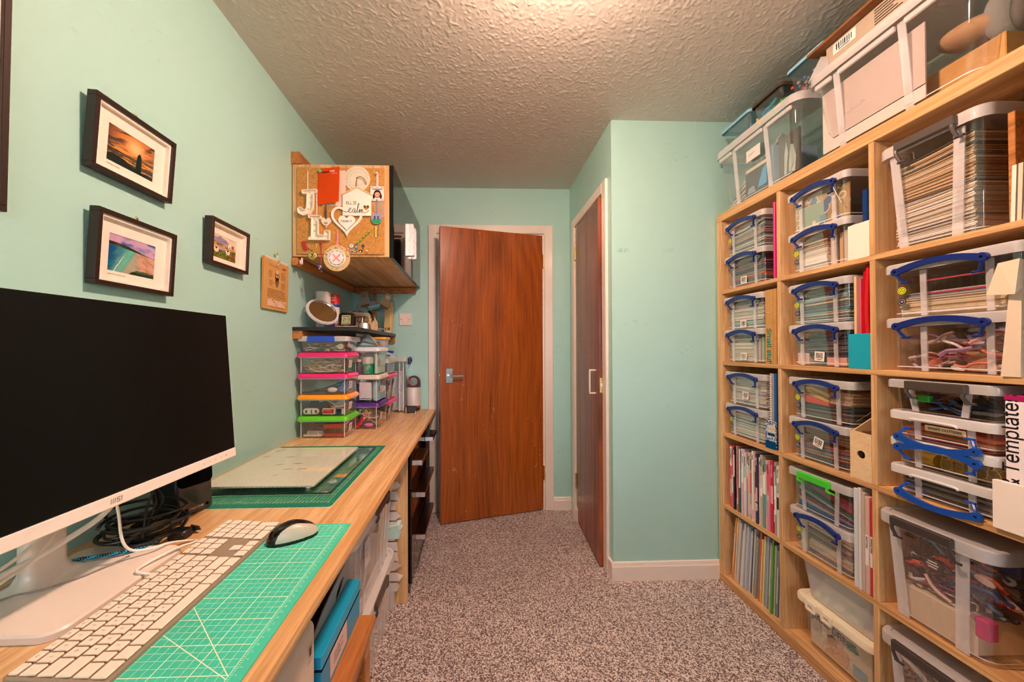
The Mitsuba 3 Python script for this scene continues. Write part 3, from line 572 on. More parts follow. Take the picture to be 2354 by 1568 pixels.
def content(name, label, cat_, v, mat='matte', kind='stuff', group=None): return one(name, v, mat, label, cat_, kind=kind, group=group)

# ------------------------------------------------------------------ the desk along the left wall
dk = thing('desk', 'long light oak desk top running along the left wall', 'desk')
edge = [(XL + .001, ZD - .028), (XD - .012, ZD - .028), (XD - .004, ZD - .025), (XD, ZD - .019), (XD, ZD - .010), (XD - .003, ZD - .003), (XD - .010, ZD), (XL + .001, ZD)]
L0, L1 = -.75, YF - .004
prof = Polygon(edge)
part(dk, 'top', at(ext(prof, 0, L1 - L0), np.array([[1, 0, 0, 0], [0, 0, 1, L0], [0, 1, 0, 0], [0, 0, 0, 1.0]])), 'oak_desk', smooth=35)
part(dk, 'end_panel', bx(XL + .02, -.307, 1.690, 1.714, 0, ZD - .0285, .001), 'oak_up', label='light oak upright supporting the desk beside the drawers')
part(dk, 'end_panel', bx(XL + .02, -.307, -.74, -.716, 0, ZD - .0285, .001), 'oak_up')

# gloss black drawers under the far end
du = thing('drawer_unit', 'gloss black drawer unit with long metal-capped bar handles under the desk', 'drawer unit')
part(du, 'carcass', cat(bx(XL + .02, -.314, 1.742, 2.44, .055, ZD - .036), bx(XL + .02, -.36, 1.76, 2.42, 0, .055)), 'plastic', '#141110')
scene['bar_dark'] = pr(rgb('#3b2317'), .12, .6, metallic=.75)
def drawer(y0, y1, z0, z1, h0, h1, hz):
    k = part(du, 'drawer', bx(-.312, -.295, y0, y1, z0, z1, .001), 'black_gloss')
    h = part(k, 'handle', cat(bx(-.294, -.247, h0 + .004, h1 - .004, hz - .002, hz + .010, .001), bx(-.294, -.247, h0 + .004, h1 - .004, hz - .013, hz - .002, .001)), 'bar_dark')
    part(k, 'handle_cap', cat(bx(-.294, -.272, h0, h0 + .004, hz - .013, hz + .010), bx(-.2715, -.247, h0, h0 + .004, hz - .013, hz + .010), bx(-.294, -.247, h1 - .004, h1, hz - .013, hz + .010)), 'satin_metal')
drawer(1.742, 2.088, .497, ZD - .040, 1.752, 1.965, .622); drawer(2.092, 2.440, .497, ZD - .040, 2.21, 2.41, .622)
drawer(1.742, 2.440, .271, .493, 1.85, 2.255, .432); drawer(1.742, 2.440, .057, .267, 1.85, 2.235, .222)

# ------------------------------------------------------------------ monitor, speaker, cables
mz0, my1 = .884, .980
mo = thing('monitor', 'large dark computer monitor with a white chin bar, on a white foot', 'monitor')
mm = frame((-.648, my1 - .612, mz0), (.024, .612, 0), (-.026, 0, .365))          # x towards the far end, y up the screen, z into the room
MW, MH = .612, .366
part(mo, 'housing', at(cat(bx(.0, MW, .0, MH, -.022, -.001, .003), bx(.10, .51, .06, .27, -.05, -.02, .01)), mm), 'plastic', '#e9dcd2')
part(mo, 'screen', at(bx(.001, MW - .001, .022, MH - .001, -.001, .0025, .0008), mm), 'screen_black')
chin = part(mo, 'chin_bar', at(bx(0, MW, 0, .0215, -.001, .004, .0012), mm), 'plastic', '#efdfd4')
lg = [Polygon([(x, 0), (x + .0014, 0), (x + .0034, .0085), (x + .0020, .0085)]) for x in (0, .0034, .0068)] + [Polygon([(.0105, 0), (.0165, 0), (.0176, .0050), (.0135, .0050), (.0139, .0068), (.0182, .0068), (.0186, .0085), (.0124, .0085), (.0113, .0036), (.0156, .0036), (.0152, .0017), (.0109, .0017)]), Polygon([(.0186, 0), (.0200, 0), (.0220, .0085), (.0206, .0085)])]
part(chin, 'emblem', at(cat(*[ext(q, 0, .0004) for q in lg]), mm @ shift(MW * .5 - .012, .0065, .004)), 'plastic', '#8f857e')
ic = [Polygon([(0, 0), (.002, 0), (.002, .002), (0, .002)]), Polygon([(0, .001), (.002, 0), (.002, .002)]), Polygon([(0, 0), (0, .002), (.002, .001)]), Polygon([(0, 0), (.0012, 0), (.0012, .002), (0, .002)]), Point(.001, .001).buffer(.0014).difference(Point(.001, .001).buffer(.0008))]
for k, q in enumerate(ic): part(chin, 'button_icon', at(ext(q, 0, .0003), mm @ shift(MW - .108 + .018 * k, .010, .004)), 'matte', '#5d524c')
part(mo, 'foot_plate', ext(Polygon(rrect(-.815, -.610, .555, .805, .028, 6).exterior.coords), ZD + .0005, ZD + .013, .003), 'plastic', '#e0d0c4', smooth=35)
colm = loft([rr_ring(-.815, -.752, .640, .750, .018, ZD + .012), rr_ring(-.803, -.762, .654, .736, .016, ZD + .020), rr_ring(-.798, -.768, .661, .729, .014, ZD + .035), rr_ring(-.796, -.770, .663, .727, .013, ZD + .20), rr_ring(-.785, -.757, .663, .727, .013, ZD + .38)], cap1=True)
part(mo, 'stand_column', colm, 'plastic', '#e9dcd2', smooth=40)
part(mo, 'stand_arm', hull(np.array([(-.790, y, z) for y in (.665, .725) for z in (1.03, 1.10)]), np.array([(-.700, y, z) for y in (.665, .725) for z in (1.04, 1.09)])), 'plastic', '#e9dcd2')

sp = thing('speaker', 'small black desktop speaker behind the monitor on the desk', 'speaker')
spm = frame((-.739, .946, ZD + .0005), (.35, .937, 0), (-.07, 0, 1))               # x along its front, y up, z out of the front
part(sp, 'cabinet', at(bx(0, .083, .004, .205, -.105, -.004, .008), spm), 'plastic', '#0d0a09')
part(sp, 'front_panel', at(ext(rrect(.001, .082, .003, .204, .010), -.006, .001, .002), spm), 'gloss', '#3a302c', smooth=35)
part(sp, 'grille', at(ext(rrect(.0005, .0825, .074, .2045, .012), -.002, .010, .006), spm), 'matte', '#0b0908', smooth=35)
for x in (.017, .068): part(sp, 'driver_hole', at(trimesh.creation.cylinder(radius=.0038, height=.001, sections=16), spm @ shift(x, .016, .0012)), 'matte', '#080606')
part(sp, 'lettering', txt('CREATIVE', .0052, spm @ shift(.0415, .013, .0011), .0004, center=True), 'plastic', '#cfc4ba')

def cable(name, label, pts, r, c, mat='plastic', n=8, group=None): return one(name, tube(pts, r, 8, n), mat, label, 'cable', color=c, smooth=True, group=group)
Z = ZD
cable('cable', 'thick white cable dropping behind the monitor to the near left', [(-.700, .790, .92), (-.735, .765, .84), (-.748, .70, .812), (-.75, .60, .80), (-.76, .48, .78), (-.78, .36, .76)], .0052, '#efe6e0')
cable('cable', 'thin white cable running past the monitor stand to the left edge', [(-.775, .735, .93), (-.765, .70, .86), (-.748, .64, .825), (-.745, .55, .805), (-.75, .45, .795), (-.76, .34, .79)], .0026, '#eadcca')
cable('cable', 'second thin cream cable sagging in front of the monitor column', [(-.778, .745, .92), (-.766, .715, .85), (-.748, .66, .81), (-.740, .57, .79), (-.745, .47, .78), (-.755, .35, .775)], .0026, '#e6d8c4')
cable('cable', 'white keyboard cable looping over the monitor foot', [(-.700, .735, .90), (-.688, .735, .845), (-.683, .738, .79), (-.676, .752, Z + .030), (-.655, .775, Z + .022), (-.648, .800, Z + .018), (-.640, .832, Z + .006), (-.622, .838, Z + .004), (-.605, .820, Z + .010), (-.612, .775, Z + .019), (-.628, .725, Z + .0175), (-.624, .702, Z + .0175), (-.606, .700, Z + .014), (-.592, .705, Z + .008)], .0025, '#efe5da')
cable('cable', 'braided cyan and black cable beside the monitor column', [(-.80, .72, Z + .004), (-.780, .738, Z + .018), (-.745, .752, Z + .019), (-.705, .768, Z + .019), (-.69, .80, Z + .012), (-.70, .85, Z + .006)], .0036, None, 'braid')
cable('cable', 'second braided cyan cable half hidden by the black cables', [(-.82, .73, Z + .006), (-.795, .78, Z + .008), (-.765, .81, Z + .008), (-.73, .84, Z + .006)], .0034, None, 'braid')
cable('cable', 'thin grey cable curving across the white monitor foot', [(-.682, .752, Z + .019), (-.700, .722, Z + .016), (-.715, .69, Z + .0155), (-.745, .655, Z + .0155), (-.775, .640, Z + .0155), (-.79, .60, Z + .016)], .0015, '#7f7a78')
bk = thing('cable_bundle', 'tangled bundle of black cables and plugs between monitor and speaker', 'cables', kind='stuff')
r = random.Random(8); loops = []
for k in range(9):
    cx, cy = -.745 + r.uniform(-.02, .02), .865 + r.uniform(-.02, .02); a, b = r.uniform(.055, .095), r.uniform(.035, .062); ph = r.uniform(0, 6); z = Z + .007 + .006 * k
    P = [(max(min(cx + a * math.cos(t + ph) * .80 + .25 * b * math.sin(t), -.645), XL + .012), cy + b * math.sin(t + ph) * 1.25, z + r.uniform(-.002, .004)) for t in np.linspace(0, 5.9, 12)]
    loops.append(tube(P, r.uniform(.0028, .0045), 7, 4))
for k in range(3): loops.append(tube([(-.70 - .02 * k, .80 + .03 * k, Z + .03), (-.715, .83 + .02 * k, Z + .085), (-.74 - .01 * k, .88, Z + .10 + .01 * k), (-.765, .92, Z + .05)], .0026, 7, 5))
loops += [bx(-.685, -.648, .842, .872, Z + .0, Z + .020, .003), bx(-.742, -.700, .815, .832, Z + .0, Z + .016, .003), hull(np.array([(-.66, .875, Z + .006), (-.66, .895, Z + .006), (-.645, .885, Z + .014), (-.66, .88, Z + .02), (-.635, .878, Z + .008)]))]
put(bk, cat(*loops), 'plastic', '#120e0d', smooth=40)

# ------------------------------------------------------------------ keyboard, mats, mouse
kb = thing('keyboard', 'slim aluminium computer keyboard with white keys and number pad', 'keyboard')
KX1, KX0, KY0, KY1 = -.4625, -.5905, .479, .904
tl = .010
def kz(x): return Z + .0075 + tl * (KX1 - x) / (KX1 - KX0)
pk = rrect(KX0, KX1, KY0, KY1, .006)
base = ext(pk, 0, .006, .0012); v = np.asarray(base.vertices).copy(); v[:, 2] += Z + .0022 + tl * (KX1 - v[:, 0]) / (KX1 - KX0) - 0; base = trimesh.Trimesh(v, base.faces, process=False)
part(kb, 'base', base, 'plastic', '#907d69', smooth=35)
part(kb, 'rear_foot', at(trimesh.creation.cylinder(radius=.0045, height=KY1 - KY0 - .03, sections=12), shift(KX0 + .008, (KY0 + KY1) / 2, Z + .006) @ rot([1, 0, 0], 90)), 'plastic', '#a89883')
U = (KY1 - KY0 - .006) / 22.6; V = (KX1 - KX0 - .006) / 5.62
def key(u, vrow, w=1, h=1, hh=None):
    y0, y1 = KY0 + .003 + u * U + .0013, KY0 + .003 + (u + w) * U - .0013
    x1 = KX1 - .003 - vrow * V - .0013; x0 = x1 - (h * V - .0026)
    b = bx(x0, x1, y0, y1, 0, .0032, .0009); q = np.asarray(b.vertices).copy(); q[:, 2] += kz((x0 + x1) / 2) + .0008 + 0 * q[:, 0]
    k_ = part(kb, 'key', trimesh.Trimesh(q, b.faces, process=False), 'plastic', '#e9dac9')
    return k_, (x0 + x1) / 2, (y0 + y1) / 2, kz((x0 + x1) / 2) + .0041
legend = []
def lt(info, s, h=.0040):
    if s: legend.append(txt(s, h, frame((info[1] + .0018, info[2] - .0016 * len(s), info[3]), (0, 1, 0), (-1, 0, 0)), .00025))
for row, off, names, ws in ((5, 0, ['esc'] + ['F%d' % k for k in range(1, 13)] + [''] , [1.04] * 14), (4, 0, list('`1234567890-=') + ['del'], [1] * 13 + [1.56]), (3, 0, ['tab'] + list('QWERTYUIOP[]') + [''], [1.56] + [1] * 12 + [1]), (2, 0, ['caps'] + list("ASDFGHJKL;'") + ['\\', 'ent'], [1.8] + [1] * 11 + [.9, .86]), (1, 0, ['shift', ''] + list('ZXCVBNM,./') + ['shift'], [1.3, .95] + [1] * 10 + [2.31]), (0, 0, ['ctrl', 'alt', 'cmd', '', 'cmd', 'alt', 'ctrl'], [1.56, 1.3, 1.56, 5.7, 1.56, 1.3, 1.58])):
    u = 0.0
    for s_, w in zip(names, ws):
        i = key(u, row, w, .62 if row == 5 else 1); lt(i, s_ if len(s_) < 3 else '', .0036 if row != 5 else .0024); u += w
for c in range(3):
    key(14.86 + c * 1.04, 5, 1.04, .62); key(14.86 + c * 1.04, 4, 1.04); key(14.86 + c * 1.04, 3, 1.04)
key(15.90, 1, 1.04); [key(14.86 + c * 1.04, 0, 1.04) for c in range(3)]
for c in range(4): key(18.36 + c * 1.04, 5, 1.04, .62); lt(key(18.36 + c * 1.04, 4, 1.04), ['', '=', '/', '*'][c])
for r_ in range(3):
    for c in range(3): lt(key(18.36 + c * 1.04, 3 - r_, 1.04), str([7, 4, 1][r_] + c))
key(18.36 + 3.12, 3, 1.04); key(18.36 + 3.12, 2, 1.04); key(18.36, 0, 2.08); lt(key(18.36 + 2.08, 0, 1.04), '.'); key(18.36 + 3.12, 0, 1.04, 2)
part(kb, 'lettering', cat(*legend), 'matte', '#a9a096')

cm1 = thing('cutting_mat', 'mint green self-healing cutting mat under the mouse and keyboard', 'cutting mat')
put(cm1, ext(rrect(LX0, LX1, LY0, LY1, .003), Z + .0003, Z + .0024), 'mat_light')
nums = []
for k in range(36):
    y = LY1 - .0085 - .0127 * k
    if y > LY0 + .02: nums.append(txt(str(36 - k) if k else '36', .0032, frame((LX1 - .010, y - .002, Z + .0024), (0, 1, 0), (-1, 0, 0)), .0002))
part(cm1, 'lettering', cat(*nums), 'matte', '#bfe0c4')
cm2 = thing('cutting_mat', 'dark green cutting mat with a fine cream grid under the glass boards', 'cutting mat')
put(cm2, ext(rrect(MX0, MX1, MY0, MY1, .009), Z + .0003, Z + .0028), 'mat_dark')
nums = [txt(str(k), .0036, frame((MX1 - .017 - .01 * (42 - k) - .0028, MY0 + .0245, Z + .0028), (1, 0, 0), (0, 1, 0)), .0002) for k in range(8, 43)]
part(cm2, 'lettering', cat(*nums), 'matte', '#a9c9a6')
part(cm2, 'underside', ext(rrect(MX0 - .0006, MX1 + .0006, MY0 - .0006, MY1 + .0006, .009), Z + .0001, Z + .0013), 'matte', '#dfe3cf')

g2 = thing('glass_board', 'clear glass worktop saver lying on the dark green mat', 'glass board')
gx0, gx1, gy0, gy1, gz = -.800, -.4185, 1.080, 1.578, Z + .0075
part(g2, 'sheet', ext(rrect(gx0, gx1, gy0, gy1, .008), gz + .0038, gz + .004), 'pane')
ring = rrect(gx0, gx1, gy0, gy1, .008); scene['glass_rim'] = pr(rgb('#1d2a24'), .1, .6)
part(g2, 'edge', ext(ring.difference(ring.buffer(-.0012)), gz, gz + .004), 'glass_rim')
for x, y in ((-.437, 1.094), (-.437, 1.558), (-.782, 1.094), (-.782, 1.558)):
    part(g2, 'rubber_foot', at(trimesh.creation.cylinder(radius=.0075, height=.0055, sections=20), shift(x, y, gz - .0022)), 'milky', smooth=40)
g1 = thing('glass_board', 'frosted grey-white glass board with fine lines and small black birds', 'glass board')
hx0, hx1, hy0, hy1, hz = -.800, -.4715, 1.098, 1.520, Z + .0215
part(g1, 'sheet', ext(rrect(hx0, hx1, hy0, hy1, .010), hz, hz + .0055, .0012), 'white_glass')
for x, y in ((-.50, 1.125), (-.50, 1.49), (-.772, 1.125), (-.772, 1.49)):
    part(g1, 'rubber_foot', at(trimesh.creation.cylinder(radius=.008, height=.0098, sections=16), shift(x, y, hz - .005)), 'plastic', '#cfd0c0', smooth=40)
bird = lambda x, y, s, a: at(cat(*[ext(LineString([(0, 0), (sx * .004, .0030), (sx * .009, .0026), (sx * .014, -.001)]).buffer(.0009, quad_segs=1).union(Polygon([(0, -.0012), (sx * .006, .0022), (0, .0016)])), 0, .0003) for sx in (-1, 1)]), shift(x, y, hz + .0055) @ rot([0, 0, 1], a) @ np.diag([s, s, 1, 1]))
for x, y, s, a in ((-.765, 1.472, 1.0, 10), (-.760, 1.492, .8, -14), (-.775, 1.392, .9, 20), (-.682, 1.388, 1.0, 8), (-.674, 1.297, .9, 24), (-.617, 1.305, 1.1, 5), (-.620, 1.246, .9, 20), (-.575, 1.247, 1.1, 0), (-.63, 1.19, .6, 40)):
    part(g1, 'bird_print', bird(x, y, s, a), 'matte', '#1a1a18')

ms = thing('computer_mouse', 'black computer mouse with a dotted silver top on the mint mat', 'computer mouse')
ctr = np.array([-.408, .842]); ax = np.array([.80, .60]); ay = np.array([-.6, .8])
def mouse(rings=44, seg=110, grow=0.0, z_from=0.0):
    V = []; 
    for i in range(rings + 1):
        ph = i / rings * math.pi / 2
        for j in range(seg):
            t = 2 * math.pi * j / seg; c, s = math.cos(t), math.sin(t)
            X = .052 * np.sign(c) * abs(c) ** .85; Y = (.030 + .003 * c) * np.sign(s) * abs(s) ** .85
            k = math.cos(ph) ** .55; z = .036 * math.sin(ph) ** .9 * (1 - .20 * (X / .052) ** 2 - .10 * (X * k / .052))
            V.append([X * k, Y * k, z])
    F = []
    for i in range(rings):
        for j in range(seg):
            a, b = i * seg + j, i * seg + (j + 1) % seg; F += [[a, b, b + seg], [a, b + seg, a + seg]]
    F += [[0, (j + 1), j] for j in range(1, seg - 1)]
    return np.array(V), np.array(F)
mv, mf = mouse(); mmx = np.eye(4); mmx[:2, 0], mmx[:2, 1], mmx[:3, 3] = ax, ay, (ctr[0], ctr[1], Z + .0035)
part(ms, 'body', at(trimesh.Trimesh(mv, mf, process=False), mmx), 'gloss', '#130b09', smooth=True)
cen = mv[mf].mean(1); sel = (cen[:, 1] < -.0150 + .16 * cen[:, 0]) & (cen[:, 2] > .0055)
n_ = mv.copy(); n_ = n_ * [1.012, 1.015, 1.02] + [0, 0, .0004]
part(ms, 'top_panel', at(trimesh.Trimesh(n_, mf[sel], process=False), mmx), 'plastic', '#bdb5a2', smooth=True, label='silver dotted palm panel')
dots = []
tm = trimesh.Trimesh(n_, mf[sel], process=False)
for i in range(11):
    for j in range(6):
        X, Y = -.030 + .006 * i, -.024 + .0052 * j + (.0026 if i % 2 else 0)
        d = np.linalg.norm(cen[sel][:, :2] - [X, Y], axis=1); k = d.argmin()
        if d[k] < .004: dots.append(ball(n_[mf[sel][k]].mean(0) + [0, 0, .0002], .0006, 0))
part(ms, 'dimples', at(cat(*dots), mmx), 'matte', '#8b8272', kind='stuff')
part(ms, 'scroll_wheel', at(trimesh.creation.cylinder(radius=.008, height=.006, sections=20), mmx @ shift(-.030, .003, .022) @ rot([1, 0, 0], 90)), 'plastic', '#2a211d')

# ------------------------------------------------------------------ small boxes stacked at the far end of the desk
I4 = np.eye(4)
def side_note(key, M4, w, h, c='#d9ccc6', rows=1, seed=0, lab='small white paper label with handwriting'):
    v = VC(); v.add(bx(-w / 2, w / 2, -h / 2, h / 2, 0, .0005), c)
    k = part(key, 'paper_label', at(v, M4), 'matte', label=lab)
    part(k, 'handwriting', scribble(random.Random(seed), w * .6, h * .5, rows, M4 @ shift(0, 0, .0005), .0007, .0003), 'matte', '#6f6872')
def lidded(label, x0, x1, y0, y1, z0, z1, lc, lip=.010, lid=.021, note=True, body='clear', seed=0, group=None):
    """A clear box with a coloured lid; it faces the camera, its label on the side towards the room."""
    key = thing('storage_box', label, 'storage box', group)
    part(key, 'tub', tub_mesh(x0, x1, y0, y1, z0, z1 - lid * .6, .010, .014), body, smooth=40)
    part(key, 'rim', loft([rr_ring(x0 - .004, x1 + .004, y0 - .004, y1 + .004, .016, z1 - lid - .006), rr_ring(x0 - .004, x1 + .004, y0 - .004, y1 + .004, .016, z1 - lid + .001)]), 'milky', smooth=40)
    L = [rr_ring(x0 - lip, x1 + lip, y0 - lip, y1 + lip, .022, z1 - lid), rr_ring(x0 - lip + .001, x1 + lip - .001, y0 - lip + .001, y1 + lip - .001, .022, z1 - lid * .55), rr_ring(x0 - .002, x1 + .002, y0 - .002, y1 + .002, .02, z1 - .0015), rr_ring(x0 + .003, x1 - .003, y0 + .003, y1 - .003, .016, z1), rr_ring(x0 + .010, x1 - .010, y0 + .010, y1 - .010, .012, z1 - .003)]
    part(key, 'lid', loft(L, cap1=True), 'plastic' if lc != 'clear' else 'milky', None if lc == 'clear' else lc, smooth=45)
    for sx in (x0 + .012, x1 - .012): part(key, 'rib', bx(sx - .002, sx + .002, y0 + .002, y0 + .005, z0 + .004, z1 - lid), 'milky')
    if note: side_note(key, frame((x1 - .002, y0 + .056, (z0 + z1 - lid) / 2 + .004), (.0, 1, 0), (.10, 0, 1)), .046, .036, seed=seed, rows=2)
    return key
sx0, sx1, sy0, sy1 = -.838, -.609, 1.778, 1.945
zs = [ZD + .0006, .8405, .9425, 1.0435, 1.1450]
names = ['green', 'orange', 'pink', 'pink']; cols = ['#5fbf1f', '#ee951a', '#d8236c', '#d8236c']
labs = ['clear box with lime green lid, lowest of the front stack on the desk', 'clear box with orange lid, second from the bottom of the front stack', 'clear box with pink lid holding pens and a blue item, mid front stack', 'clear box with pink lid holding gold jewellery, fourth of the front stack']
for k in range(4): lidded(labs[k], sx0, sx1, sy0, sy1, zs[k], zs[k + 1] - .0006, cols[k], seed=k)
kx = thing('storage_box', 'clear box with a royal blue clip on its lid, topmost of the front stack', 'storage box')
part(kx, 'tub', tub_mesh(-.832, -.605, 1.776, 1.950, zs[4], 1.205, .012, .018), 'clear', smooth=40)
part(kx, 'lid', lid_mesh(-.843, -.594, 1.765, 1.960, 1.198, 1.222, .022), 'milky', smooth=40)
part(kx, 'clip', at(ext(Polygon([(-.062, 0), (.062, 0), (.060, .024), (-.060, .024)]).buffer(.002), 0, .006, .002), frame((-.725, 1.764, 1.196), (1, 0, 0), (0, 0, 1))), 'plastic', '#1d49b8', smooth=35)
side_note(kx, frame((-.612, 1.81, 1.176), (0, 1, 0), (.12, 0, 1)), .032, .013, '#c79a66', 1, 9, 'small brown paper label')
# what those boxes hold
hp = thing('hole_punch', 'red and black hole punch inside the green lidded box', 'hole punch')
part(hp, 'base', at(ext(rrect(0, .100, 0, .058, .010), 0, .012, .003), shift(-.727, 1.792, zs[0] + .006)), 'gloss', '#b0151c', smooth=35)
part(hp, 'arm', at(ext(Polygon([(0, 0), (.095, .004), (.104, .016), (.098, .026), (.0, .020)]), 0, .045), frame((-.727, 1.842, zs[0] + .042), (1, 0, 0), (0, 0, 1))), 'gloss', '#c01a20', smooth=35)
part(hp, 'mechanism', cat(bx(-.700, -.680, 1.800, 1.835, zs[0] + .018, zs[0] + .046, .002), bx(-.672, -.650, 1.802, 1.835, zs[0] + .018, zs[0] + .044, .002)), 'plastic', '#2a1714')
stp = thing('white_tray', 'small white plastic tray with metal studs in the green lidded box', 'tray')
put(stp, cat(hull(np.array([(x, y, z) for x, e in ((-.822, 0), (-.735, 0)) for y in (1.795, 1.840) for z in (zs[0] + .006, zs[0] + .014)])), bx(-.815, -.742, 1.830, 1.836, zs[0] + .014, zs[0] + .026, .001), *[at(trimesh.creation.cylinder(radius=.003, height=.016, sections=10), shift(x, 1.808, zs[0] + .022)) for x in (-.805, -.755)]), 'plastic', '#d8cfc8', smooth=35)
one('case', bx(-.825, -.735, 1.850, 1.920, zs[0] + .006, zs[0] + .046, .006), 'plastic', 'dark blue plastic case behind the tray in the green lidded box', 'case', '#1f3357', smooth=30)
one('case', bx(-.820, -.640, 1.86, 1.925, zs[0] + .048, zs[0] + .074, .004), 'plastic', 'grey-green flat case on top in the green lidded box', 'case', '#3d4f48', smooth=30)
tp = thing('tape_dispenser', 'white oval measuring gadget with small windows in the orange lidded box', 'gadget')
put(tp, at(ext(rrect(0, .072, 0, .029, .0135, 6), 0, .020, .004), frame((-.823, 1.812, zs[1] + .006), (1, 0, 0), (0, 0, 1))), 'plastic', '#e2dbd2', smooth=35)
part(tp, 'window', at(cat(bx(.012, .021, .008, .020, .02, .0205), bx(.039, .044, .004, .024, .02, .0205), bx(.058, .068, .008, .022, .02, .0205)), frame((-.823, 1.812, zs[1] + .006), (1, 0, 0), (0, 0, 1))), 'matte', '#3a3534')
pb = thing('small_carton', 'little red and white printed carton in the orange lidded box', 'carton')
put(pb, bx(-.730, -.672, 1.792, 1.812, zs[1] + .006, zs[1] + .034, .001), 'matte', '#e3d6c4')
part(pb, 'red_panel', bx(-.7265, -.6755, 1.7912, 1.7922, zs[1] + .010, zs[1] + .031), 'matte', '#c8202a', label='bright red printed panel')
part(pb, 'lettering', txt('STAPLES', .005, frame((-.701, 1.7912, zs[1] + .0235), (1, 0, 0), (0, 0, 1)), .0004, center=True), 'matte', '#eadbd5')
nb = thing('small_carton', 'little navy and cream carton beside the red one in the orange box', 'carton')
put(nb, bx(-.668, -.628, 1.794, 1.815, zs[1] + .006, zs[1] + .032, .001), 'matte', '#d8c7aa'); part(nb, 'blue_panel', bx(-.6655, -.640, 1.7932, 1.7942, zs[1] + .006, zs[1] + .032), 'matte', '#24304f')
ca = thing('charging_cable', 'white charging cable and clear packet in the orange lidded box', 'cable')
put(ca, cat(*[tube([(-.760, 1.83, zs[1] + .062), (-.725, 1.82, zs[1] + .070), (-.69, 1.812, zs[1] + .058), (-.66, 1.80, zs[1] + .042), (-.632, 1.80, zs[1] + .048)], .0035, 7, 5), tube([(-.70, 1.82, zs[1] + .040), (-.672, 1.815, zs[1] + .037), (-.645, 1.82, zs[1] + .042), (-.63, 1.84, zs[1] + .052)], .003, 7, 5)]), 'plastic', '#d9d3ce', smooth=True)
one('pouch', bx(-.822, -.725, 1.85, 1.92, zs[1] + .006, zs[1] + .062, .012), 'plastic', 'dark grey zip pouch in the orange lidded box', 'pouch', '#2b2c2f', smooth=40)
one('packet', bx(-.715, -.63, 1.85, 1.93, zs[1] + .006, zs[1] + .07, .014), 'film', 'clear crinkled plastic packet in the orange lidded box', 'packet', smooth=40)
pens = VC()
for k in range(15): pens.add(tube([(-.826 + .008 * k, 1.80 + .010 * (k % 6), zs[2] + .010 + .0012 * k), (-.665 + .003 * k, 1.80 + .010 * (k % 6), zs[2] + .022 + .0035 * k)], .0032, 6, 0), ['#23282e', '#8b8f94', '#37506e', '#b9b6b0', '#a06b3c', '#1d1d20'][k % 6])
content('pens', 'bundle of pens, combs and rulers lying slanted in the lower pink lidded box', 'pens', pens)
one('sachet', ball((-.684, 1.796, zs[2] + .022), (.024, .006, .0125), 2), 'plastic', 'white oval plastic lid leaning in the lower pink lidded box', 'lid', '#ded6d4', smooth=True)
one('roll', at(trimesh.creation.cylinder(radius=.030, height=.05, sections=28), shift(-.645, 1.84, zs[2] + .040) @ rot([1, 0, 0], 90)), 'plastic', 'round blue roll in the lower pink lidded box', 'roll', '#4a78b8', smooth=40)
content('jewellery', 'tangle of gold chains and hooks in the upper pink lidded box', 'jewellery', tangle(I4, -.825, -.635, 1.788, 1.93, zs[3] + .004, zs[3] + .070, ['#b79a5e', '#d9c79a', '#8c7440', '#e6ddd2', '#c4a36a', '#d8b8bf'], 3, 150, (.0008, .0018), 0))
content('beads', 'strings of pearly beads and red charms in the topmost clipped box', 'beads', tangle(I4, -.822, -.618, 1.786, 1.935, zs[4] + .004, zs[4] + .044, ['#b9b2a8', '#d6cbb4', '#7d736e', '#a33a34', '#2f5d4c', '#d8d2cf'], 4, 90, (.0010, .0026), 9))

# second stack
tx0, tx1, ty0, ty1 = -.640, -.507, 1.966, 2.165
w2 = [ZD + .0006, .878, 1.024, 1.172]
lidded('clear box with purple lid, bottom of the second stack', tx0, tx1, ty0, ty1, w2[0], w2[1] - .0006, '#4d1f78', seed=11, lid=.022)
lidded('clear box with pale grey lid in the middle of the second stack', tx0, tx1, ty0, ty1, w2[1], w2[2] - .0006, '#cfc4b8', seed=12, lid=.022)
lidded('clear box with pale blue-white lid holding jars, top of the second stack', tx0, tx1, ty0, ty1, w2[2], w2[3] - .0006, '#d4dbe6', seed=13, lid=.022)
st = thing('craft_star', 'copper coloured open star with a spiral in the purple lidded box', 'star')
P = [(.030 * math.cos(math.radians(90 + 36 * k)) * (1 if k % 2 == 0 else .45), .030 * math.sin(math.radians(90 + 36 * k)) * (1 if k % 2 == 0 else .45)) for k in range(10)]
so = frame((-.572, 1.975, w2[0] + .078), (1, .1, .1), (0, .2, 1))
put(st, at(cat(ext(Polygon(P).buffer(.001).difference(Polygon(P).buffer(-.0045)), 0, .004), ext(LineString([(.010 * (1 - k / 16) * math.cos(k * .6), .010 * (1 - k / 16) * math.sin(k * .6)) for k in range(15)]).buffer(.0018), 0, .004)), so), 'plastic', '#c07f55')
gp = thing('ribbon_roll', 'red packet with dark printing in the purple lidded box', 'packet')
put(gp, hull(np.array([(-.632, 1.975, w2[0] + .008), (-.612, 1.975, w2[0] + .008), (-.575, 1.975, w2[0] + .060), (-.592, 1.975, w2[0] + .064), (-.632, 1.99, w2[0] + .03), (-.575, 1.99, w2[0] + .058)])), 'plastic', '#c4202f')
one('sponge', ball((-.562, 1.981, w2[0] + .022), (.024, .009, .011), 2), 'plastic', 'pink oval eraser in the purple lidded box', 'eraser', '#d45f9a', smooth=True)
content('craft_bits', 'dark mixed craft pieces filling the purple lidded box', 'craft pieces', tangle(I4, tx0 + .004, tx1 - .006, ty0 + .03, ty1 - .01, w2[0] + .004, w2[0] + .11, ['#20242e', '#2c4a40', '#4a2a55', '#b5402f', '#25303c', '#d7cfc9', '#3a7fb0'], 6, 40))
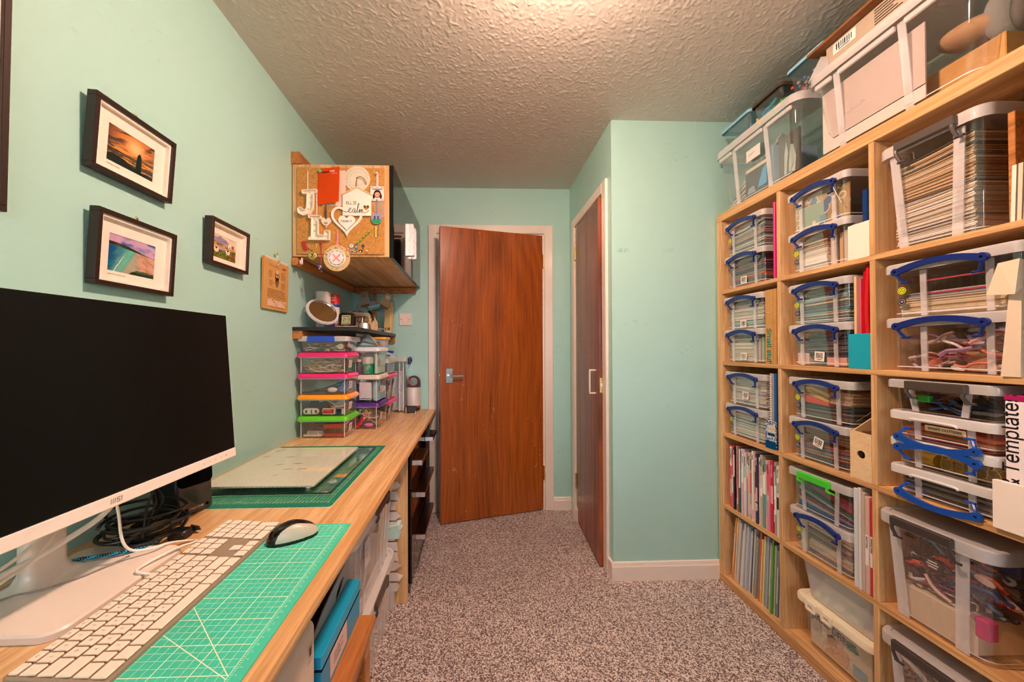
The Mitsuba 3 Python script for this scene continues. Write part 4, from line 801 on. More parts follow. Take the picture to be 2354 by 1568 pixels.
one('paper_block', bx(-.612, -.548, 1.975, 2.10, w2[1] + .012, w2[1] + .106, .001), 'matte', 'white paper block standing in the grey lidded box', 'paper', '#cfc4cb')
one('card_pack', bx(-.540, -.514, 1.985, 2.14, w2[1] + .006, w2[1] + .110, .001), 'matte', 'pale blue card pack in the grey lidded box', 'card', '#93b9c4')
one('card_pack', bx(-.634, -.616, 1.99, 2.13, w2[1] + .006, w2[1] + .09, .001), 'matte', 'dark blue card pack in the grey lidded box', 'card', '#2f4a78')
jr = thing('jar', 'green jar with a wide white lid in the top box of the second stack', 'jar')
put(jr, lathe([(0, 0), (.030, 0), (.031, .004), (.031, .052), (0, .052)], o=(-.572, 2.01, w2[2] + .005)), 'plastic', '#14915c', smooth=40)
part(jr, 'lid', lathe([(0, .0525), (.033, .0525), (.033, .066), (.034, .084), (.032, .088), (0, .088)], o=(-.572, 2.01, w2[2] + .005)), 'plastic', '#d6cabb', smooth=40)
for k, (x, y, hgt) in enumerate(((-.618, 1.992, .062), (-.617, 2.03, .075))):
    b = thing('bottle', ['small dark bottle with white cap at the left in the jar box', 'taller small bottle with white cap behind in the jar box'][k], 'bottle')
    put(b, lathe([(0, 0), (.016, 0), (.0165, .003), (.0165, hgt - .018), (.011, hgt - .010), (.011, hgt), (0, hgt)], 20, (x, y, w2[2] + .005)), 'plastic', '#554f5e', smooth=40)
    part(b, 'cap', lathe([(0, hgt + .0002), (.0135, hgt + .0002), (.0135, hgt + .014), (0, hgt + .014)], 20, (x, y, w2[2] + .005)), 'plastic', '#d7ccc2', smooth=40)
one('card_pack', bx(-.534, -.514, 1.985, 2.14, w2[2] + .006, w2[2] + .112, .001), 'matte', 'mint green card pack in the top box of the second stack', 'card', '#a9cfc0')
pk = thing('packet', 'teal striped clear packet lying on the pale lid under the wall shelf', 'packet')
v = VC()
for k in range(5): v.add(hull(np.array([(-.63 + .006 * k, 1.985 + .01 * k, w2[3] + .001 + .009 * k), (-.525 + .001 * k, 1.985 + .01 * k, w2[3] + .001 + .006 * k), (-.62, 2.12, w2[3] + .006 + .009 * k), (-.53, 2.12, w2[3] + .004 + .006 * k), (-.60, 2.0, w2[3] + .012 + .011 * k)])), ['#2d6f77', '#7fb7b4', '#1e3f46', '#c9dcd6', '#3a8590'][k])
put(pk, v, 'plastic')
part(pk, 'wrapping', hull(np.array([(-.64, 1.975, w2[3] + .001), (-.512, 1.97, w2[3] + .001), (-.635, 2.0, w2[3] + .075), (-.565, 1.99, w2[3] + .068), (-.635, 2.13, w2[3] + .07), (-.512, 2.13, w2[3] + .002)])), 'film')
ob = thing('storage_box', 'little clear pot with an orange-yellow lid under the wall shelf', 'storage box')
part(ob, 'tub', tub_mesh(-.600, -.512, 2.14, 2.24, w2[3] + .0006, w2[3] + .050, .006, .012), 'milky', smooth=40)
part(ob, 'lid', lid_mesh(-.606, -.506, 2.134, 2.246, w2[3] + .044, w2[3] + .058, .014), 'plastic', '#e39a2a', smooth=40)

# third stack and the tall box by the far wall
t3 = [ZD + .0006, .850, 1.008]
lidded('clear box with pink lid, lower one of the pair behind the purple lidded box', -.690, -.512, 2.188, 2.44, t3[0], t3[1] - .0006, '#d4286d', seed=21)
lidded('clear box with pink lid, upper one of the pair behind the grey lidded box', -.690, -.512, 2.188, 2.44, t3[1], t3[2] - .0006, '#d4286d', seed=22)
content('craft_bits', 'mixed pastel craft pieces in the lower box with the pink lid', 'craft pieces', tangle(I4, -.68, -.525, 2.20, 2.42, t3[0] + .004, t3[0] + .085, ['#c7b9c4', '#8b8fa8', '#d8d2cf', '#a35a5a', '#5a8f86'], 7, 26))
content('craft_bits', 'teal and red craft pieces in the upper box with the pink lid', 'craft pieces', tangle(I4, -.68, -.525, 2.20, 2.42, t3[1] + .004, t3[1] + .12, ['#2f6f78', '#a13b3a', '#d8cfc9', '#6b6f80', '#c9a06a'], 9, 30))
l3 = crate('low clear box of blue and white bits, topmost behind the second stack', I4, -.690, -.505, t3[2], 1.103, d0=2.19, depth=.26, kind=None, ribs=(.5,), rib_w=.006)
content('craft_bits', 'blue and white bits in the low clear box of the third stack', 'craft pieces', tangle(I4, -.675, -.525, 2.21, 2.40, t3[2] + .004, t3[2] + .062, ['#5a5f9a', '#d9d4d8', '#2fa3b8', '#8a86b0', '#b34a58'], 13, 34))
bg = thing('packet', 'clear bag of red, white and blue stickers on the low clear box', 'packet')
v = VC(); r = random.Random(31)
for k in range(14): v.add(at(bx(-.02, .02, -.014, .014, 0, .0015), shift(r.uniform(-.60, -.53), r.uniform(2.23, 2.36), 1.108 + .0026 * k) @ rot([1, .4, 0], r.uniform(-16, 28))), r.choice(['#c12a38', '#e6e0dc', '#2f4a9a', '#8b3f96', '#dfd8d2']))
put(bg, v, 'matte'); part(bg, 'wrapping', hull(np.array([(-.655, 2.2, 1.1035), (-.505, 2.2, 1.1035), (-.64, 2.21, 1.155), (-.585, 2.21, 1.172), (-.52, 2.3, 1.135), (-.655, 2.42, 1.1035), (-.505, 2.42, 1.1035), (-.60, 2.4, 1.15)])), 'film')
tb = thing('storage_box', 'tall clear box with a dark blue clip handle by the far wall', 'storage box')
part(tb, 'tub', tub_mesh(-.70, -.458, 2.475, 2.615, ZD + .0006, 1.088, .012, .018), 'clear', smooth=40)
part(tb, 'lid', lid_mesh(-.712, -.446, 2.463, 2.625, 1.076, 1.104, .02), 'milky', smooth=40)
for x in (-.500, -.475): part(tb, 'rib', bx(x - .004, x + .004, 2.482, 2.487, ZD + .01, 1.075), 'frosty')
part(tb, 'handle', at(arc_handle(.07, .105, .0, None, 0, leg=.030), frame((-.4445, 2.475, 1.088), (0, 1, 0), (-1, 0, 0))), 'plastic', '#14236e', smooth=35)
side_note(tb, frame((-.4535, 2.545, .945), (0, 1, 0), (.03, 0, 1)), .030, .05, '#cfc3c8', 1, 5)
content('paper_stack', 'pale papers standing in the tall clear box', 'papers', layers(I4 @ frame((-.69, 2.6, ZD + .01), (0, 0, 1), (0, -1, 0)) , .0, .27, .0, .10, .0, .20, [C('#b7c3c4'), C('#cfd2d0'), C('#9fb4ba')], 5, .003, .009), kind='stuff')

# lantern speaker and tape measure
ln = thing('lantern', 'white cylindrical lantern with black ring top and red trims by the far wall', 'lantern')
lo = (-.421, 2.575, ZD + .0006)
part(ln, 'base', lathe([(0, 0), (.038, 0), (.043, .006), (.0455, .020), (0, .020)], 36, lo), 'plastic', '#1a1514', smooth=40)
part(ln, 'red_band', lathe([(0, .0202), (.0455, .0202), (.0462, .024), (.0462, .030), (.0455, .034), (0, .034)], 36, lo), 'gloss', '#c8222a', smooth=40)
part(ln, 'diffuser', lathe([(0, .0342), (.0455, .0342), (.0455, .160), (0, .160)], 36, lo), 'plastic', '#e6e1df', smooth=40)
ring = Polygon([(-.0455, 0), (.0455, 0), (.0455, .034)] + [(.0455 * math.cos(a), .034 + .0455 * math.sin(a)) for a in np.linspace(0, math.pi, 20)] + [(-.0455, .034)]).buffer(0)
lm = frame((lo[0], lo[1] - .018, lo[2] + .1602), (1, 0, 0), (0, 0, 1)) @ shift(0, 0, -.036)
part(ln, 'top_ring', at(ext(ring.difference(Point(0, .040).buffer(.030, quad_segs=10)), 0, .036), lm), 'plastic', '#191413', smooth=35)
part(ln, 'ring_liner', at(ext(Point(0, .040).buffer(.0300, quad_segs=10).difference(Point(0, .040).buffer(.0255, quad_segs=10)), -.001, .037), lm), 'gloss', '#c8222a', smooth=35)
tpm = thing('tape_measure', 'black tape measure with a yellow stripe in front of the lantern', 'tape measure')
part(tpm, 'case', at(ext(rrect(-.040, .040, 0, .044, .014, 5), 0, .032, .004), frame((-.425, 2.488, ZD + .0006), (1, .1, 0), (0, 0, 1))), 'plastic', '#17130f', smooth=35)
part(tpm, 'grip_stripe', at(bx(-.034, -.028, .004, .040, -.0005, .0326), frame((-.425, 2.488, ZD + .0006), (1, .1, 0), (0, 0, 1))), 'plastic', '#d2b02c')
part(tpm, 'hook', at(bx(.030, .035, -.0, .012, .033, .036), frame((-.425, 2.488, ZD + .0006), (1, .1, 0), (0, 0, 1))), 'satin_metal')

# ------------------------------------------------------------------ wall shelf over the stacks
ws = thing('wall_shelf', 'black shelf board on wooden battens over the box stacks', 'shelf')
part(ws, 'board', bx(XL + .001, -.556, 1.764, YF - .002, 1.248, 1.266, .001), 'plastic', '#17120f')
part(ws, 'batten', bx(XL + .001, XL + .046, 1.764, YF - .03, 1.210, 1.2478, .001), 'pine', label='wooden batten along the left wall')
part(ws, 'batten', bx(XL + .05, -.560, YF - .028, YF - .001, 1.205, 1.2478, .001), 'pine', label='wooden batten along the far wall')
SZ = 1.2665
mr = thing('mirror', 'round tilted mirror on a clear stand at the end of the black shelf', 'mirror')
mn = np.array([.593, -.559, .571]); mxd = np.array([.559, .593, 0]) ; mro = frame((-.766, 1.885, 1.350), mxd, np.cross(mn, mxd))
part(mr, 'rim', at(lathe([(.068, -.006), (.080, -.006), (.083, 0), (.080, .006), (.068, .006), (.066, 0), (.068, -.006)], 48), mro), 'milky', smooth=40)
part(mr, 'ring', at(lathe([(.0655, -.003), (.0685, -.003), (.0685, .0065), (.0655, .0065), (.0655, -.003)], 48), mro), 'chrome', smooth=40)
part(mr, 'glass', at(trimesh.creation.cylinder(radius=.0655, height=.003, sections=48), mro), 'mirror_face')
for sx in (-1, 1):
    a = (mro @ np.array([sx * .088, 0, 0, 1]))[:3]
    part(mr, 'arm', cat(tube([a, a + [sx * .004, 0, -.01], [a[0] + sx * .006, a[1] + .004, SZ + .012], [a[0] - sx * .012, a[1] + .01, SZ + .005]], .0042, 8, 5), ball(a, .006, 1)), 'clear', smooth=40)
part(mr, 'base', at(ext(Point(0, 0).buffer(1, quad_segs=8), 0, .004), shift(-.766, 1.895, SZ) @ np.diag([.075, .05, 1, 1])), 'clear')
pot = thing('bottle', 'large white lidded pot behind the round mirror', 'pot')
part(pot, 'body', lathe([(0, 0), (.036, 0), (.037, .003), (.037, .135), (0, .135)], 32, (-.800, 1.975, SZ + .0003)), 'plastic', '#c9ccd0', smooth=40)
part(pot, 'cap', lathe([(0, .1352), (.0375, .1352), (.0375, .194), (.035, .197), (0, .197)], 32, (-.800, 1.975, SZ + .0003)), 'gloss', '#ded9d6', smooth=40)
can = thing('spray_can', 'red white and blue can standing behind the mirror', 'can')
part(can, 'body', lathe([(0, 0), (.021, 0), (.021, .135), (0, .135)], 28, (-.745, 2.00, SZ + .0003)), 'plastic', '#d9d3cf', smooth=40)
part(can, 'blue_band', lathe([(.0212, .118), (.0214, .118), (.0214, .134), (.0212, .134)], 28, (-.745, 2.00, SZ + .0003)), 'plastic', '#1b2f7d', smooth=40)
part(can, 'red_band', lathe([(0, .1352), (.0214, .1352), (.0214, .182), (.019, .186), (0, .186)], 28, (-.745, 2.00, SZ + .0003)), 'plastic', '#c3191f', smooth=40)
part(can, 'lettering', cat(txt('GLUE', .0065, frame((-.748, 1.9780, SZ + .165), (1, 0, 0), (0, 0, 1)), .0004, center=True), txt('STICK', .0055, frame((-.748, 1.9780, SZ + .152), (1, 0, 0), (0, 0, 1)), .0004, center=True)), 'matte', '#eadfdd')
for k, (x, y, w, h, c, l) in enumerate(((-.792, 1.93, .030, .045, '#9fa6ad', 'grey printed carton low behind the mirror'), (-.745, 1.935, .026, .030, '#5c2a78', 'purple printed carton low behind the mirror'), (-.712, 1.94, .012, .026, '#b3202a', 'small red item low behind the mirror'))):
    one('small_carton', bx(x - w / 2, x + w / 2, y, y + .03, SZ + .0003, SZ + h, .001), 'plastic', l, 'carton', c)
pp = thing('small_carton', 'bright purple carton between mirror and clock', 'carton')
put(pp, bx(-.705, -.650, 1.945, 1.985, SZ + .0003, SZ + .058, .001), 'plastic', '#6f2a9e'); part(pp, 'panel', bx(-.680, -.652, 1.9445, 1.9452, SZ + .004, SZ + .050), 'plastic', '#b05bd0')
ck = thing('alarm_clock', 'small black digital clock with a grey display on the shelf edge', 'clock')
cko = frame((-.660, 1.800, SZ + .0003), (1, -.05, 0), (0, .12, 1))
part(ck, 'case', at(ext(rrect(0, .078, 0, .072, .017, 6), -.024, 0, .003), cko), 'gloss', '#1b100c', smooth=35)
dsp = part(ck, 'display', at(ext(rrect(.017, .061, .013, .059, .003), 0, .0006), cko), 'plastic', '#a39f79')
def seg(ch, x, y, w, h):
    m = {'0': 'abcdef', '1': 'bc', '2': 'abged', '3': 'abgcd', ':': ''}[ch]; t = w * .2; q = {'a': (0, h - t, w, h), 'd': (0, 0, w, t), 'g': (0, h / 2 - t / 2, w, h / 2 + t / 2), 'f': (0, h / 2, t, h), 'b': (w - t, h / 2, w, h), 'e': (0, 0, t, h / 2), 'c': (w - t, 0, w, h / 2)}
    return [bx(x + a, x + c, y + b, y + d, .0006, .0010) for a, b, c, d in (q[k] for k in m)]
part(dsp, 'digits', at(cat(*seg('1', .0195, .027, .006, .018), *seg('2', .0275, .027, .0085, .018), *seg('1', .040, .027, .006, .018), *seg('3', .0485, .027, .0085, .018), bx(.0375, .0390, .032, .0335, .0006, .001), bx(.0375, .0390, .038, .0395, .0006, .001), *[bx(.022 + .006 * k, .026 + .006 * k, .051, .0545, .0006, .001) for k in range(6)], *[bx(.022 + .010 * k, .028 + .010 * k, .017, .021, .0006, .001) for k in range(4)]), cko), 'matte', '#24231a')
part(ck, 'lettering', txt('ACCTIM', .0034, cko @ shift(.039, .0045, .0001), .0004, center=True), 'matte', '#d8cdc6')
cr = thing('card_holder', 'flat clear tray with white sheet under the clock', 'tray')
put(cr, bx(-.655, -.562, 1.768, 1.796, SZ + .0003, SZ + .004, .001), 'plastic', '#b9aaa6')
sh = thing('tape_dispenser', 'silver-blue desk gadget with two clear domes beside the clock', 'dispenser')
part(sh, 'base', lathe([(0, 0), (.036, 0), (.037, .004), (.035, .022), (.030, .036), (0, .038)], 32, (-.606, 2.05, SZ + .0003)), 'satin_metal', smooth=40)
for k, x in enumerate((-.628, -.592)): part(sh, 'dome', ball((x, 2.035, SZ + .054), (.015, .015, .020), 2), 'smoke_clear', smooth=True)
part(sh, 'spike', lathe([(0, .0), (.008, .0), (.001, .030), (0, .031)], 16, (-.608, 2.02, SZ + .038)), 'chrome', smooth=40)
oz = thing('desk_organiser', 'pale plywood tool carrier with a slot handle on the black shelf', 'organiser')
op = Polygon([(-.075, 0), (.075, 0), (.075, .052), (.062, .078), (.055, .095), (.035, .108), (-.060, .112), (-.068, .118), (-.075, .110)])
slot = rrect(-.036, .020, .074, .090, .0075, 4)
oo = frame((-.662, 2.195, SZ + .0003), (1, 0, 0), (0, 0, 1))
part(oz, 'side_panel', at(ext(op.difference(slot), 0, .006), oo), 'light_ply'); part(oz, 'side_panel', at(ext(op.difference(slot), -.066, -.060), oo), 'light_ply')
part(oz, 'floor', at(bx(-.073, .073, .004, .010, -.060, 0), oo), 'light_ply')
yl = one('pencil', tube([(-.712, 2.22, SZ + .083), (-.668, 2.23, SZ + .080)], .0036, 8, 0), 'plastic', 'orange-yellow pencil seen through the carrier slot', 'pencil', '#e0a21c')
cps = thing('clip_tool', 'black gripped pliers hanging over the plywood carrier', 'pliers')
put(cps, cat(tube([(-.620, 2.190, SZ + .120), (-.600, 2.180, SZ + .104), (-.592, 2.178, SZ + .080), (-.596, 2.178, SZ + .060)], .005, 8, 4), tube([(-.625, 2.196, SZ + .116), (-.607, 2.186, SZ + .100), (-.603, 2.182, SZ + .078)], .004, 8, 4)), 'plastic', '#171413', smooth=True)
# grey cutter behind, cream organiser, plug
gc = thing('rotary_cutter', 'round grey rotary tool with a ridge leaning behind the carrier', 'rotary tool')
go = frame((-.742, 2.36, SZ + .072), (1, 0, 0), (0, .15, 1))
part(gc, 'body', at(lathe([(0, -.022), (.060, -.022), (.068, -.012), (.068, .010), (.058, .020), (0, .022)], 40), go), 'plastic', '#6d7076', smooth=40)
part(gc, 'ridge', at(bx(-.009, .009, -.02, .098, .020, .040, .004), go @ rot([0, 0, 1], -6)), 'plastic', '#83868b', smooth=30)
part(gc, 'collar', at(lathe([(.030, .020), (.044, .020), (.042, .030), (.030, .030), (.030, .020)], 32), go @ shift(.006, -.028, 0)), 'plastic', '#4d5056', smooth=40)
co = thing('paper_trimmer', 'upright cream paper trimmer leaning at the far wall', 'trimmer')
part(co, 'board', at(bx(-.030, .030, 0, .225, -.018, 0, .003), frame((-.592, 2.545, SZ + .0003), (1, 0, 0), (0, .12, 1))), 'plastic', '#cbb075', smooth=30)
part(co, 'rail', at(bx(.010, .016, .004, .222, 0, .005, .001), frame((-.592, 2.545, SZ + .0003), (1, 0, 0), (0, .12, 1))), 'plastic', '#dcc893')
for k, (x, z, a) in enumerate(((-.752, 1.512, 12), (-.604, 1.500, -30))):
    pd = thing('padlock_tag', ['beige round-headed wooden tag hanging at the left of the ship ornament', 'beige round-headed tag with a cream button right of the ship ornament'][k], 'tag')
    o = frame((x, 2.560, z), (1, 0, 0), (0, 0, 1)) @ rot([0, 0, 1], a)
    part(pd, 'body', at(ext(Point(0, .02).buffer(.028, quad_segs=8).union(Polygon([(-.026, .01), (.026, .01), (.036, -.045), (-.036, -.045)])), 0, .008), o), 'plastic', ['#9b8f78', '#b0986a'][k])
    part(pd, 'button', at(lathe([(0, .0085), (.016, .0085), (.016, .012), (.012, .014), (0, .012)], 24), o @ shift(0, .02, 0)), 'plastic', ['#8f8470', '#e3d8c2'][k], smooth=40)
    part(pd, 'foot', at(hull(np.array([(s * .040, -.050, 0.) for s in (-1, 1)] + [(s * .040, -.058, .010) for s in (-1, 1)] + [(s * .034, -.044, .008) for s in (-1, 1)])), o), 'plastic', '#8a4a22')
    part(pd, 'cord', tube([(o @ np.array([0, .042, .004, 1]))[:3], [(x + .700) * .75 - .700, 2.575, 1.566], [-.706 + .016 * k, 2.575, 1.588], [-.700, 2.578, 1.590]], .0011, 6, 5), 'plastic', '#c9c2b6')
sb = thing('ship_ornament', 'little hanging paper ship with blue and white striped hull', 'ornament')
so = frame((-.690, 2.550, 1.452), (1, 0, .20), (-.2, 0, 1))
part(sb, 'hull', at(ext(Polygon([(-.040, .012), (.050, .012), (.036, -.020), (-.022, -.020)]), 0, .010), so), 'plastic', '#5db9cc')
part(sb, 'stripe', at(cat(ext(Polygon([(-.036, .006), (.046, .006), (.042, -.004), (-.030, -.004)]), .0101, .0108)), so), 'matte', '#dfe6e6')
part(sb, 'cabin', at(ext(Polygon([(-.026, .0125), (.024, .0125), (.012, .040), (-.026, .034)]), 0, .008), so), 'plastic', '#9b93a8')
part(sb, 'pennant', at(ext(Polygon([(-.020, .074), (.026, .066), (-.004, .042)]), 0, .004), so), 'matte', '#5f8792')
part(sb, 'string', tube([(-.700, 2.555, 1.590), (-.703, 2.553, 1.53), (-.700, 2.552, 1.49)], .0009, 5, 3), 'plastic', '#c9c2b6')
pg = thing('plug', 'white three-pin mains plug with a coiled lead on the black shelf', 'plug')
part(pg, 'body', bx(-.606, -.566, 2.49, 2.535, SZ + .0003, SZ + .020, .004), 'plastic', '#d9cbc6', smooth=30)
for x, y in ((-.598, 2.5), (-.586, 2.525), (-.572, 2.5)): part(pg, 'pin', bx(x - .0025, x + .0025, y - .002, y + .002, SZ + .020, SZ + .039), 'plastic', '#2b1d16')
part(pg, 'lead', tube([(-.606, 2.51, SZ + .008), (-.628, 2.49, SZ + .006), (-.648, 2.47, SZ + .012), (-.640, 2.44, SZ + .026), (-.612, 2.44, SZ + .028), (-.588, 2.45, SZ + .018), (-.59, 2.47, SZ + .006), (-.63, 2.48, SZ + .004)], .0024, 6, 5), 'plastic', '#d9cbc6', smooth=True)
one('tin', bx(-.662, -.628, 2.40, 2.43, SZ + .0003, SZ + .026, .003), 'plastic', 'small reddish-brown tin beside the plug lead', 'tin', '#8a3f26')

# ------------------------------------------------------------------ wall cabinet with the cork board
cb = thing('wall_cabinet', 'oak wall cabinet with glossy black doors hung in the corner over the desk', 'cabinet')
KXL, KXR, KYN, KYF, KZ0, KZ1 = XL + .004, -.402, 1.756, YF - .002, 1.598, 2.036
part(cb, 'side_panel', bx(KXL, KXR, KYN, KYN + .018, KZ0, KZ1, .001), 'oak_up'); part(cb, 'side_panel', bx(KXL, KXR, KYF - .018, KYF, KZ0, KZ1, .001), 'oak_up')
part(cb, 'top_panel', bx(KXL, KXR, KYN + .018, KYF - .018, KZ1 - .018, KZ1), 'oak_along'); part(cb, 'bottom_panel', bx(KXL, KXR, KYN + .018, KYF - .018, KZ0, KZ0 + .018), 'oak_along')
for y0, y1 in ((KYN - .001, 2.247), (2.250, KYF - .004)):
    d = part(cb, 'door', bx(KXR + .002, KXR + .020, y0, y1, KZ0 - .004, KZ1, .001), 'black_gloss')
    yh = y1 - .050 if y0 < 2 else y0 + .012
    yh = 2.190 if y0 < 2 else 2.275
    h = part(d, 'handle', cat(bx(KXR + .020, KXR + .044, yh, yh + .028, 1.715, 1.721), bx(KXR + .020, KXR + .044, yh, yh + .028, 1.899, 1.905), bx(KXR + .020, KXR + .044, yh, yh + .004, 1.721, 1.899), bx(KXR + .020, KXR + .044, yh + .024, yh + .028, 1.721, 1.899)), 'satin_metal')
    part(h, 'grip', bx(KXR + .021, KXR + .038, yh + .004, yh + .024, 1.721, 1.899), 'bar_dark')
bt = thing('wall_batten', 'orange pine batten fixed along the left wall above the cabinet', 'batten')
put(bt, ext(Polygon([(0, 0), (.050, 0), (.050, .030), (.032, .052), (0, .052)]), 0, KYF - KYN - .06), 'pine'); 
scene[bt] = mikit.ply(at(ext(Polygon([(0, 0), (.050, 0), (.050, .034), (.040, .056), (0, .056)]), 0, .80), np.array([[1, 0, 0, XL + .0005], [0, 0, 1, KYN - .006], [0, 1, 0, KZ1 + .0005], [0, 0, 0, 1.0]])), 'pine')
one('wall_batten', bx(XL + .0005, XL + .030, KYN - .004, YF - .03, KZ0 - .042, KZ0 - .005, .001), 'pine', 'orange pine batten along the left wall under the cabinet', 'batten')
b3 = one('wall_batten', bx(XL + .032, -.412, YF - .028, YF - .0005, KZ0 - .046, KZ0 - .005, .001), 'pine', 'orange pine batten across the far wall under the cabinet', 'batten')
for x in (-.70, -.53): part(b3, 'screw', at(trimesh.creation.cylinder(radius=.004, height=.002, sections=10), shift(x, YF - .029, KZ0 - .026) @ rot([1, 0, 0], 90)), 'matte', '#3a1f0e')
one('wall_post', bx(-.722, -.690, YF - .022, YF - .0005, 1.268, KZ0 - .047, .001), 'pine', 'short upright wooden strip on the far wall under the cabinet', 'batten')
# cork board and what is pinned to it; local x right, y up, z towards the viewer
CK = frame((-.832, KYN - .0005, KZ0 + .010), (1, 0, 0), (0, 0, 1)); CKW, CKH = .408, .410
ckb = one('cork_board', at(bx(0, CKW, 0, CKH, 0, .006, .0008), CK), 'cork', 'cork pin board on the end of the wall cabinet', 'cork board')
Kx, Kz = -.832, KZ0 + .010
def W(x, z, d=.0075): return CK @ shift(x - Kx, z - Kz, d)
def pin(parent, x, z, c, d=.012): part(parent, 'pin', at(lathe([(0, 0), (.0035, 0), (.0025, .004), (.0045, .008), (0, .009)], 12), W(x, z, d)), 'plastic', c, smooth=40)
def heart(w, h):
    t = np.linspace(0, 2 * math.pi, 60); X = 16 * np.sin(t) ** 3; Y = 13 * np.cos(t) - 5 * np.cos(2 * t) - 2 * np.cos(3 * t) - np.cos(4 * t)
    X = X / 32 * w; Y = (Y + 17) / 29 * h; return Polygon(np.c_[X, Y]).buffer(0)
# hanging illuminated letters
def letter(label, ch, x, z, poly, lights, cord=None):
    k = thing('letter_light', label, 'letter ornament')
    part(k, 'back', at(ext(poly, 0, .004), W(x, z)), 'plastic', '#e9ddd0'); part(k, 'rim', at(ext(poly.difference(poly.buffer(-.0022)), 0, .016), W(x, z)), 'plastic', '#f3e9dd')
    for a, b in lights: part(k, 'bulb', at(ball((a, b, .007), .0038, 1), W(x, z)), 'plastic', '#e6cf96', smooth=True)
    if cord: part(k, 'ribbon', at(bx(-.003, .003, 0, cord[2], 0, .001), W(cord[0], cord[1], .008)), 'plastic', '#d8cabd')
    return k
J = Polygon([(.018, .112), (.082, .117), (.080, .105), (.068, .103), (.064, .030), (.050, .006), (.022, -.002), (.002, .008), (-.002, .026), (.010, .035), (.020, .022), (.034, .022), (.040, .034), (.042, .101), (.021, .099)]).buffer(.003)
Lp = Polygon([(0, .114), (.054, .110), (.052, .100), (.040, .098), (.041, .022), (.072, .022), (.074, .040), (.094, .042), (.093, .0), (.0, .0), (.002, .010), (.012, .012), (.014, .101), (.0, .103)]).buffer(.002)
lj = letter('white letter J ornament with tiny bulbs on the cork board', 'J', -.818, 1.790, J, ((.052, .108), (.054, .085), (.056, .06), (.046, .030), (.013, .024)), (-.780, 1.900, .100))
ll = letter('white letter L ornament with tiny bulbs on the cork board', 'L', -.770, 1.673, Lp, ((.026, .100), (.027, .075), (.027, .045), (.045, .012), (.080, .020)), (-.738, 1.782, .110))
# orange card
cd = thing('greeting_card', 'bright orange greeting card pinned open on the cork board', 'greeting card')
part(cd, 'inside_leaf', at(bx(0, .108, 0, .168, 0, .001), W(-.712, 1.836, .0072)), 'matte', '#e6d5c4')
part(cd, 'front_leaf', at(hull(np.array([(0, 0, 0), (.104, .010, .022), (.110, .172, .026), (0, .170, .001), (0, 0, .001), (.104, .010, .0228), (.110, .172, .0268)])), W(-.732, 1.838, .0086)), 'matte', '#d84a1c')
part(cd, 'lettering', cat(txt('hug!', .0085, W(-.671, 1.988, .0262) @ rot([0, 1, 0], -13), .0004, True), txt('just for you', .0040, W(-.662, 1.978, .0282) @ rot([0, 1, 0], -13), .0003)), 'matte', '#f3e2d6', label='white hand-drawn words')
part(cd, 'lettering', scribble(random.Random(2), .036, .008, 1, W(-.692, 1.990, .0205) @ rot([0, 1, 0], -13), .0012), 'matte', '#1f1512', label='black struck-through words')
part(cd, 'pin', at(lathe([(0, 0), (.0075, 0), (.0078, .003), (.004, .006), (0, .006)], 18), W(-.722, 1.998, .013)), 'plastic', '#4fb88f', smooth=40, label='round green drawing pin')
# disc calculator
dc = thing('paper_disc', 'round cream paper dial with radial marks on the cork board', 'paper dial')
part(dc, 'disc', at(ext(Point(0, 0).buffer(.0605, quad_segs=14), 0, .0015), W(-.550, 1.965, .0075)), 'matte', '#ddd0bd')
part(dc, 'dial_marks', at(cat(*[at(bx(.041, .056, -.0004, .0004, 0, .0003), rot([0, 0, 1], a)) for a in range(0, 360, 18)], *[at(bx(.047, .050, -.0011, .0011, 0, .0003), rot([0, 0, 1], a + 7)) for a in range(0, 360, 18)], ext(Point(0, 0).buffer(.034, quad_segs=12).difference(Point(0, 0).buffer(.0335, quad_segs=12)), 0, .0003)), W(-.550, 1.965, .0091)), 'matte', '#8a7d6c')
part(dc, 'string', cat(at(tube([(-.004, .004, 0), (.018, .006, .008), (.036, -.004, .006), (.045, -.026, .003)], .0018, 6, 5), W(-.550, 1.965, .011)), at(tube([(0, 0, 0), (-.001, -.02, .004), (0, -.048, .004)], .0018, 6, 5), W(-.550, 1.965, .011))), 'plastic', '#9a6a3a', smooth=True)
# house plaque
hs = thing('house_plaque', 'white house shaped plaque reading all is calm', 'plaque')
hw = .130; Hp = Polygon([(-.067, 0), (.065, 0), (.065, .096), (.0, .130), (-.067, .096)])
ht = affinity.translate(heart(.028, .028), .042, .022)
part(hs, 'board', at(ext(Hp.difference(ht), 0, .007), W(-.548, 1.788, .010)), 'plastic', '#f0e4d8')
part(hs, 'roof', at(cat(hull(np.array([(a, b, c) for a, b in ((.0, .1305), (.067, .0965), (.067, .1035), (.0, .1385)) for c in (-.002, .009)])), hull(np.array([(a, b, c) for a, b in ((.0, .1305), (-.069, .0965), (-.069, .1035), (.0, .1385)) for c in (-.002, .009)]))), W(-.548, 1.788, .010)), 'light_ply')
part(hs, 'lettering', cat(txt('ALL IS', .0145, W(-.600, 1.841, .0171) @ np.diag([.80, 1, 1, 1]), .0005)), 'matte', '#1d1714')
sc = []
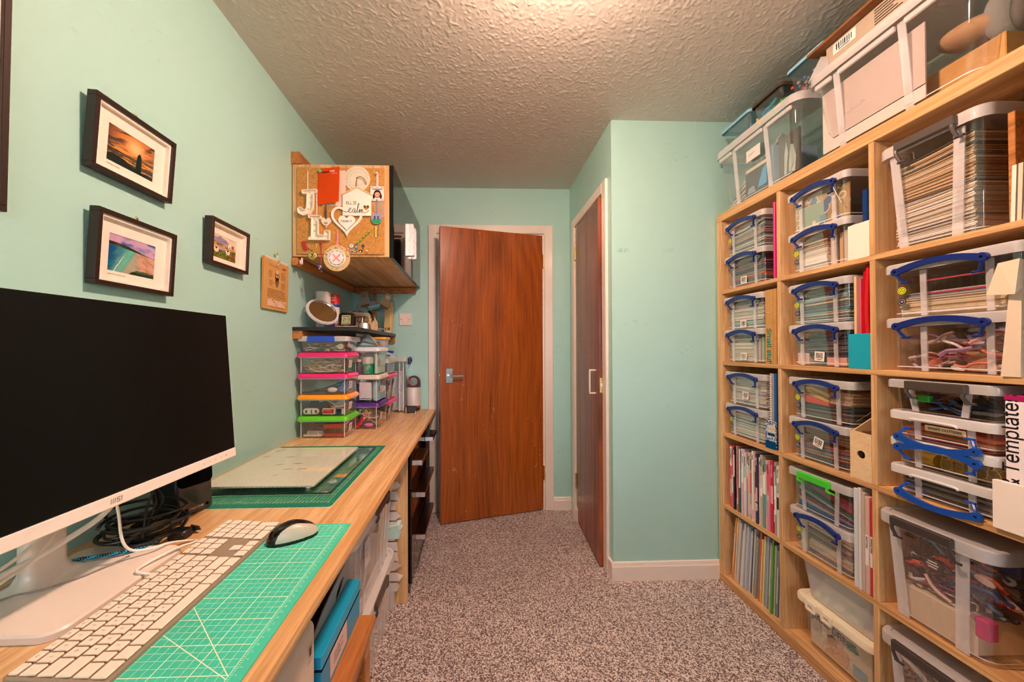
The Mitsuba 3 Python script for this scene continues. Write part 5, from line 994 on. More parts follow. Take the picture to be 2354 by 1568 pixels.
for pts in ([(-.072, .026), (-.056, .017), (-.044, .018), (-.034, .026), (-.0285, .0335), (-.0335, .0350), (-.0385, .026), (-.0345, .0145), (-.0270, .0165), (-.0215, .0225)],
            [(-.0085, .0300), (-.0150, .0325), (-.0205, .0235), (-.0170, .0145), (-.0110, .0190), (-.0082, .0310), (-.0088, .0160), (-.0050, .0145), (.0020, .030), (.0090, .0520), (.0075, .0575), (.0030, .045), (.0012, .020), (.0042, .0145), (.0090, .0215), (.0120, .0300), (.0118, .0140), (.0165, .0270), (.0195, .0290), (.0190, .0145), (.0235, .0270), (.0270, .0290), (.0270, .0165), (.0330, .0135), (.0450, .0160), (.0560, .0245)]): sc.append(LineString(spline(pts, 6)))
part(hs, 'script_lettering', at(cat(*[ext(q.buffer(.0010, quad_segs=1), 0, .0005) for q in sc]), W(-.548, 1.788, .0171)), 'matte', '#1d1714')
# heart frame
hf = thing('heart_plaque', 'white double heart ornament reading family', 'plaque')
oh = heart(.146, .142); ih = affinity.translate(heart(.078, .072), 0, .026)
part(hf, 'outer_heart', at(ext(oh.difference(oh.buffer(-.0105)), 0, .007), W(-.597, 1.690, .0085)), 'plastic', '#efe3d8')
part(hf, 'inner_heart', at(ext(ih, 0, .007), W(-.597, 1.690, .0085)), 'plastic', '#f1e6dc')
part(hf, 'lettering', txt('FAMILY', .0098, W(-.597, 1.757, .0157), .0005, center=True), 'matte', '#4a3f3a')
part(hf, 'ribbon', at(bx(-.002, .002, 0, .02, 0, .001), W(-.597, 1.826, .0085)), 'plastic', '#d8cabd')
# girl tile
gt = thing('key_tag', 'little square tag with a girl\'s face and pink bows, hung on a clear loop', 'key tag')
part(gt, 'tile', at(bx(0, .064, 0, .070, 0, .003, .0006), W(-.488, 1.860, .0085)), 'plastic', '#e9dcd6')
v = VC(); cx, cy = .033, .030
v.add(at(ext(affinity.scale(Point(0, 0).buffer(1, quad_segs=6), .017, .019), 0, .0004), shift(cx, cy + .004, .003)), '#4a2219')
for sx in (-1, 1): v.add(at(ext(affinity.scale(Point(0, 0).buffer(1, quad_segs=4), .005, .012), 0, .0004), shift(cx + sx * .0165, cy - .008, .003)), '#4a2219')
v.add(at(ext(affinity.scale(Point(0, 0).buffer(1, quad_segs=6), .0125, .0125), .0004, .0008), shift(cx, cy, .003)), '#e2a78b')
for sx in (-1, 1): v.add(at(ext(Point(0, 0).buffer(.0014, quad_segs=3), .0008, .0010), shift(cx + sx * .0045, cy + .002, .003)), '#2a1a14'); v.add(at(ext(Point(0, 0).buffer(.0026, quad_segs=3), .0008, .0009), shift(cx + sx * .0075, cy - .004, .003)), '#d9735f')
for x in (.008, .032, .056):
    for y, c in ((.064, '#c9485a'), (.005, '#4d6ab0' if x == .032 else '#c9485a')): v.add(at(cat(ext(Polygon([(-.005, -.003), (0, 0), (-.005, .003)]), 0, .0004), ext(Polygon([(.005, -.003), (0, 0), (.005, .003)]), 0, .0004)), shift(x, y, .003)), c)
v.add(at(bx(.010, .056, .0545, .058, 0, .0004), shift(0, 0, .003)), '#3c4a86')
part(gt, 'face_print', at(v, W(-.488, 1.860, .0085)), 'matte')
part(gt, 'loop', at(bx(-.005, .005, 0, .062, 0, .0015), W(-.455, 1.930, .0085)), 'milky'); pin(gt, -.455, 1.990, '#d8d0c8')
# small things
hb = thing('button_heart', 'small cream heart charm on a dark cord', 'charm')
part(hb, 'heart', at(ext(heart(.046, .048), 0, .006), W(-.693, 1.730, .0085)), 'plastic', '#e2d0bb')
part(hb, 'cord', at(cat(tube([(0, 0, 0), (-.002, .03, .002), (.001, .066, 0)], .0028, 6, 5), tube([(.003, .002, .001), (.003, .03, .003), (.001, .066, 0)], .0020, 6, 5)), W(-.695, 1.772, .012)), 'plastic', '#2c2320', smooth=True)
part(hb, 'bow', at(cat(bx(-.008, 0, -.002, .004, 0, .002), bx(.001, .008, -.003, .003, 0, .002)), W(-.693, 1.752, .0147)), 'plastic', '#9c8a78'); part(hb, 'gem', at(ball((0, 0, 0), .003, 1), W(-.694, 1.741, .0155)), 'gloss', '#b5742b')
kr = thing('key_ring', 'two brass key rings with a gold knot at the lower left of the cork board', 'key ring')
tor = lambda R_, r_, n=28: trimesh.creation.torus(R_, r_, major_sections=n, minor_sections=8)
part(kr, 'ring', at(tor(.0175, .0018), W(-.757, 1.645, .010)), 'brass', smooth=True); part(kr, 'ring', at(tor(.0165, .0042), W(-.757, 1.600, .010)), 'brass', smooth=True)
part(kr, 'knot', at(cat(tor(.010, .003, 18), at(tor(.009, .003, 18), shift(.003, .006, .003))), W(-.757, 1.598, .014)), 'brass', smooth=True); part(kr, 'link', at(tube([(0, 0, 0), (.004, -.01, .002), (0, -.02, 0)], .0014, 6, 4), W(-.757, 1.628, .011)), 'brass', smooth=True)
part(kr, 'tag', at(bx(-.014, .004, -.022, .022, 0, .003, .001), W(-.789, 1.648, .010) @ rot([0, 0, 1], 18)), 'plastic', '#b01e22', label='red fabric tag')
rc = thing('charm', 'striped bead charm on a red cord below the cork board', 'charm')
part(rc, 'cord', at(cat(bx(-.0018, .0018, 0, .095, 0, .002), ball((0, .098, .001), .006, 1)), W(-.717, 1.560, .010)), 'plastic', '#b8202a')
v = VC(); r = random.Random(12)
for k in range(16): v.add(ball((r.uniform(-.010, .010), r.uniform(-.034, .0), r.uniform(0, .008)), .0045, 1), ['#e2dcda', '#2a2c38', '#b52d38', '#3f5aa0'][k % 4])
part(rc, 'beads', at(v, W(-.717, 1.558, .010)), 'plastic')
pd = thing('button_plaque', 'round patterned plaque with a white button centre and pink ribbon', 'plaque')
part(pd, 'disc', at(ext(Point(0, 0).buffer(.0615, quad_segs=12), 0, .006), W(-.643, 1.588, .0085)), 'plastic', '#d3b17c')
v = VC(); r = random.Random(14)
for k in range(34):
    a, R_ = r.uniform(0, 6.28), r.uniform(.046, .058); v.add(at(ext(Point(0, 0).buffer(r.uniform(.0015, .004), quad_segs=2), 0, .0004), shift(R_ * math.cos(a), R_ * math.sin(a), .006)), r.choice(['#b5825a', '#c9655a', '#8a9a7a', '#7a6a98', '#b98f3c', '#9c6b4c']))
part(pd, 'pattern', at(v, W(-.643, 1.588, .0085)), 'matte')
part(pd, 'button', at(ext(Point(0, 0).buffer(.041, quad_segs=12), 0, .004), W(-.643, 1.588, .0147)), 'plastic', '#efe2dc')
tx = []
def arc(s, R_, a0, a1, flip):
    for k, ch in enumerate(s):
        if ch == ' ': continue
        a = math.radians(a0 + (a1 - a0) * k / (len(s) - 1)); o = shift(R_ * math.cos(a), R_ * math.sin(a), 0) @ rot([0, 0, 1], math.degrees(a) + (90 if flip else -90))
        tx.append(txt(ch, .0062, o, .0004, center=True))
arc('MUMS ARE LIKE BUTTONS', .031, 168, 12, False); arc('THEY HOLD EVERYTHING TOGETHER', .0365, 190, 350, True)
part(pd, 'lettering', at(cat(*tx), W(-.643, 1.588, .0188)), 'matte', '#5c4a48')
part(pd, 'cross_stitch', at(cat(*[at(bx(-.024, .024, -.0032, .0032, 0, .0015, .0006), rot([0, 0, 1], a)) for a in (45, -45)]), W(-.643, 1.588, .0190)), 'plastic', '#f2899a')
part(pd, 'ribbon', at(cat(hull(np.array([(-.006, .058, 0), (.006, .058, 0), (.003, .128, .002), (.007, .128, .002), (-.006, .058, .001), (.006, .058, .001)])), hull(np.array([(-.002, .058, .002), (.004, .058, .002), (-.002, .135, .003), (.001, .135, .003), (.0, .06, .003)]))), W(-.643, 1.588, .009)), 'plastic', '#f08a96')
# round sheep charm, wallet hook, plush space keyring chain
rk = thing('round_key_charm', 'round enamel charm with lilac sky and green grass on a clear wallet', 'charm')
v = VC(); v.add(ext(Point(0, 0).buffer(.0250, quad_segs=10), 0, .004), '#8f8fc4'); v.add(at(ext(Point(0, 0).buffer(.0240, quad_segs=10).intersection(sbox(-.03, -.03, .03, -.001)), .0040, .0044), np.eye(4)), '#2f9a62')
for x in (-.008, .008): v.add(bx(x - .004, x + .004, -.004, .013, .0044, .0048), '#4a4858')
r = random.Random(3)
for k in range(12): v.add(at(ext(Point(0, 0).buffer(.0014, quad_segs=2), .0044, .0047), shift(r.uniform(-.016, .016), r.uniform(-.018, -.008), 0)), '#1b2a22')
part(rk, 'disc', at(v, W(-.458, 1.774, .012)), 'plastic')
part(rk, 'chain', at(cat(*[at(tor(.0035, .0009, 10), shift(0, .027 + .0058 * k, 0) @ rot([0, 1, 0], 90 * (k % 2))) for k in range(12)], tor(.008, .001, 16)), W(-.457, 1.774, .014)), 'chrome', smooth=True)
part(rk, 'wallet', at(bx(-.012, .038, -.0, .078, -.003, -.0015), W(-.452, 1.778, .014) @ rot([0, 0, 1], 8)), 'film')
yk = thing('lanyard_clip', 'yellow strap and chrome chain hanging at the lower right of the cork board', 'strap')
part(yk, 'strap', at(bx(-.006, .004, -.055, 0, 0, .002), W(-.460, 1.742, .010)), 'plastic', '#d9b23c'); part(yk, 'chain', at(cat(*[at(tor(.0042, .0011, 10), shift(.010 + .002 * math.sin(k), -.006 * k, 0) @ rot([0, 1, 0], 90 * (k % 2))) for k in range(8)]), W(-.462, 1.742, .012)), 'chrome', smooth=True)
for k, (x, z) in enumerate(((-.546, 1.663), (-.532, 1.674), (-.519, 1.690), (-.506, 1.702), (-.494, 1.714))):
    one('bean_pin', at(ball((0, 0, 0), (.0075, .0045, .004), 2), W(x, z, .0118) @ rot([0, 0, 1], 42)), 'plastic', ['green pea pin, lowest of the slanting row', 'green pea pin, second up the slanting row', 'green pea pin in the middle of the slanting row', 'green pea pin, fourth up the slanting row', 'green pea pin, highest of the slanting row'][k], 'pin badge', '#7fae2c', smooth=True, group='green pea pins on the cork board')
def badge(label, x, z, pieces):
    k = thing('pin_badge', label, 'pin badge', 'enamel pin badges on the cork board'); v = VC()
    for i, (q, c) in enumerate(pieces): v.add(at(ext(q, .0006 * i, .0006 * i + .0012), W(x, z, .0075)), c)
    put(k, v, 'gloss')
circ = lambda r_, x=0, y=0: Point(x, y).buffer(r_, quad_segs=5)
badge('round silver-rimmed pin with a white centre', -.577, 1.648, [(circ(.0125), '#8a7f70'), (circ(.009), '#e4ddd0'), (circ(.003), '#8f6a4a')])
badge('little green and blue can-shaped pin', -.554, 1.643, [(sbox(-.0065, -.011, .0065, .011), '#3f6f8f'), (sbox(-.0065, -.004, .0065, .004), '#5d9a4c'), (sbox(-.004, -.002, .004, .002), '#e6e0d6')])
badge('dark ringed Celtic cross pin', -.523, 1.645, [(sbox(-.002, -.013, .002, .012).union(sbox(-.008, .001, .008, .005)).union(circ(.0062, 0, .003).difference(circ(.0042, 0, .003))), '#4a463c')])
badge('white and black cross-flag pin', -.574, 1.620, [(sbox(-.008, -.006, .008, .006), '#e4dfd8'), (sbox(-.0018, -.006, .0018, .006).union(sbox(-.008, -.0018, .008, .0018)), '#23201e')])
badge('tiny puffin-like bird pin', -.559, 1.622, [(circ(.006), '#2c2826'), (circ(.0035, -.001, -.001), '#e2dcd4'), (Polygon([(.004, .003), (.011, .001), (.004, 0)]), '#d8692c')])
badge('black and white wading bird pin', -.536, 1.623, [(Polygon([(-.008, .005), (.004, .006), (.012, -.001), (.002, -.006), (-.004, -.001)]), '#1f1c1a'), (circ(.0035, .001, -.002), '#e2dcd4')])
badge('little owl pin with orange trim', -.505, 1.623, [(circ(.0085, 0, .001).union(sbox(-.0075, -.010, .0075, 0)), '#b9794c'), (circ(.003, -.0035, .003).union(circ(.003, .0035, .003)), '#e8dcc8'), (circ(.004, 0, -.006), '#d9602c')])
badge('small pink pearl pin', -.592, 1.634, [(circ(.005), '#c98f84'), (circ(.003), '#e2b8ac')])
uh = thing('cup_hook', 'small white plastic hook on the batten under the cork board', 'hook')
put(uh, cat(bx(-.812, -.803, KYN - .010, KYN - .0045, KZ0 - .040, KZ0 - .008, .002), tube([(-.8075, KYN - .012, KZ0 - .030), (-.8075, KYN - .024, KZ0 - .036), (-.8075, KYN - .022, KZ0 - .022)], .003, 6, 4)), 'plastic', '#ded2ca', smooth=35)

# ------------------------------------------------------------------ under the desk
def UD(o): return frame(o, (0, 1, 0), (-1, 0, 0))      # local x along the desk, y into the desk, z up
M1 = UD((-.355, 1.062, 0))
G = '#4b3f3a'
ub = [crate('wide cloudy box with a dark clamp, upper one of the two under the desk', M1, 0, .585, .288, .604, d0=-.010, depth=.40, body='cloudy', lidmat='frosty', kind='clamp', handle=G, ch=.318, wh=.170, ribs=(.10, .20, .30, .70, .80, .90), rib_w=.018, lid=.036, taper=.016, r=.05, leg=.05),
      crate('wide cloudy box with a dark clamp standing on the carpet under the desk', M1, 0, .585, .0006, .284, d0=-.010, depth=.40, body='cloudy', lidmat='frosty', kind='clamp', handle=G, ch=.300, wh=.170, ribs=(.10, .20, .30, .70, .80, .90), rib_w=.018, lid=.036, taper=.016, r=.05, leg=.05)]
for k, key in enumerate(ub): side_note(key, M1 @ frame((.170 - .05 * k, -.0005, .49 - .30 * k), (1, 0, 0), (0, 0, 1)), .060, .085, '#d9c9c6', 2, 90 + k)
for k, (z, lab) in enumerate(((.30, 'upper'), (.012, 'lower'))):
    content('paper_stack', f'pale folded papers inside the {lab} wide cloudy box under the desk', 'papers', layers(M1 @ frame((.03, .024, z), (0, 0, 1), (0, 1, 0)) @ np.diag([1, 1, -1, 1]), .0, .225, .0, .30, .0, .52, [C('#d8d0cc'), C('#e2d9d2'), C('#cfb9b2'), C('#c9c6cc'), C('#e0c9bd')], 40 + k, .005, .018))
fld = thing('plastic_wallets', 'wavy stack of clear plastic wallets beside the cloudy boxes', 'wallets', kind='stuff')
ws_ = []
for k in range(11):
    z = .10 + .045 * k; P = [(-.352 + .012 * math.sin(k * 1.7), 1.640, z), (-.340 + .010 * math.sin(k * 2.1 + 1), 1.652, z + .02), (-.350, 1.664, z + .030)]
    ws_.append(hull(np.array([(-.70, 1.652, z - .018), (-.70, 1.684, z - .018), (-.346 + .014 * math.sin(k * 2.3), 1.652, z - .018), (-.338 + .016 * math.sin(k * 1.3), 1.684, z - .012), (-.346, 1.655, z + .018), (-.70, 1.668, z + .018)])))
ws_.append(bx(-.70, -.36, 1.653, 1.683, .0006, .09))
put(fld, cat(*ws_), 'frosty')
one('wallet', hull(np.array([(-.336, 1.650, .315), (-.332, 1.684, .33), (-.336, 1.650, .375), (-.330, 1.682, .385), (-.60, 1.650, .32), (-.60, 1.68, .37)])), 'plastic', 'pale mint wallet sticking out of the clear plastic wallets', 'wallet', '#b9e0da')

so_ = thing('stool', 'low orange-brown oak stool under the desk edge', 'stool')
SXR, SY0, SY1, SZT = -.272, .765, 1.026, .430
part(so_, 'seat', bx(-.52, SXR, SY0, SY1, SZT - .022, SZT, .003), 'stool_oak')
for x in (-.50, SXR - .040):
    for y in (SY0 + .02, SY1 - .062): part(so_, 'leg', bx(x, x + .03, y, y + .042, .0005, SZT - .0225, .003), 'stool_oak')
part(so_, 'rail', bx(-.47, SXR - .041, SY1 - .052, SY1 - .034, SZT - .085, SZT - .0225), 'stool_oak')
part(so_, 'rail', bx(SXR - .036, SXR - .018, SY0 + .063, SY1 - .063, SZT - .085, SZT - .0225), 'stool_oak')
part(so_, 'lower_shelf', bx(-.49, SXR - .043, SY0 + .02, SY1 - .02, .20, .215, .002), 'stool_oak')

bb = thing('storage_carton', 'bright blue lidded cardboard box with a handwritten note on the stool', 'box')
BX0, BX1, BY0, BY1 = -.3465, -.314, .768, 1.026
part(bb, 'body', bx(BX0 + .001, BX1 - .002, BY0 + .002, BY1 - .002, SZT + .0005, SZT + .070, .001), 'plastic', '#0f86ad')
part(bb, 'lid', bx(BX0, BX1, BY0, BY1, SZT + .0705, SZT + .099, .002), 'plastic', '#1596bd'); part(bb, 'elastic', bx(BX0 + .0005, BX1 - .0005, BY0 + .001, BY1 - .001, SZT + .066, SZT + .0704), 'matte', '#1b1a1c')
side_note(bb, frame((BX1 - .0015, .868, SZT + .037), (0, 1, 0), (0, 0, 1)), .105, .052, '#dcb9b0', 4, 77, 'pinkish paper note with handwriting')
mh = thing('magazine_file', 'grey plastic file box with an oval slot behind the blue box', 'file box')
hpz = Polygon([(0, 0), (.225, 0), (.225, .150), (.215, .156), (.06, .128), (.0, .105)])
mho = frame((-.3505, .80, SZT + .0005), (0, 1, 0), (0, 0, 1))
part(mh, 'front_panel', at(ext(hpz.difference(affinity.rotate(affinity.scale(Point(.165, .112).buffer(1, quad_segs=6), .030, .013), 22)), 0, .003), mho), 'plastic', '#8f8a86')
part(mh, 'back_panel', at(ext(hpz, -.075, -.072), mho), 'plastic', '#77726e'); part(mh, 'end_panel', at(bx(0, .003, 0, .115, -.072, 0), mho), 'plastic', '#8f8a86'); part(mh, 'end_panel', at(bx(.222, .225, 0, .150, -.072, 0), mho), 'plastic', '#8f8a86')
one('headphones', cat(tube([(-.392, .84, SZT + .10), (-.390, .86, SZT + .165), (-.390, .92, SZT + .185), (-.390, .96, SZT + .12)], .012, 8, 5), ball((-.392, .84, SZT + .10), (.018, .030, .036), 2), ball((-.392, .955, SZT + .12), (.018, .030, .036), 2)), 'gloss', 'black headset lying in the grey file box', 'headset', '#0d0c0e', smooth=True)
one('sheet', bx(-.428, -.426, .88, 1.01, SZT + .001, SZT + .20), 'matte', 'white paper sheet standing in the grey file box', 'paper', '#cfd2e0')
pc = thing('computer_tower', 'beige computer tower with a rounded top edge under the near desk edge', 'computer')
part(pc, 'casing', at(ext(Polygon(rrect(-.55, -.322, 0, .622, .018, 5).exterior.coords), 0, .42), np.array([[1, 0, 0, 0], [0, 0, 1, .330], [0, 1, 0, .0006], [0, 0, 0, 1.0]])), 'plastic', '#cdb7a4', smooth=35)
for k, (a, b) in enumerate(((.560, .567), (.582, .585))): pass
part(pc, 'card_slot', cat(bx(-.3225, -.3212, .722, .742, .548, .585, .0004)), 'plastic', '#b9a392'); part(pc, 'slot_mark', bx(-.3212, -.3208, .728, .736, .562, .578), 'matte', '#5a4a40')

# ------------------------------------------------------------------ tall cube shelving on the right; local s from its far end, d into it, z up
WS = -.0148
MS = frame((1.2307, 1.8141, 0), (math.sin(WS), -math.cos(WS), 0), (math.cos(WS), math.sin(WS), 0))
shf = thing('cube_shelving', 'tall light oak cube shelving filled with clear boxes along the right wall', 'shelving')
SD, SL = .388, 1.815
bz = [.043, .3895, .741, 1.0925, 1.444, 1.790]                        # floor of each row; the underside of the top board
bt_ = [.0, .373, .7245, 1.076, 1.4275, 1.790]
part(shf, 'top_board', at(bx(0, SL, 0, SD, 1.790, 1.829, .0015), MS), 'oak_along'); part(shf, 'base_board', at(bx(0, SL, 0, SD, .0005, .043, .0015), MS), 'oak_along')
for a in (0, SL - .038): part(shf, 'end_board', at(bx(a, a + .038, 0, SD, .0432, 1.7898, .0015), MS), 'oak_up')
for k in (1, 2, 3, 4): part(shf, 'shelf_board', at(bx(.0382, SL - .0382, .001, SD - .002, bt_[k], bz[k], .001), MS), 'oak_along')
for j in range(1, 5):
    a = .038 + .335 * j + .0165 * (j - 1)
    for k in range(5): part(shf, 'divider', at(bx(a, a + .0165, .001, SD - .002, bz[k] + .0002, bt_[k + 1] - .0002, .001), MS), 'oak_up')
c1, c2, c3, c4 = .038, .3895, .741, 1.0925
PAPER = ['#e4ddd2', '#d8d0c4', '#cfc6bb', '#ece6de', '#bdb4aa', '#d9c9b4']
def sheets(lab, s0, s1, z0, z1, pal, seed, d0=.030, d1=.34, wave=0.0, tmin=.0012, tmax=.005, name='paper_stack', jit=.006):
    return content(name, lab, 'paper', layers(MS, s0, s1, d0, d1, z0, z1, pal, seed, tmin, tmax, jit, wave))
def rub(label, s0, s1, z0, z1, **k):
    return crate(label, MS, s0, s1, z0, z1, **{'group': None, **k})

# column 1 (far left)
rub('clear box with blue handle, upper of the two in the top left cell', .040, .298, bz[4] + .1565, 1.758, stick=True)
sheets('curved teal, cream and pink cards in the upper top left box', .062, .274, bz[4] + .162, bz[4] + .268, ['#7f8f8a', '#e6d9c6', '#cfc0a6', '#4f7f80', '#b88a86', '#d9cdbb', '#8d8379', '#54504a'], 1, wave=.018)
rub('clear box with blue handle, lower of the two in the top left cell', .040, .298, bz[4] + .0006, bz[4] + .156, bar=(.165, .030))
sheets('dark teal, maroon and orange cards in the lower top left box', .062, .274, bz[4] + .006, bz[4] + .105, ['#3f4f52', '#6a2f3e', '#2f4650', '#8a8076', '#d0552f', '#4a3a40', '#a09a90', '#5f6a66'], 2, wave=.006)
one('folder', at(bx(.342, .352, .012, .30, bz[4] + .0005, bz[4] + .318, .001), MS), 'plastic', 'thin bright pink folder standing at the right of the top left cell', 'folder', '#cf1f78')
rub('clear box with blue handle and white paper, upper of the second row left cell', .034, .290, bz[3] + .1545, bz[3] + .311, bar=(.160, .025))
sheets('white sheets with teal and pink lines in the upper second row left box', .056, .266, bz[3] + .160, bz[3] + .270, PAPER * 2 + ['#3d9a94', '#c97f80', '#6fb0a8'], 3)
rub('clear box with blue handle and cream paper, lower of the second row left cell', .034, .290, bz[3] + .0006, bz[3] + .154, bar=(.160, .028))
sheets('cream card sheets in the lower second row left box', .056, .205, bz[3] + .006, bz[3] + .112, ['#d9d2bc', '#cfc7b0', '#e0dac8', '#b9b2a0'], 4, tmin=.004, tmax=.012)
for k, (c, l) in enumerate((('#cfc6bb', 'white'), ('#d9b7b0', 'pinkish'), ('#a9cdb0', 'pale green'))):
    one('card', at(bx(.214 + .018 * k, .224 + .018 * k, .034, .25, bz[3] + .006, bz[3] + .098 + .008 * k), MS), 'matte', f'{l} card standing at the right inside the lower second row left box', 'card', c)
sm = thing('box_file', 'brown kraft folder marked small stuff in the second row left cell', 'folder')
scene['kraft_board'] = pr(proc(lambda p, n, uv: mix(C('#c89a62'), C('#b58448'), fbm(p.x * 60, p.y * 60, p.z * 60, 3))), .6, .2)
part(sm, 'cover', at(bx(.296, .336, .012, .31, bz[3] + .0005, bz[3] + .312, .001), MS), 'kraft_board')
part(sm, 'lettering', txt('Small stuff', .0225, MS @ frame((.3065, .0118, bz[3] + .150), (0, 0, -1), (1, 0, 0)), .0005, True), 'matte', '#1f7f72', label='green vertical handwritten-style words')
part(sm, 'fastener', at(ball((.314, .0115, bz[3] + .216), .0035, 1), MS), 'satin_metal', smooth=True)
one('box_file', at(bx(.338, .354, .012, .31, bz[3] + .0005, bz[3] + .312, .001), MS), 'kraft_board', 'second plain brown kraft folder beside the one marked small stuff', 'folder')
rub('clear box with blue handle and white paper, upper of the third row left cell', .038, .300, bz[2] + .1515, bz[2] + .305, bar=(.170, .050))
sheets('white papers in the upper third row left box', .060, .276, bz[2] + .157, bz[2] + .270, PAPER * 3 + ['#a9b4b4', '#b58a88'], 5)
rub('clear box with blue handle and striped paper, lower of the third row left cell', .038, .300, bz[2] + .0006, bz[2] + .151, stick=True)
sheets('pale papers with red and teal lines in the lower third row left box', .060, .276, bz[2] + .006, bz[2] + .118, PAPER * 3 + ['#a04a50', '#5a9098', '#9aa2a8'], 6, wave=-.006)
rb = thing('spiral_book', 'spiral bound grey book beside the boxes in the third row left cell', 'book')
part(rb, 'pages', at(bx(.309, .327, .020, .25, bz[2] + .0005, bz[2] + .312), MS), 'matte', '#b9a7a0'); part(rb, 'spiral', at(cat(*[at(trimesh.creation.torus(.007, .0011, major_sections=10, minor_sections=5), shift(.318, .018, bz[2] + .012 + .0095 * k)) for k in range(31)]), MS), 'satin_metal')
one('book', at(bx(.3285, .338, .015, .26, bz[2] + .0005, bz[2] + .310), MS), 'plastic', 'lilac-grey book right of the spiral bound one', 'book', '#8c8fae')
one('book', at(bx(.339, .352, .012, .26, bz[2] + .0005, bz[2] + .313, .001), MS), 'plastic', 'dark blue folder at the right of the third row left cell', 'folder', '#164a86')
cn = thing('notebook', 'blue and white marbled notebook standing in front in the third row left cell', 'notebook')
cv = at(bx(.3025, .356, .0045, .0105, bz[2] + .0005, bz[2] + .116, .0008), MS)
scene['marbled'] = {'type': 'twosided', 'b': {'type': 'diffuse', 'reflectance': proc(lambda p, n, uv: mix(C('#d5d8d8'), C('#154a78'), smoothstep(.42, .52, noise(p.y * 420, p.z * 420, p.x * 200))))}}
put(cn, cv, 'marbled')
part(cn, 'title_panel', at(ext(rrect(.3125, .355, bz[2] + .050, bz[2] + .098, .006), 0, .0006), MS @ frame((0, .0044, 0), (1, 0, 0), (0, 0, 1))), 'matte', '#cfc4b6')
part(cn, 'blue_band', at(cat(bx(.3027, .3559, .0040, .0046, bz[2] + .001, bz[2] + .032), bx(.316, .352, .0034, .0040, bz[2] + .054, bz[2] + .066), bx(.314, .354, .0034, .0040, bz[2] + .084, bz[2] + .0848)), MS), 'matte', '#0f4676')

# the row of magazines and the row of sleeves below
mags = [('#c9485c', .010, 'red-pink'), ('#d05a6a', .009, 'rose red'), ('#15110f', .007, 'black'), ('#e0a0ae', .011, 'pink and white'), ('#8a6a54', .006, 'brown patterned'), ('#3e5466', .008, 'dark teal'), ('#e6d8d4', .010, 'white and pink'), ('#d7a3ae', .009, 'pale pink'), ('#d9cfd2', .010, 'white lilac'), ('#7a6ba0', .006, 'lilac'), ('#c9b9a0', .011, 'beige printed'), ('#a8a08c', .009, 'grey-beige'), ('#e8dfd8', .009, 'plain white'), ('#e79aa8', .009, 'bright pink'), ('#2c2440', .009, 'dark purple'), ('#e9e4da', .008, 'ivory'), ('#b9ab98', .011, 'sand printed'), ('#6d8a86', .014, 'muted green floral'), ('#c9b7b2', .006, 'dusty pink'), ('#d98a9c', .010, 'salmon pink'), ('#c01f3c', .011, 'crimson'), ('#b5485a', .008, 'dull red'), ('#9a9e96', .008, 'grey-green'), ('#e0dad4', .009, 'off-white'), ('#2a2530', .006, 'thin black')]
ordinal = ['first', 'second', 'third', 'fourth', 'fifth', 'sixth', 'seventh', 'eighth', 'ninth', 'tenth', 'eleventh', 'twelfth', 'thirteenth', 'fourteenth', 'fifteenth', 'sixteenth', 'seventeenth', 'eighteenth', 'nineteenth', 'twentieth', 'twenty-first', 'twenty-second', 'twenty-third', 'twenty-fourth', 'twenty-fifth']
r = random.Random(50); s = .0685
tot = sum(m[1] for m in mags); kk = (.370 - .0685) / (tot + .0012 * len(mags))
words = ['Cardmaking', 'Papercraft', 'Simply Cards', 'Crafts', 'Make it', 'Stamping', 'Paper', 'Creative', 'Handmade']
for k, (c, t, l) in enumerate(mags):
    t *= kk; hgt = r.uniform(.285, .312); d0 = r.uniform(.010, .020); z0 = bz[1] + .0005
    m = thing('magazine', f'{l} magazine spine, {ordinal[k]} from the left in the magazine row', 'magazine', 'magazines in the fourth row left cell')
    v = VC(); v.add(bx(s, s + t, d0, d0 + .215, z0, z0 + hgt), c)
    base = C(c); 
    for q in range(r.randint(1, 3)):
        a = r.uniform(.02, .75) * hgt; b = min(a + r.uniform(.03, .12), hgt - .004); v.add(bx(s + .0002, s + t - .0002, d0 - .0003, d0, z0 + a, z0 + b), r.choice(['#ece4e0', '#e3a5b0', '#2a2326', '#d9485a', '#cfc4b4', '#7fa8a8', '#f0ebe6']))
    put(m, at(v, MS), 'plastic')
    if t > .0062: part(m, 'lettering', txt(words[k % len(words)], min(t * .52, .0062), MS @ frame((s + t * .25, d0 - .0004, z0 + hgt * .95), (0, 0, -1), (1, 0, 0)), .0003, True), 'matte', '#3a2c30' if base.mean() > .2 else '#d8d0cc')
    s += t + .0012 * kk
r = random.Random(51); s = .058
slv = ['#b9a58f', '#d8842a', '#c9bdb0', '#d0c6bd', '#c3b8ae', '#7d3a44', '#dcd6d0', '#c9ced8', '#d3d6dd', '#b5bac6', '#cdd0d6', '#3c4560', '#c9c4bd', '#bdb7a8', '#8f9486', '#d2ccbf', '#c2574a', '#e0b85a', '#d5c89c', '#7f97ab', '#9aa7b2', '#b9a9b0', '#8d9aa0', '#5fa03f', '#a9b4b6', '#74878a', '#c4c9c6']
sl_names = ['tan', 'orange', 'clear beige', 'clear cream', 'pale grey', 'dark red spotted', 'clear white', 'bluish clear', 'clear bluish white', 'blue-grey', 'silver grey', 'navy', 'stone', 'greyish beige', 'moss grey', 'light sand', 'brick red', 'golden yellow', 'pale yellow', 'steel blue', 'slate blue', 'mauve', 'cool grey', 'leaf green', 'misty grey', 'dark sea grey', 'pale mist']
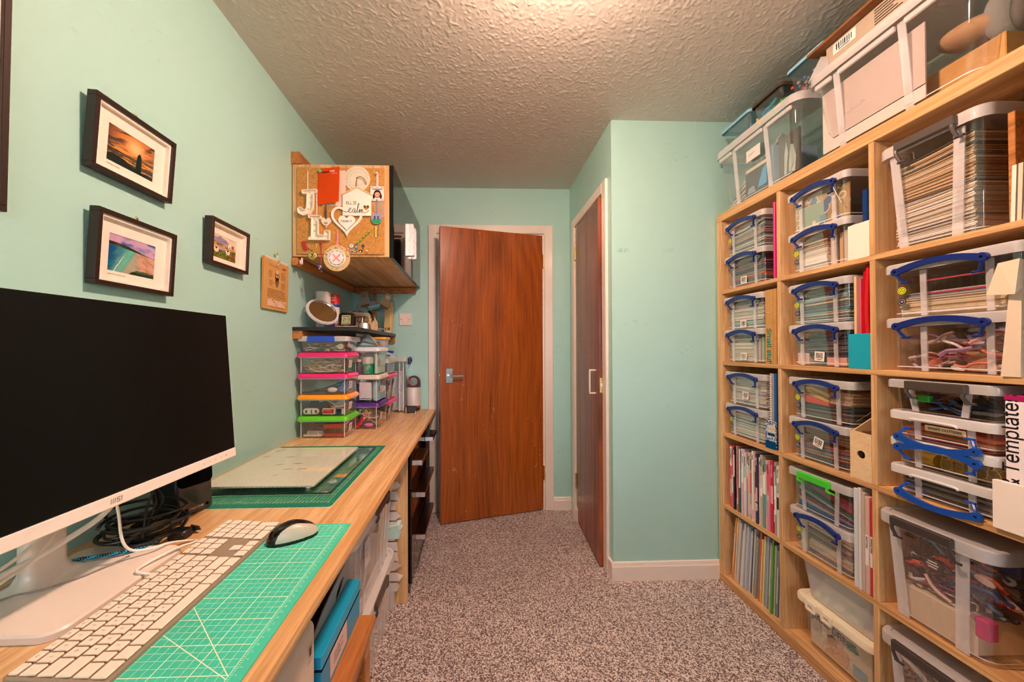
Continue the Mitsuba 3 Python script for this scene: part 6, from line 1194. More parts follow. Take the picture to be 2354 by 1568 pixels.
for k, c in enumerate(slv):
    t = .0098; lean = .030 - .018 * k / len(slv); hgt = r.uniform(.27, .315); z0 = bz[0] + .0005; d0 = r.uniform(.014, .030); s0 = s
    q = []
    for dd in (d0, d0 + .23):
        for a, zz in ((0, 0), (lean, hgt)): q += [[s0 + a, dd, z0 + zz], [s0 + a + t * .82, dd, z0 + zz]]
    lab = f'{sl_names[k]} document sleeve leaning in the bottom left cell'
    f_ = one('document_sleeve', at(hull(np.array(q)), MS), 'plastic', lab, 'document sleeve', np.clip(C(c) * r.uniform(.9, 1.05), 0, 1), group='document sleeves in the bottom left cell')
    s += (.362 - .058 - .03) / len(slv) + .0004
    if k % 4 == 1: part(f_, 'page_edge', at(hull(np.array([[x + .001, d0 - .0006, zz] for x, zz in ((s0 + lean * .2, z0 + hgt * .2), (s0 + lean * .2 + .004, z0 + hgt * .2), (s0 + lean * .75, z0 + hgt * .75), (s0 + lean * .75 + .004, z0 + hgt * .75))] + [[s0 + lean * .5 + .002, d0 - .0002, z0 + hgt * .5]])), MS), 'matte', '#e6e1da')

# column 2
def craft_paper(p, n, uv):
    u, v = p.y * 22, p.z * 22
    a, b, w = voronoi(u, v); c = mix(C('#b79a72'), C('#a58659'), noise(p.y * 30, p.z * 30, 1.))
    rad = .16 + .24 * w
    c = mix(c, C('#d8cdb4'), smoothstep(.06, .03, dr.abs(a - rad))); c = mix(c, C('#4f6a9a'), smoothstep(.30, .26, a - rad * .2) * smoothstep(.6, .65, w) * .8); return mix(c, C('#8f5c34'), smoothstep(.09, .06, a) * smoothstep(.3, .25, w))
scene['ring_paper'] = {'type': 'twosided', 'b': {'type': 'diffuse', 'reflectance': proc(craft_paper)}}
rub('clear box with blue handle and brown ring-patterned sheet, upper in top middle cell', .412, .654, bz[4] + .1535, 1.752, ch=.534, wh=.165)
one('patterned_sheet', at(bx(.428, .636, .034, .037, bz[4] + .158, bz[4] + .272), MS), 'ring_paper', 'brown sheet printed with rings and dots inside the upper top middle box', 'patterned paper')
v = VC()
for q, c in ((sbox(.452, 1.614, .545, 1.690), '#8fa08c'), (sbox(.460, 1.606, .492, 1.650), '#c9bb94'), (sbox(.500, 1.604, .526, 1.628), '#d6cfae'), (sbox(.530, 1.612, .556, 1.640), '#6f8494')): v.add(at(ext(q, 0, .001), frame((0, .0335, 0), (1, 0, 0), (0, 0, 1))), c)
one('card_pieces', at(v, MS), 'matte', 'small pale green and cream cut-outs inside the upper top middle box', 'card cut-outs', kind='stuff')
one('string_tag', at(tube([(.608, .004, 1.712), (.618, .002, 1.690), (.630, .006, 1.655), (.634, .008, 1.645)], .0011, 5, 5), MS), 'plastic', 'white string hanging from the handle of the upper top middle box', 'string', '#e6dccb', smooth=True)
rub('clear box with blue handle and white papers, lower in top middle cell', .412, .654, bz[4] + .0006, bz[4] + .153, ch=.534, wh=.165, stick=True)
sheets('thick white card packs in the lower top middle box', .434, .560, bz[4] + .006, bz[4] + .078, PAPER, 8, tmin=.006, tmax=.014); sheets('brownish papers on the packs in the lower top middle box', .434, .560, bz[4] + .079, bz[4] + .108, ['#b08f72', '#9c7b5e', '#c9b59a'], 9)
for k, (c, l) in enumerate((('#d9c9b6', 'cream'), ('#8f8982', 'grey'), ('#d2b48f', 'tan'), ('#cdbfae', 'pale'))): one('card', at(bx(.568 + .016 * k, .580 + .016 * k, .034, .28, bz[4] + .006, bz[4] + .104 + .003 * k), MS), 'matte', f'{l} card standing at the right of the lower top middle box', 'card', c)
for k in range(2):
    b = thing('ring_binder', ['dark blue ring binder behind the white file, left one', 'dark blue ring binder behind the white file, against the divider'][k], 'binder')
    put(b, at(bx(.667 + .020 * k, .684 + .020 * k, .040, .34, bz[4] + .0005, bz[4] + (.228 + .012 * k), .003), MS), 'gloss', '#13346e')
    part(b, 'spine_rivet', at(ball((.6755 + .020 * k, .0395, bz[4] + .12), .002, 1), MS), 'satin_metal', smooth=True)
wf_ = one('magazine_file', at(bx(.657, .7235, .004, .0065, bz[4] + .0005, bz[4] + .112), MS), 'matte', 'blank white card file front in the top middle cell', 'file box', '#f0dfd0')
part(wf_, 'side', at(cat(hull(np.array([(.657, y, z) for y, z in ((.0065, bz[4] + .0005), (.0065, bz[4] + .112), (.034, bz[4] + .0005), (.034, bz[4] + .125))] + [(.6585, y, z) for y, z in ((.0065, bz[4] + .0005), (.0065, bz[4] + .112), (.034, bz[4] + .0005), (.034, bz[4] + .125))]))), MS), 'matte', '#e8d6c6')
rub('clear box with blue handle and teal sheets, upper of the second row middle cell', .412, .656, bz[3] + .1545, bz[3] + .307, stick=True, ch=.536, wh=.165)
sheets('teal, cream and brown sheets in the upper second row middle box', .434, .632, bz[3] + .160, bz[3] + .262, ['#5f8f94', '#4f7a84', '#8fa3a0', '#d9c39c', '#c9a878', '#6a6a6c', '#9db4b4'], 10, tmax=.007, wave=.010)
rub('clear box with blue handle and dark cards, lower of the second row middle cell', .412, .656, bz[3] + .0006, bz[3] + .154, bar=(.538, .036, 4), ch=.536, wh=.165)
sheets('dark grey-blue cards in the lower second row middle box', .470, .632, bz[3] + .036, bz[3] + .110, ['#4d5560', '#3c444e', '#6f6a6c', '#8f8a86', '#59626c', '#2f343c'], 11, wave=.014)
one('small_carton', at(bx(.436, .484, .030, .08, bz[3] + .006, bz[3] + .048), MS), 'matte', 'pale pink little carton at the left in the lower second row middle box', 'carton', '#e6bfb4'); one('small_carton', at(bx(.556, .626, .028, .08, bz[3] + .006, bz[3] + .034), MS), 'matte', 'wide salmon pink carton at the bottom of the lower second row middle box', 'carton', '#e8b0a0')
sheets('dark card layer behind the pink cartons in the second row middle box', .438, .628, bz[3] + .006, bz[3] + .035, ['#5a5358', '#7a706c'], 12, d0=.085)
rt = thing('gift_bag', 'glossy red plastic bag standing in the turquoise holder', 'bag')
put(rt, at(hull(*[np.array([(a, .030 + y, z) for a in (x0, x1) for y in (0, .055)]) for x0, x1, z in ((.676, .716, bz[3] + .03), (.672, .720, bz[3] + .20), (.680, .722, bz[3] + .315), (.688, .720, bz[3] + .332))]), MS), 'gloss', '#b30f1e')
part(rt, 'fold', at(cat(tube([(.700, .027, bz[3] + .05), (.696, .024, bz[3] + .18), (.699, .026, bz[3] + .325)], .006, 8, 5)), MS), 'gloss', '#c41526', smooth=True)
one('card', at(bx(.659, .667, .020, .24, bz[3] + .0005, bz[3] + .300), MS), 'matte', 'cream card upright left of the red bag', 'card', '#dcb996'); one('card', at(bx(.668, .672, .030, .24, bz[3] + .0005, bz[3] + .290), MS), 'plastic', 'pink printed sleeve left of the red bag', 'sleeve', '#d05a86')
th = thing('pen_holder', 'small turquoise open holder in the second row middle cell', 'holder')
part(th, 'front', at(bx(.654, .7235, .004, .0065, bz[3] + .0005, bz[3] + .112, .0008), MS), 'plastic', '#0e9db4'); part(th, 'side', at(cat(bx(.654, .6565, .0066, .10, bz[3] + .0005, bz[3] + .112)), MS), 'plastic', '#0e9db4'); part(th, 'side', at(bx(.721, .7235, .0066, .10, bz[3] + .0005, bz[3] + .112), MS), 'plastic', '#0e9db4')
rub('clear box holding yellow and red sheets, upper in third row middle cell', .410, .665, bz[2] + .155, bz[2] + .307, stick=True, ch=.536, wh=.165)
sheets('dark grey and brown cards in the upper third row middle box', .432, .640, bz[2] + .161, bz[2] + .215, ['#5d676a', '#4a5358', '#7a7370', '#8a7a6a', '#3d4a50'], 13, wave=.006)
sheets('cream and beige papers on top in the upper third row middle box', .560, .640, bz[2] + .220, bz[2] + .262, ['#d3b99a', '#e0cdb4', '#b99a7c', '#c9a98c'], 14)
one('coloured_sheet', at(hull(np.array([(.462, .028, bz[2] + .216), (.462, .028, bz[2] + .246), (.560, .028, bz[2] + .212), (.560, .028, bz[2] + .222), (.462, .25, bz[2] + .216), (.462, .25, bz[2] + .246), (.560, .25, bz[2] + .214), (.560, .25, bz[2] + .222)])), MS), 'matte', 'curled bright red sheet in the upper third row middle box', 'paper', '#d2453f')
one('coloured_sheet', at(hull(np.array([(.460, .030, bz[2] + .248), (.466, .030, bz[2] + .272), (.556, .030, bz[2] + .224), (.556, .030, bz[2] + .230), (.460, .25, bz[2] + .250), (.466, .25, bz[2] + .272), (.556, .25, bz[2] + .224), (.556, .25, bz[2] + .230)])), MS), 'matte', 'curled mustard yellow sheet in the upper third row middle box', 'paper', '#cfa84a')
rub('clear box holding a printed label sheet, lower in third row middle cell', .408, .652, bz[2] + .0006, bz[2] + .1545, stick=True, ch=.533, wh=.165, bar=(.530, .076, 14))
sheets('grey-blue and pink papers in the lower third row middle box', .430, .630, bz[2] + .006, bz[2] + .062, ['#7a7478', '#5f6a70', '#a08a84', '#4a4c54', '#b4605c', '#8b8f96', '#c79a82'], 15, wave=.012)
sheets('brown kraft papers across the top of the lower third row middle box', .430, .630, bz[2] + .078, bz[2] + .112, ['#a9825a', '#8f6a46', '#c09a70', '#7f7a78'], 16, wave=.01, d0=.045)
wm = thing('magazine_file', 'pale wooden magazine file with a round finger hole in the third row middle cell', 'file box')
wo = MS @ frame((.658, .0065, bz[2] + .0005), (1, 0, 0), (0, 0, 1))
fp = Polygon([(0, 0), (.0655, 0), (.0655, .148), (0, .152)])
part(wm, 'front_panel', at(ext(fp.difference(Point(.034, .080).buffer(.0125, quad_segs=7)), 0, .004), wo), 'light_ply'); part(wm, 'side_panel', at(hull(np.array([(.0, y, z) for y, z in ((0, 0), (.148, -.002), (.0, -.24), (.30, -.24))] + [(.004, y, z) for y, z in ((0, 0), (.148, -.002), (0, -.24), (.30, -.24))])), wo), 'light_ply')
sheets('brown crinkled paper lying in the wooden magazine file', .665, .720, bz[2] + .006, bz[2] + .150, ['#6a4630', '#8a6442', '#55382a'], 17, tmin=.004, tmax=.010)
rub('clear box with lime green handle, upper of the fourth row middle cell', .408, .660, bz[1] + .160, bz[1] + .310, handle='#3fc41f', kind='clamp', ch=.530, wh=.125, leg=.040, flare=.006, d0=.002)
scene['folder_edges'] = {'type': 'twosided', 'b': {'type': 'diffuse', 'reflectance': VCOL}}
v = VC()
for k, c in enumerate(['#1f3f72', '#284f86', '#a9a59c', '#8f1f38', '#1a3a68', '#c2b8a8', '#2b6a52']): v.add(hull(np.array([(.434, .030 + .002 * k, bz[1] + .166 + .010 * k), (.636, .030 + .002 * k, bz[1] + .166 + .004 * k), (.434, .030, bz[1] + .175 + .013 * k), (.636, .030, bz[1] + .171 + .005 * k), (.434, .30, bz[1] + .168 + .010 * k), (.636, .30, bz[1] + .168 + .004 * k), (.434, .30, bz[1] + .175 + .012 * k), (.636, .30, bz[1] + .171 + .005 * k)])), c)
content('folders', 'slanting blue, red and cream folders in the box with the lime handle', 'folders', at(v, MS))
one('coloured_sheet', at(hull(np.array([(.440, .0275, bz[1] + .262), (.640, .0275, bz[1] + .218), (.640, .0275, bz[1] + .255), (.440, .0280, bz[1] + .264), (.440, .0285, bz[1] + .262), (.640, .0285, bz[1] + .218), (.640, .0285, bz[1] + .255)])), MS), 'plastic', 'dark red folder crossing the front of the box with the lime handle', 'folder', '#8a1f3a')
rub('clear box with blue handle, lower of the fourth row middle cell', .410, .660, bz[1] + .0006, bz[1] + .1595, stick=True, ch=.536, wh=.165)
sheets('cream, pink and grey papers in the lower fourth row middle box', .470, .636, bz[1] + .006, bz[1] + .118, ['#d9c9ae', '#c0a08a', '#a9a49a', '#e2d8c8', '#8f5f58', '#7a7670', '#cfb79c'], 18, wave=-.012)
one('card_pack', at(bx(.434, .464, .036, .2, bz[1] + .006, bz[1] + .118), MS), 'matte', 'cream card block at the left of the lower fourth row middle box', 'card', '#e2d3b8')
bks = [(.663, .676, .318, '#c9cdd4', 'clear plastic wallet book, leftmost right of the lime handle box', 'milkyp'), (.677, .686, .324, '#d6d3d0', 'white sleeve file standing right of the lime handle box', ''), (.687, .697, .312, '#b9a79c', 'beige folder standing in the fourth row middle cell', ''), (.698, .711, .304, '#cda99c', 'pinkish folder with a white vertical label in the fourth row middle cell', 'lab'), (.712, .722, .298, '#b8303c', 'red folder against the divider in the fourth row middle cell', 'lab2')]
for a, b, hgt, c, l, t in bks:
    k = one('folder', at(bx(a, b, .006, .27, bz[1] + .0005, bz[1] + hgt, .0015), MS), 'plastic', l, 'folder', c)
    if t in ('lab', 'lab2'):
        part(k, 'spine_label', at(bx(a + .0015, b - .0015, .0052, .0059, bz[1] + .09, bz[1] + .185), MS), 'matte', '#e6dcd6'); part(k, 'lettering', txt('KNITTING' if t == 'lab' else 'Sewing notes', .0052, MS @ frame((a + .0035, .0051, bz[1] + .180), (0, 0, -1), (1, 0, 0)), .0003, True), 'matte', '#2c2523')
# bottom middle cell: cream-lidded tub with a container on top
tu = thing('storage_tub', 'translucent tub with a cream lid in the bottom middle cell', 'storage tub')
ts0, ts1, td0, td1 = .425, .716, .010, .375
part(tu, 'tub', at(loft([rr_ring(ts0 + .030, ts1 - .030, td0 + .028, td1 - .02, .03, bz[0] + .001), rr_ring(ts0 + .026, ts1 - .026, td0 + .024, td1 - .018, .035, bz[0] + .008), rr_ring(ts0 + .008, ts1 - .008, td0 + .010, td1 - .008, .035, bz[0] + .165)], cap0=True), MS), 'clear', smooth=40)
part(tu, 'lid', at(lid_mesh(ts0, ts1, td0, td1, bz[0] + .160, bz[0] + .186, .03, .006), MS), 'plastic', '#e8dcc0', smooth=45)
for x in (.505, .565): part(tu, 'clip', at(ext(rrect(x - .020, x + .020, bz[0] + .150, bz[0] + .184, .006).difference(rrect(x - .010, x + .010, bz[0] + .158, bz[0] + .172, .003)), 0, .006), MS @ frame((0, td0 - .001, 0), (1, 0, 0), (0, 0, 1))), 'plastic', '#efe5cf')
cb_ = thing('printed_carton', 'printed white and blue carton pressed inside the cream-lidded tub', 'carton')
put(cb_, at(bx(.462, .680, .044, .33, bz[0] + .012, bz[0] + .140, .002), MS), 'matte', '#d9cbb2')
part(cb_, 'lettering', txt('LARE DRE', .020, MS @ frame((.470, .0434, bz[0] + .112), (1, 0, -.08), (.08, 0, 1)), .0005, True), 'matte', '#4a6478')
v = VC()
for q, c in ((Polygon([(.470, .10), (.488, .122), (.484, .128), (.466, .106)]), '#5a9ab5'), (Polygon([(.52, .02), (.60, .02), (.61, .07), (.57, .095), (.53, .08)]), '#d9b08a'), (Polygon([(.545, .06), (.565, .085), (.55, .10), (.53, .085)]), '#5a3626'), (Polygon([(.60, .095), (.64, .10), (.63, .125), (.60, .12)]), '#4c8f76'), (sbox(.62, .02, .665, .06), '#8fb0bd')): v.add(at(ext(q, 0, .0005), MS @ frame((0, .0434, bz[0]), (1, 0, 0), (0, 0, 1))), c)
part(cb_, 'print', v, 'matte')
pcn = thing('storage_tub', 'frosted container with mint patterned papers standing on the cream lid', 'container')
part(pcn, 'tub', at(loft([rr_ring(.452, .716, .040, .345, .03, bz[0] + .187), rr_ring(.436, .726 - .006, .026, .355, .03, bz[0] + .316)], cap0=True), MS), 'milky', smooth=40)
scene['mint_paper'] = {'type': 'twosided', 'b': {'type': 'diffuse', 'reflectance': proc(lambda p, n, uv: mix(C('#dfe8da'), C('#9fcdb4'), smoothstep(.5, .62, noise(p.y * 60, p.z * 60, 3.))))}}
one('patterned_sheet', at(hull(np.array([(.465, .055, bz[0] + .190), (.640, .055, bz[0] + .192), (.490, .10, bz[0] + .29), (.640, .10, bz[0] + .29), (.465, .057, bz[0] + .190), (.640, .057, bz[0] + .192), (.490, .102, bz[0] + .29), (.640, .102, bz[0] + .29)])), MS), 'mint_paper', 'pale sheet with mint pattern inside the frosted container', 'patterned paper')
sheets('red and brown papers at the right in the frosted container', .650, .705, bz[0] + .192, bz[0] + .280, ['#7a2f26', '#c9b9a0', '#5a3a30', '#9a8a78'], 19, d0=.07)

# column 3
rub('big clear box with grey clamp packed with papers, top right cell', .744, .985, bz[4] + .0006, bz[4] + .306, handle='#4d443f', kind='clamp', ch=.868, wh=.135, flare=.014, lid=.032, taper=.012, ribs=(.12, .80), rib_w=.022, leg=.060, r=.03)
sheets('white and cream papers at the bottom of the big top right box', .772, .948, bz[4] + .008, bz[4] + .130, PAPER * 2 + ['#e9d9c9', '#caa97c', '#8a8078'], 20, wave=.012, d1=.33)
sheets('brown and kraft papers above in the big top right box', .772, .948, bz[4] + .131, bz[4] + .245, ['#b98f66', '#c9a882', '#8a7260', '#d9c2a4', '#6f6056', '#a98a66'], 21, wave=.02, d1=.33)
one('wood_panel', at(bx(1.004, 1.016, .030, .30, bz[4] + .0005, bz[4] + .262, .001), MS), 'pine', 'brown wooden panel upright at the right of the top right cell', 'panel'); 
ch_ = thing('wicker_box', 'dark brown woven box at the right edge of the top right cell', 'box')
scene['wicker'] = pr(proc(lambda p, n, uv: mix(C('#7a4a26'), C('#2a1608'), smoothstep(.35, .65, .5 + .5 * dr.sin(p.z * 700) * dr.sin(p.y * 500 + 3.14 * dr.floor(p.z * 111))))), .5, .3)
put(ch_, at(bx(1.030, 1.074, .10, .33, bz[4] + .0005, bz[4] + .24, .002), MS), 'wicker')
for k, (c, l) in enumerate((('#ecdfd2', 'white'), ('#d9c7b0', 'cream'), ('#e3d3c2', 'ivory'))): one('book', at(hull(np.array([(1.0185 + .010 * k, y, bz[4] + .0005) for y in (.012, .09)] + [(1.0255 + .010 * k, y, bz[4] + .0005) for y in (.012, .09)] + [(1.0225 + .010 * k, y, bz[4] + .13) for y in (.012, .09)] + [(1.0295 + .010 * k, y, bz[4] + .13) for y in (.012, .09)])), MS), 'matte', f'{l} booklet leaning at the right edge of the top right cell', 'booklet', c)
rub('wide clear box with blue handle, upper of the second row right cell', .757, 1.046, bz[3] + .1535, bz[3] + .309, stick=True, wh=.190, ch=.890, ribs=(.30, .80))
sheets('cream paper bags in the upper second row right box', .780, 1.020, bz[3] + .159, bz[3] + .205, ['#e0c9a8', '#d3b78f', '#eadbc4'], 22, tmax=.004)
sheets('grey sheets above the cream bags in the second row right box', .790, 1.015, bz[3] + .206, bz[3] + .222, ['#8f8a90', '#b5b0ae'], 23)
hg = one('frame_stencil', at(ext(rrect(.842, 1.005, bz[3] + .214, bz[3] + .254, .006).difference(rrect(.846, 1.001, bz[3] + .218, bz[3] + .250, .004)), 0, .002), MS @ frame((0, .030, 0), (1, 0, 0), (0, 0, 1))), 'plastic', 'thin pink frame in the upper second row right box', 'stencil', '#c9485e')
rub('wide clear box with blue handle, lower of the second row right cell', .757, 1.046, bz[3] + .0006, bz[3] + .153, wh=.190, ch=.890, ribs=(.30, .80))
content('craft_bits', 'pink, lilac and orange packets in the lower second row right box', 'packets', tangle(MS, .780, 1.02, .032, .33, bz[3] + .006, bz[3] + .112, ['#d9a7a0', '#b58fae', '#e0705a', '#d9c9c0', '#c9b0a4', '#e6d3cb', '#a07a86', '#e88a72', '#efe2da', '#b8a4b8'], 24, 120, (.002, .0065), 7))
sheets('brown cartons at the back of the lower second row right box', .90, 1.02, bz[3] + .006, bz[3] + .080, ['#b98a66', '#c49a78'], 25, d0=.06, tmin=.02, tmax=.03)
cl = thing('fabric_bag', 'folded cream fabric bag at the right edge of the second row right cell', 'bag')
put(cl, at(cat(hull(np.array([(1.010, -.004, bz[3] + .0005), (1.040, -.002, bz[3] + .0005), (1.022, .002, bz[3] + .20), (1.040, .004, bz[3] + .21), (1.010, .09, bz[3] + .0005), (1.040, .09, bz[3] + .0005), (1.022, .09, bz[3] + .20)])), hull(np.array([(.992, -.010, bz[3] + .190), (1.040, -.012, bz[3] + .186), (1.008, -.004, bz[3] + .262), (1.040, .0, bz[3] + .266), (1.0, .05, bz[3] + .21), (1.040, .06, bz[3] + .25)]))), MS), 'matte', '#dcc8ae')
one('black_case', at(bx(1.046, 1.072, .010, .2, bz[3] + .0005, bz[3] + .17, .004), MS), 'plastic', 'black ribbed case at the very right of the second row', 'case', '#1c1512', smooth=35)
# four flat boxes in the third row
FB = [('flat clear box with dark grey clamp, topmost of four in the third row right cell', bz[2] + .239, bz[2] + .328), ('flat clear box with a lowered blue handle labelled shape cutters, second of four', bz[2] + .1610, bz[2] + .2380), ('flat clear box with raised blue handle and gold mesh, third of four', bz[2] + .0830, bz[2] + .1600), ('flat clear box with lowered blue handle, lowest of four in third row right', bz[2] + .0006, bz[2] + .0820)]
rub(FB[0][0], .760, 1.000, FB[0][1], FB[0][2], handle='#453b36', kind='clamp', ch=.885, wh=.130, flare=.010, lid=.024, leg=.048, ribs=(.2, .78), step=False)
for k, (dn) in ((1, True), (2, False), (3, True)):
    q = rub(FB[k][0], .764, .998, FB[k][1], FB[k][2], kind='arc', handle='#10479e', down=dn, wh=.172, ch=.882, lid=.024, ribs=(.26, .80), lidmat='frosty', step=True, leg=.032)
    part(q, 'lid_ridge', at(tube([(.828, .001, FB[k][2] - .024), (.836, -.002, FB[k][2] - .018), (.920, -.002, FB[k][2] - .018), (.928, .001, FB[k][2] - .024)], .0035, 6, 3), MS), 'frosty', smooth=True)
    if k == 1:
        part(q, 'paper_label', at(bx(.850, .935, .0145, .0152, FB[1][1] + .032, FB[1][1] + .047), MS), 'matte', '#d9c49c'); part(q, 'lettering', txt('SHAPE CUTTERS', .0062, MS @ frame((.857, .0143, FB[1][1] + .0365), (1, 0, 0), (0, 0, 1)), .0004), 'matte', '#4a3c2c')
content('craft_bits', 'blue, green and dark items in the topmost flat box', 'craft pieces', tangle(MS, .780, .980, .032, .33, FB[0][1] + .005, FB[0][1] + .056, ['#2f4f7a', '#4a6a90', '#1f2c3c', '#8f8f94', '#6a4a48', '#c9ccd0'], 60, 34, (.002, .005)))
one('marker', at(bx(.812, .848, .030, .045, FB[0][1] + .028, FB[0][1] + .046, .003), MS), 'gloss', 'lime green block in the topmost flat box', 'block', '#3fc437', smooth=35)
sheets('orange and brown card templates in the shape cutters box', .785, .978, FB[1][1] + .006, FB[1][1] + .030, ['#d8592a', '#c9a07c', '#8a6a58', '#e0784a', '#b59a88'], 61, wave=-.004)
content('mesh_roll', 'gold netting spread in the flat box with the raised handle', 'netting', at((lambda v: [[v.add(tube([(.875 + .011 * k, .030, FB[2][1] + .010), (.880 + .011 * k + (.008 if k % 2 else -.006), .028, FB[2][1] + .026), (.876 + .011 * k, .030, FB[2][1] + .045)], .0012, 5, 4), '#c2a24c') for k in range(10)], [v.add(tube([(.870, .031, FB[2][1] + .010 + .007 * j), (.925, .029, FB[2][1] + .013 + .007 * j), (.985, .031, FB[2][1] + .010 + .007 * j)], .0010, 5, 4), '#b0903c') for j in range(6)], v.add(bx(.872, .984, .034, .2, FB[2][1] + .006, FB[2][1] + .040), '#a98f58')][2])(VC()), MS), mat='plastic')
one('ribbon_roll', at(trimesh.creation.cylinder(radius=.017, height=.045, sections=20), MS @ shift(.826, .055, FB[2][1] + .024) @ rot([0, 1, 0], 90)), 'plastic', 'yellow ribbon roll in the flat box with the raised handle', 'ribbon roll', '#c9a23a', smooth=40)
content('die_plates', 'grey metal plates in the lowest flat box', 'plates', layers(MS, .785, .978, .030, .33, FB[3][1] + .006, FB[3][1] + .050, [C('#8a8279'), C('#6a635c'), C('#a89f94'), C('#4f4a46')], 62, .002, .006))
tb_ = thing('card_tube', 'white file with the words and templates and a magenta cap', 'file')
part(tb_, 'body', at(bx(1.006, 1.060, .010, .28, bz[2] + .0005, bz[2] + .296, .002), MS), 'plastic', '#ece3e6'); part(tb_, 'cap', at(bx(1.005, 1.061, .009, .281, bz[2] + .2965, bz[2] + .310, .002), MS), 'plastic', '#a3175e')
part(tb_, 'lettering', txt('& Templates', .0265, MS @ frame((1.028, .0097, bz[2] + .098), (0, 0, 1), (-1, 0, 0)), .0005), 'matte', '#231f24')
one('carton', at(bx(.996, 1.050, -.008, .004, bz[2] + .0005, bz[2] + .112, .001), MS), 'matte', 'plain white carton in front of the templates file', 'carton', '#efe2d6')
rub('big clear box of craft supplies with dark grey clamp, fourth row right', .741, 1.000, bz[1] + .0006, bz[1] + .290, d0=-.012, handle='#3d3431', kind='clamp', ch=.862, wh=.138, flare=.012, lid=.032, taper=.014, ribs=(.13, .78), rib_w=.026, leg=.058, r=.035, depth=.385)
cst = thing('craft_bits', 'colourful craft packets heaped in the big fourth row box', 'craft packets', kind='stuff')
put(cst, tangle(MS, .766, .970, .020, .33, bz[1] + .100, bz[1] + .242, ['#1f4a86', '#d9502f', '#c9c4c8', '#6a4a58', '#25303c', '#b8325a', '#3a6a8a', '#d9b7a8', '#8f2f3a', '#b6afb0', '#2c5f6a', '#7a3a60', '#1f2228', '#3c2c34', '#4a5560'], 63, 190, (.0015, .006)), 'plastic')
one('light_carton', at(bx(.775, .945, .022, .30, bz[1] + .007, bz[1] + .092, .003), MS), 'matte', 'pale beige carton low in the big fourth row box', 'carton', '#d9c2a6')
one('round_badge', at(ext(affinity.scale(Point(0, 0).buffer(1, quad_segs=7), .022, .018), 0, .003), MS @ frame((.865, .0155, bz[1] + .186), (1, 0, 0), (0, 0, 1))), 'plastic', 'dark oval sticker with pale lines inside the big fourth row box', 'sticker', '#2f2521')
part('round_badge', 'lettering', at(cat(*[bx(-.013 + .003 * abs(k - 1), .013 - .003 * abs(k - 1), -.008 + .007 * k, -.0045 + .007 * k, .003, .0036) for k in range(3)]), MS @ frame((.865, .0155, bz[1] + .186), (1, 0, 0), (0, 0, 1))), 'matte', '#d9cfc6')
one('pink_case', at(bx(.938, .966, .022, .05, bz[1] + .055, bz[1] + .105, .004), MS), 'plastic', 'magenta plastic piece at the right of the big fourth row box', 'plastic piece', '#c41f6a')
one('folder', at(bx(.770, .966, .10, .30, bz[1] + .205, bz[1] + .246, .004), MS), 'plastic', 'dark blue folder lying on top in the big fourth row box', 'folder', '#1b3f70')
rub('big clear box with dark grey clamp in the bottom right cell', .741, 1.000, bz[0] + .0006, bz[0] + .282, d0=-.012, handle='#3d3431', kind='clamp', ch=.862, wh=.138, flare=.012, lid=.032, taper=.014, ribs=(.13, .78), rib_w=.026, leg=.058, r=.035, depth=.385)
content('craft_bits', 'green and grey craft bits in the bottom right box', 'craft pieces', tangle(MS, .766, .970, .020, .33, bz[0] + .010, bz[0] + .236, ['#1f6a4a', '#8a8478', '#c9c4bd', '#5a4a44', '#3f4a56', '#a03a3a', '#d9d0c4', '#777777'], 64, 80, (.0025, .007)))
# column 4, its first boxes just out of the picture
rub('clear box with blue handle beyond the right edge, second row', 1.110, 1.390, bz[3] + .0006, bz[3] + .155, wh=.19); rub('clear box with blue handle beyond the right edge, third row', 1.110, 1.390, bz[2] + .0006, bz[2] + .155, wh=.19)

# ------------------------------------------------------------------ on top of the shelving
ZT = 1.8296
def big(label, s0, s1, z1, d0, depth, ribs):
    k = crate(label, MS, s0, s1, ZT, z1, d0=d0, depth=depth, body='clear', lidmat='milky', kind=None, ribs=ribs, rib_w=.020, lid=.034, taper=.026, inset=.014, r=.045, lidcol=None)
    b0, b1, e0 = s0 + .014, s1 - .014, d0 + .014
    part(k, 'grip_lip', at(cat(*[bx(b0 + (b1 - b0) * a + .012, b0 + (b1 - b0) * b - .012, e0 - .008, e0 + .002, z1 - .052, z1 - .036, .002) for a, b in zip((0.02,) + ribs, ribs + (.98,))]), MS), 'milky'); return k
big('large clear box of pads and folders on the shelving by the alcove wall', .022, .505, 2.120, -.028, .40, (.25, .66))
v = VC()
r = random.Random(70)
for k in range(9): v.add(hull(np.array([(.06 + .004 * k, .03 + .004 * k, ZT + .01 + .012 * k), (.22 + .014 * k, .03 + .004 * k, ZT + .05 + .022 * k), (.06 + .004 * k, .03 + .004 * k, ZT + .016 + .012 * k), (.22 + .014 * k, .03 + .004 * k, ZT + .056 + .022 * k), (.07, .30, ZT + .012 + .012 * k), (.22, .30, ZT + .056 + .020 * k)])), ['#cfc6b8', '#8a8f98', '#e0d6c8', '#5a6474', '#b9a894', '#d9d2c9', '#70707a', '#c4b49c', '#aeb4b8'][k])
content('paper_pads', 'pads and folders piled slanting in the large box by the alcove', 'pads', at(v, MS))
one('poster_card', at(bx(.19, .315, .012, .020, ZT + .008, ZT + .118), MS), 'matte', 'dark printed card with a blue corner low in the box by the alcove', 'printed card', '#3a3f44')
v = VC(); v.add(at(ext(Polygon([(.262, .03), (.312, .03), (.312, .112), (.292, .10), (.280, .07)]), 0, .0006), MS @ frame((0, .0115, ZT), (1, 0, 0), (0, 0, 1))), '#2f9ac4'); v.add(at(ext(Polygon([(.20, .02), (.25, .02), (.24, .05), (.21, .045)]), 0, .0006), MS @ frame((0, .0115, ZT), (1, 0, 0), (0, 0, 1))), '#8a9096')
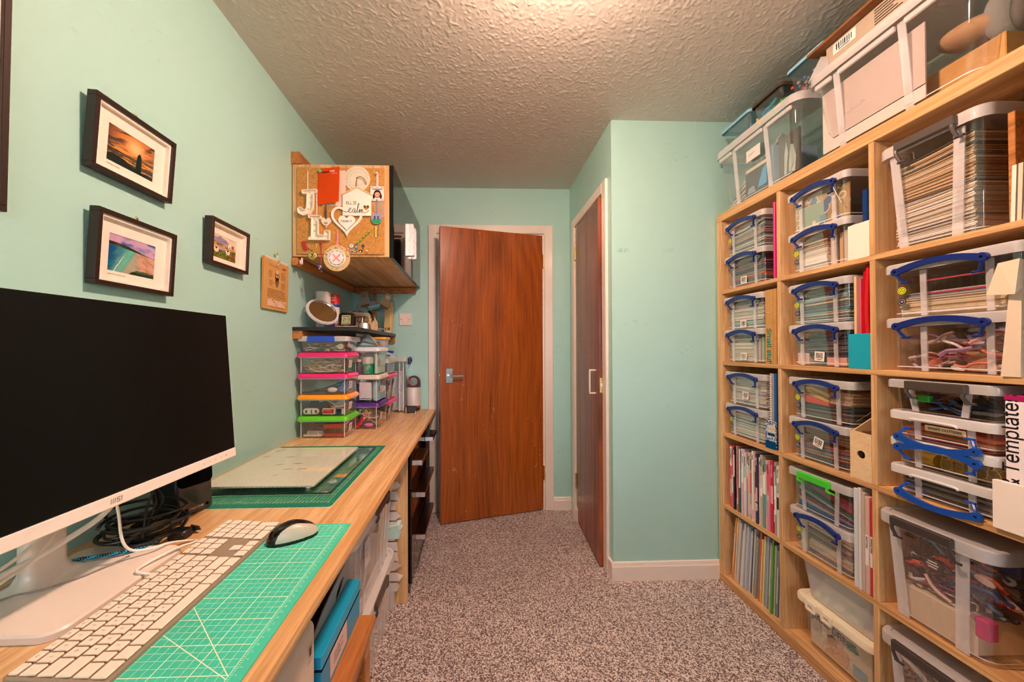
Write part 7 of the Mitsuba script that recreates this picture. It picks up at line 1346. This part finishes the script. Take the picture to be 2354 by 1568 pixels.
part('poster_card', 'print', v, 'matte')
one('cardboard_edge', at(bx(.19, .32, .014, .05, ZT + .120, ZT + .134), MS), 'matte', 'cream pad edge above the dark printed card', 'pad', '#d3c4a6')
one('dark_card', at(bx(.375, .470, .012, .020, ZT + .010, ZT + .172), MS), 'matte', 'grey card with torn white brush marks at the right of the alcove box', 'card', '#5d5a54')
part('dark_card', 'print', at(cat(ext(Polygon([(.402, .012), (.412, .012), (.420, .10), (.412, .145), (.404, .10)]), 0, .0006), ext(Polygon([(.424, .02), (.452, .012), (.456, .07), (.444, .12), (.432, .125), (.426, .07)]), 0, .0006)), MS @ frame((0, .0115, ZT), (1, 0, 0), (0, 0, 1))), 'matte', '#a9b3ac')
one('blue_folder', at(bx(.325, .345, .014, .2, ZT + .006, ZT + .17), MS), 'plastic', 'blue-grey folder upright in the middle of the alcove box', 'folder', '#7f9aae')
nl = thing('paper_note', 'white handwritten note taped to the front of the alcove box', 'note'); put(nl, at(bx(.232, .312, -.0158, -.0152, ZT + .150, ZT + .200), MS @ rot([0, 1, 0], 0)), 'matte', '#dcd3ce'); part(nl, 'handwriting', scribble(random.Random(4), .05, .016, 1, MS @ frame((.272, -.0159, ZT + .176), (1, 0, 0), (0, 0, 1)), .0008), 'matte', '#6a6470')
big('large clear box with a white board inside, on the shelving above the middle', .538, 1.015, 2.112, -.030, .40, (.20, .62))
wb = thing('white_board_sheet', 'large white sheet with faint pencil writing inside the middle top box', 'sheet'); put(wb, at(bx(.572, .868, .006, .010, ZT + .008, ZT + .215), MS), 'matte', '#c9bab1'); part(wb, 'handwriting', scribble(random.Random(9), .09, .024, 1, MS @ frame((.690, .0058, ZT + .105), (1, 0, .06), (-.06, 0, 1)), .0008), 'matte', '#b3adb8')
one('carton', at(bx(.575, .99, .05, .33, ZT + .008, ZT + .085, .002), MS), 'kraft_board', 'long tan carton lying at the back of the middle top box', 'carton')
one('fabric_roll', at(ball((0, 0, 0), (.085, .06, .034), 3), MS @ shift(.915, .10, ZT + .150) @ rot([0, 1, 0], 14)), 'matte', 'tan cushion-like bundle inside the right half of the middle top box', 'bundle', '#b08a63', smooth=True)
one('plush_head', at(ball((.965, .10, ZT + .15), (.036, .05, .070), 3), MS), 'matte', 'grey rounded bundle at the right end of the middle top box', 'bundle', '#8f8a84', smooth=True)
big('pale cloudy box cut off by the right edge on the shelving', 1.022, 1.45, 2.112, -.030, .40, (.18, .82))
one('white_sheet', at(bx(1.06, 1.40, .012, .05, ZT + .008, ZT + .225), MS), 'matte', 'white sheets in the cut-off box at the right edge', 'sheets', '#d9d3d2')
# small boxes on the alcove box, a bag, a carton and a brown board
def mini(label, s0, s1, z0, z1, lc, d0=.0, depth=.13, mat='blue_clear'):
    k = thing('storage_box', label, 'storage box'); part(k, 'tub', at(tub_mesh(s0 + .008, s1 - .008, d0 + .008, d0 + depth - .008, z0, z1 - .010, .012, .014), MS), 'clear', smooth=40)
    part(k, 'lid', at(lid_mesh(s0, s1, d0, d0 + depth, z1 - .016, z1, .018, .005), MS), mat, None if lc is None else lc, smooth=45); return k
mini('small clear box with pale blue lid nearest the alcove wall on top', .035, .232, 2.1208, 2.232, '#8cc3dc', mat='plastic')
mini('small clear box with dark brown lid, middle of the three on top', .236, .402, 2.1208, 2.228, '#4a3a30', mat='plastic')
content('craft_bits', 'red felt and wooden pieces in the small box nearest the alcove', 'craft pieces', tangle(MS, .052, .215, .014, .11, 2.123, 2.195, ['#b5242a', '#a8873c', '#c9b08a', '#4a7a4a', '#b5242a', '#6a3f8a'], 71, 26, (.002, .005)))
content('clothes_pegs', 'bright green, yellow, red and purple plastic pegs in the brown lidded box', 'pegs', tangle(MS, .252, .386, .014, .11, 2.123, 2.190, ['#1f9a4a', '#e0b52c', '#e0542f', '#5a4a9a', '#2f9ac9', '#1fae3a'], 72, 30, (.004, .008)))
mini('small clear box of beads with a light blue lid beside the white carton', .406, .575, 2.1212, 2.250, '#8cc3dc', mat='plastic', d0=.012)
v = VC(); r = random.Random(73)
for k in range(110):
    s_, d_, z_ = r.uniform(.425, .556), r.uniform(.028, .10), 2.128 + .06 * r.random() ** 1.6
    v.add(ball((s_, d_, z_), .0065, 1), r.choice(['#8f8a84', '#a39d95', '#77726d', '#8f8a84', '#c9302f', '#2f9a5a', '#3f6ab0']))
content('beads', 'grey wooden beads with a few red, green and blue ones in the small lidded box', 'beads', at(v, MS), mat='plastic')
one('plastic_bag', at(hull(np.array([(.545, -.02, 2.114), (.62, -.02, 2.114), (.578, -.005, 2.18), (.60, .0, 2.165), (.545, .1, 2.114), (.62, .1, 2.114), (.585, .08, 2.19)])), MS), 'milky', 'crumpled translucent plastic bag between bead box and white carton', 'plastic bag')
wc = thing('carton', 'flat white carton with a printed barcode on the middle top box', 'carton'); put(wc, at(bx(.596, 1.00, -.004, .30, 2.113, 2.190, .002), MS), 'matte', '#b3a490')
barcode(wc, MS, .660, 2.165, -.0044, .075, .034, parent_label='white barcode sticker')
part(wc, 'lettering', at(cat(*[bx(.752, .752 + .05 + .012 * (k % 3), -.0044, -.0040, 2.178 - .0085 * k, 2.1815 - .0085 * k) for k in range(6)]), MS), 'matte', '#4a4038')
scene['hardboard'] = pr(proc(lambda p, n, uv: mix(C('#8f5a30'), C('#784822'), fbm(p.x * 40, p.y * 40, p.z * 40, 3))), .5, .3)
bd = one('fibreboard', at(bx(.555, 1.03, -.035, .30, 2.1906, 2.200, .0005), MS @ shift(.58, 0, 2.19) @ rot([0, 1, 0], 0) @ shift(-.58, 0, -2.19)), 'hardboard', 'brown hardboard sheet lying over the white carton near the ceiling', 'board')
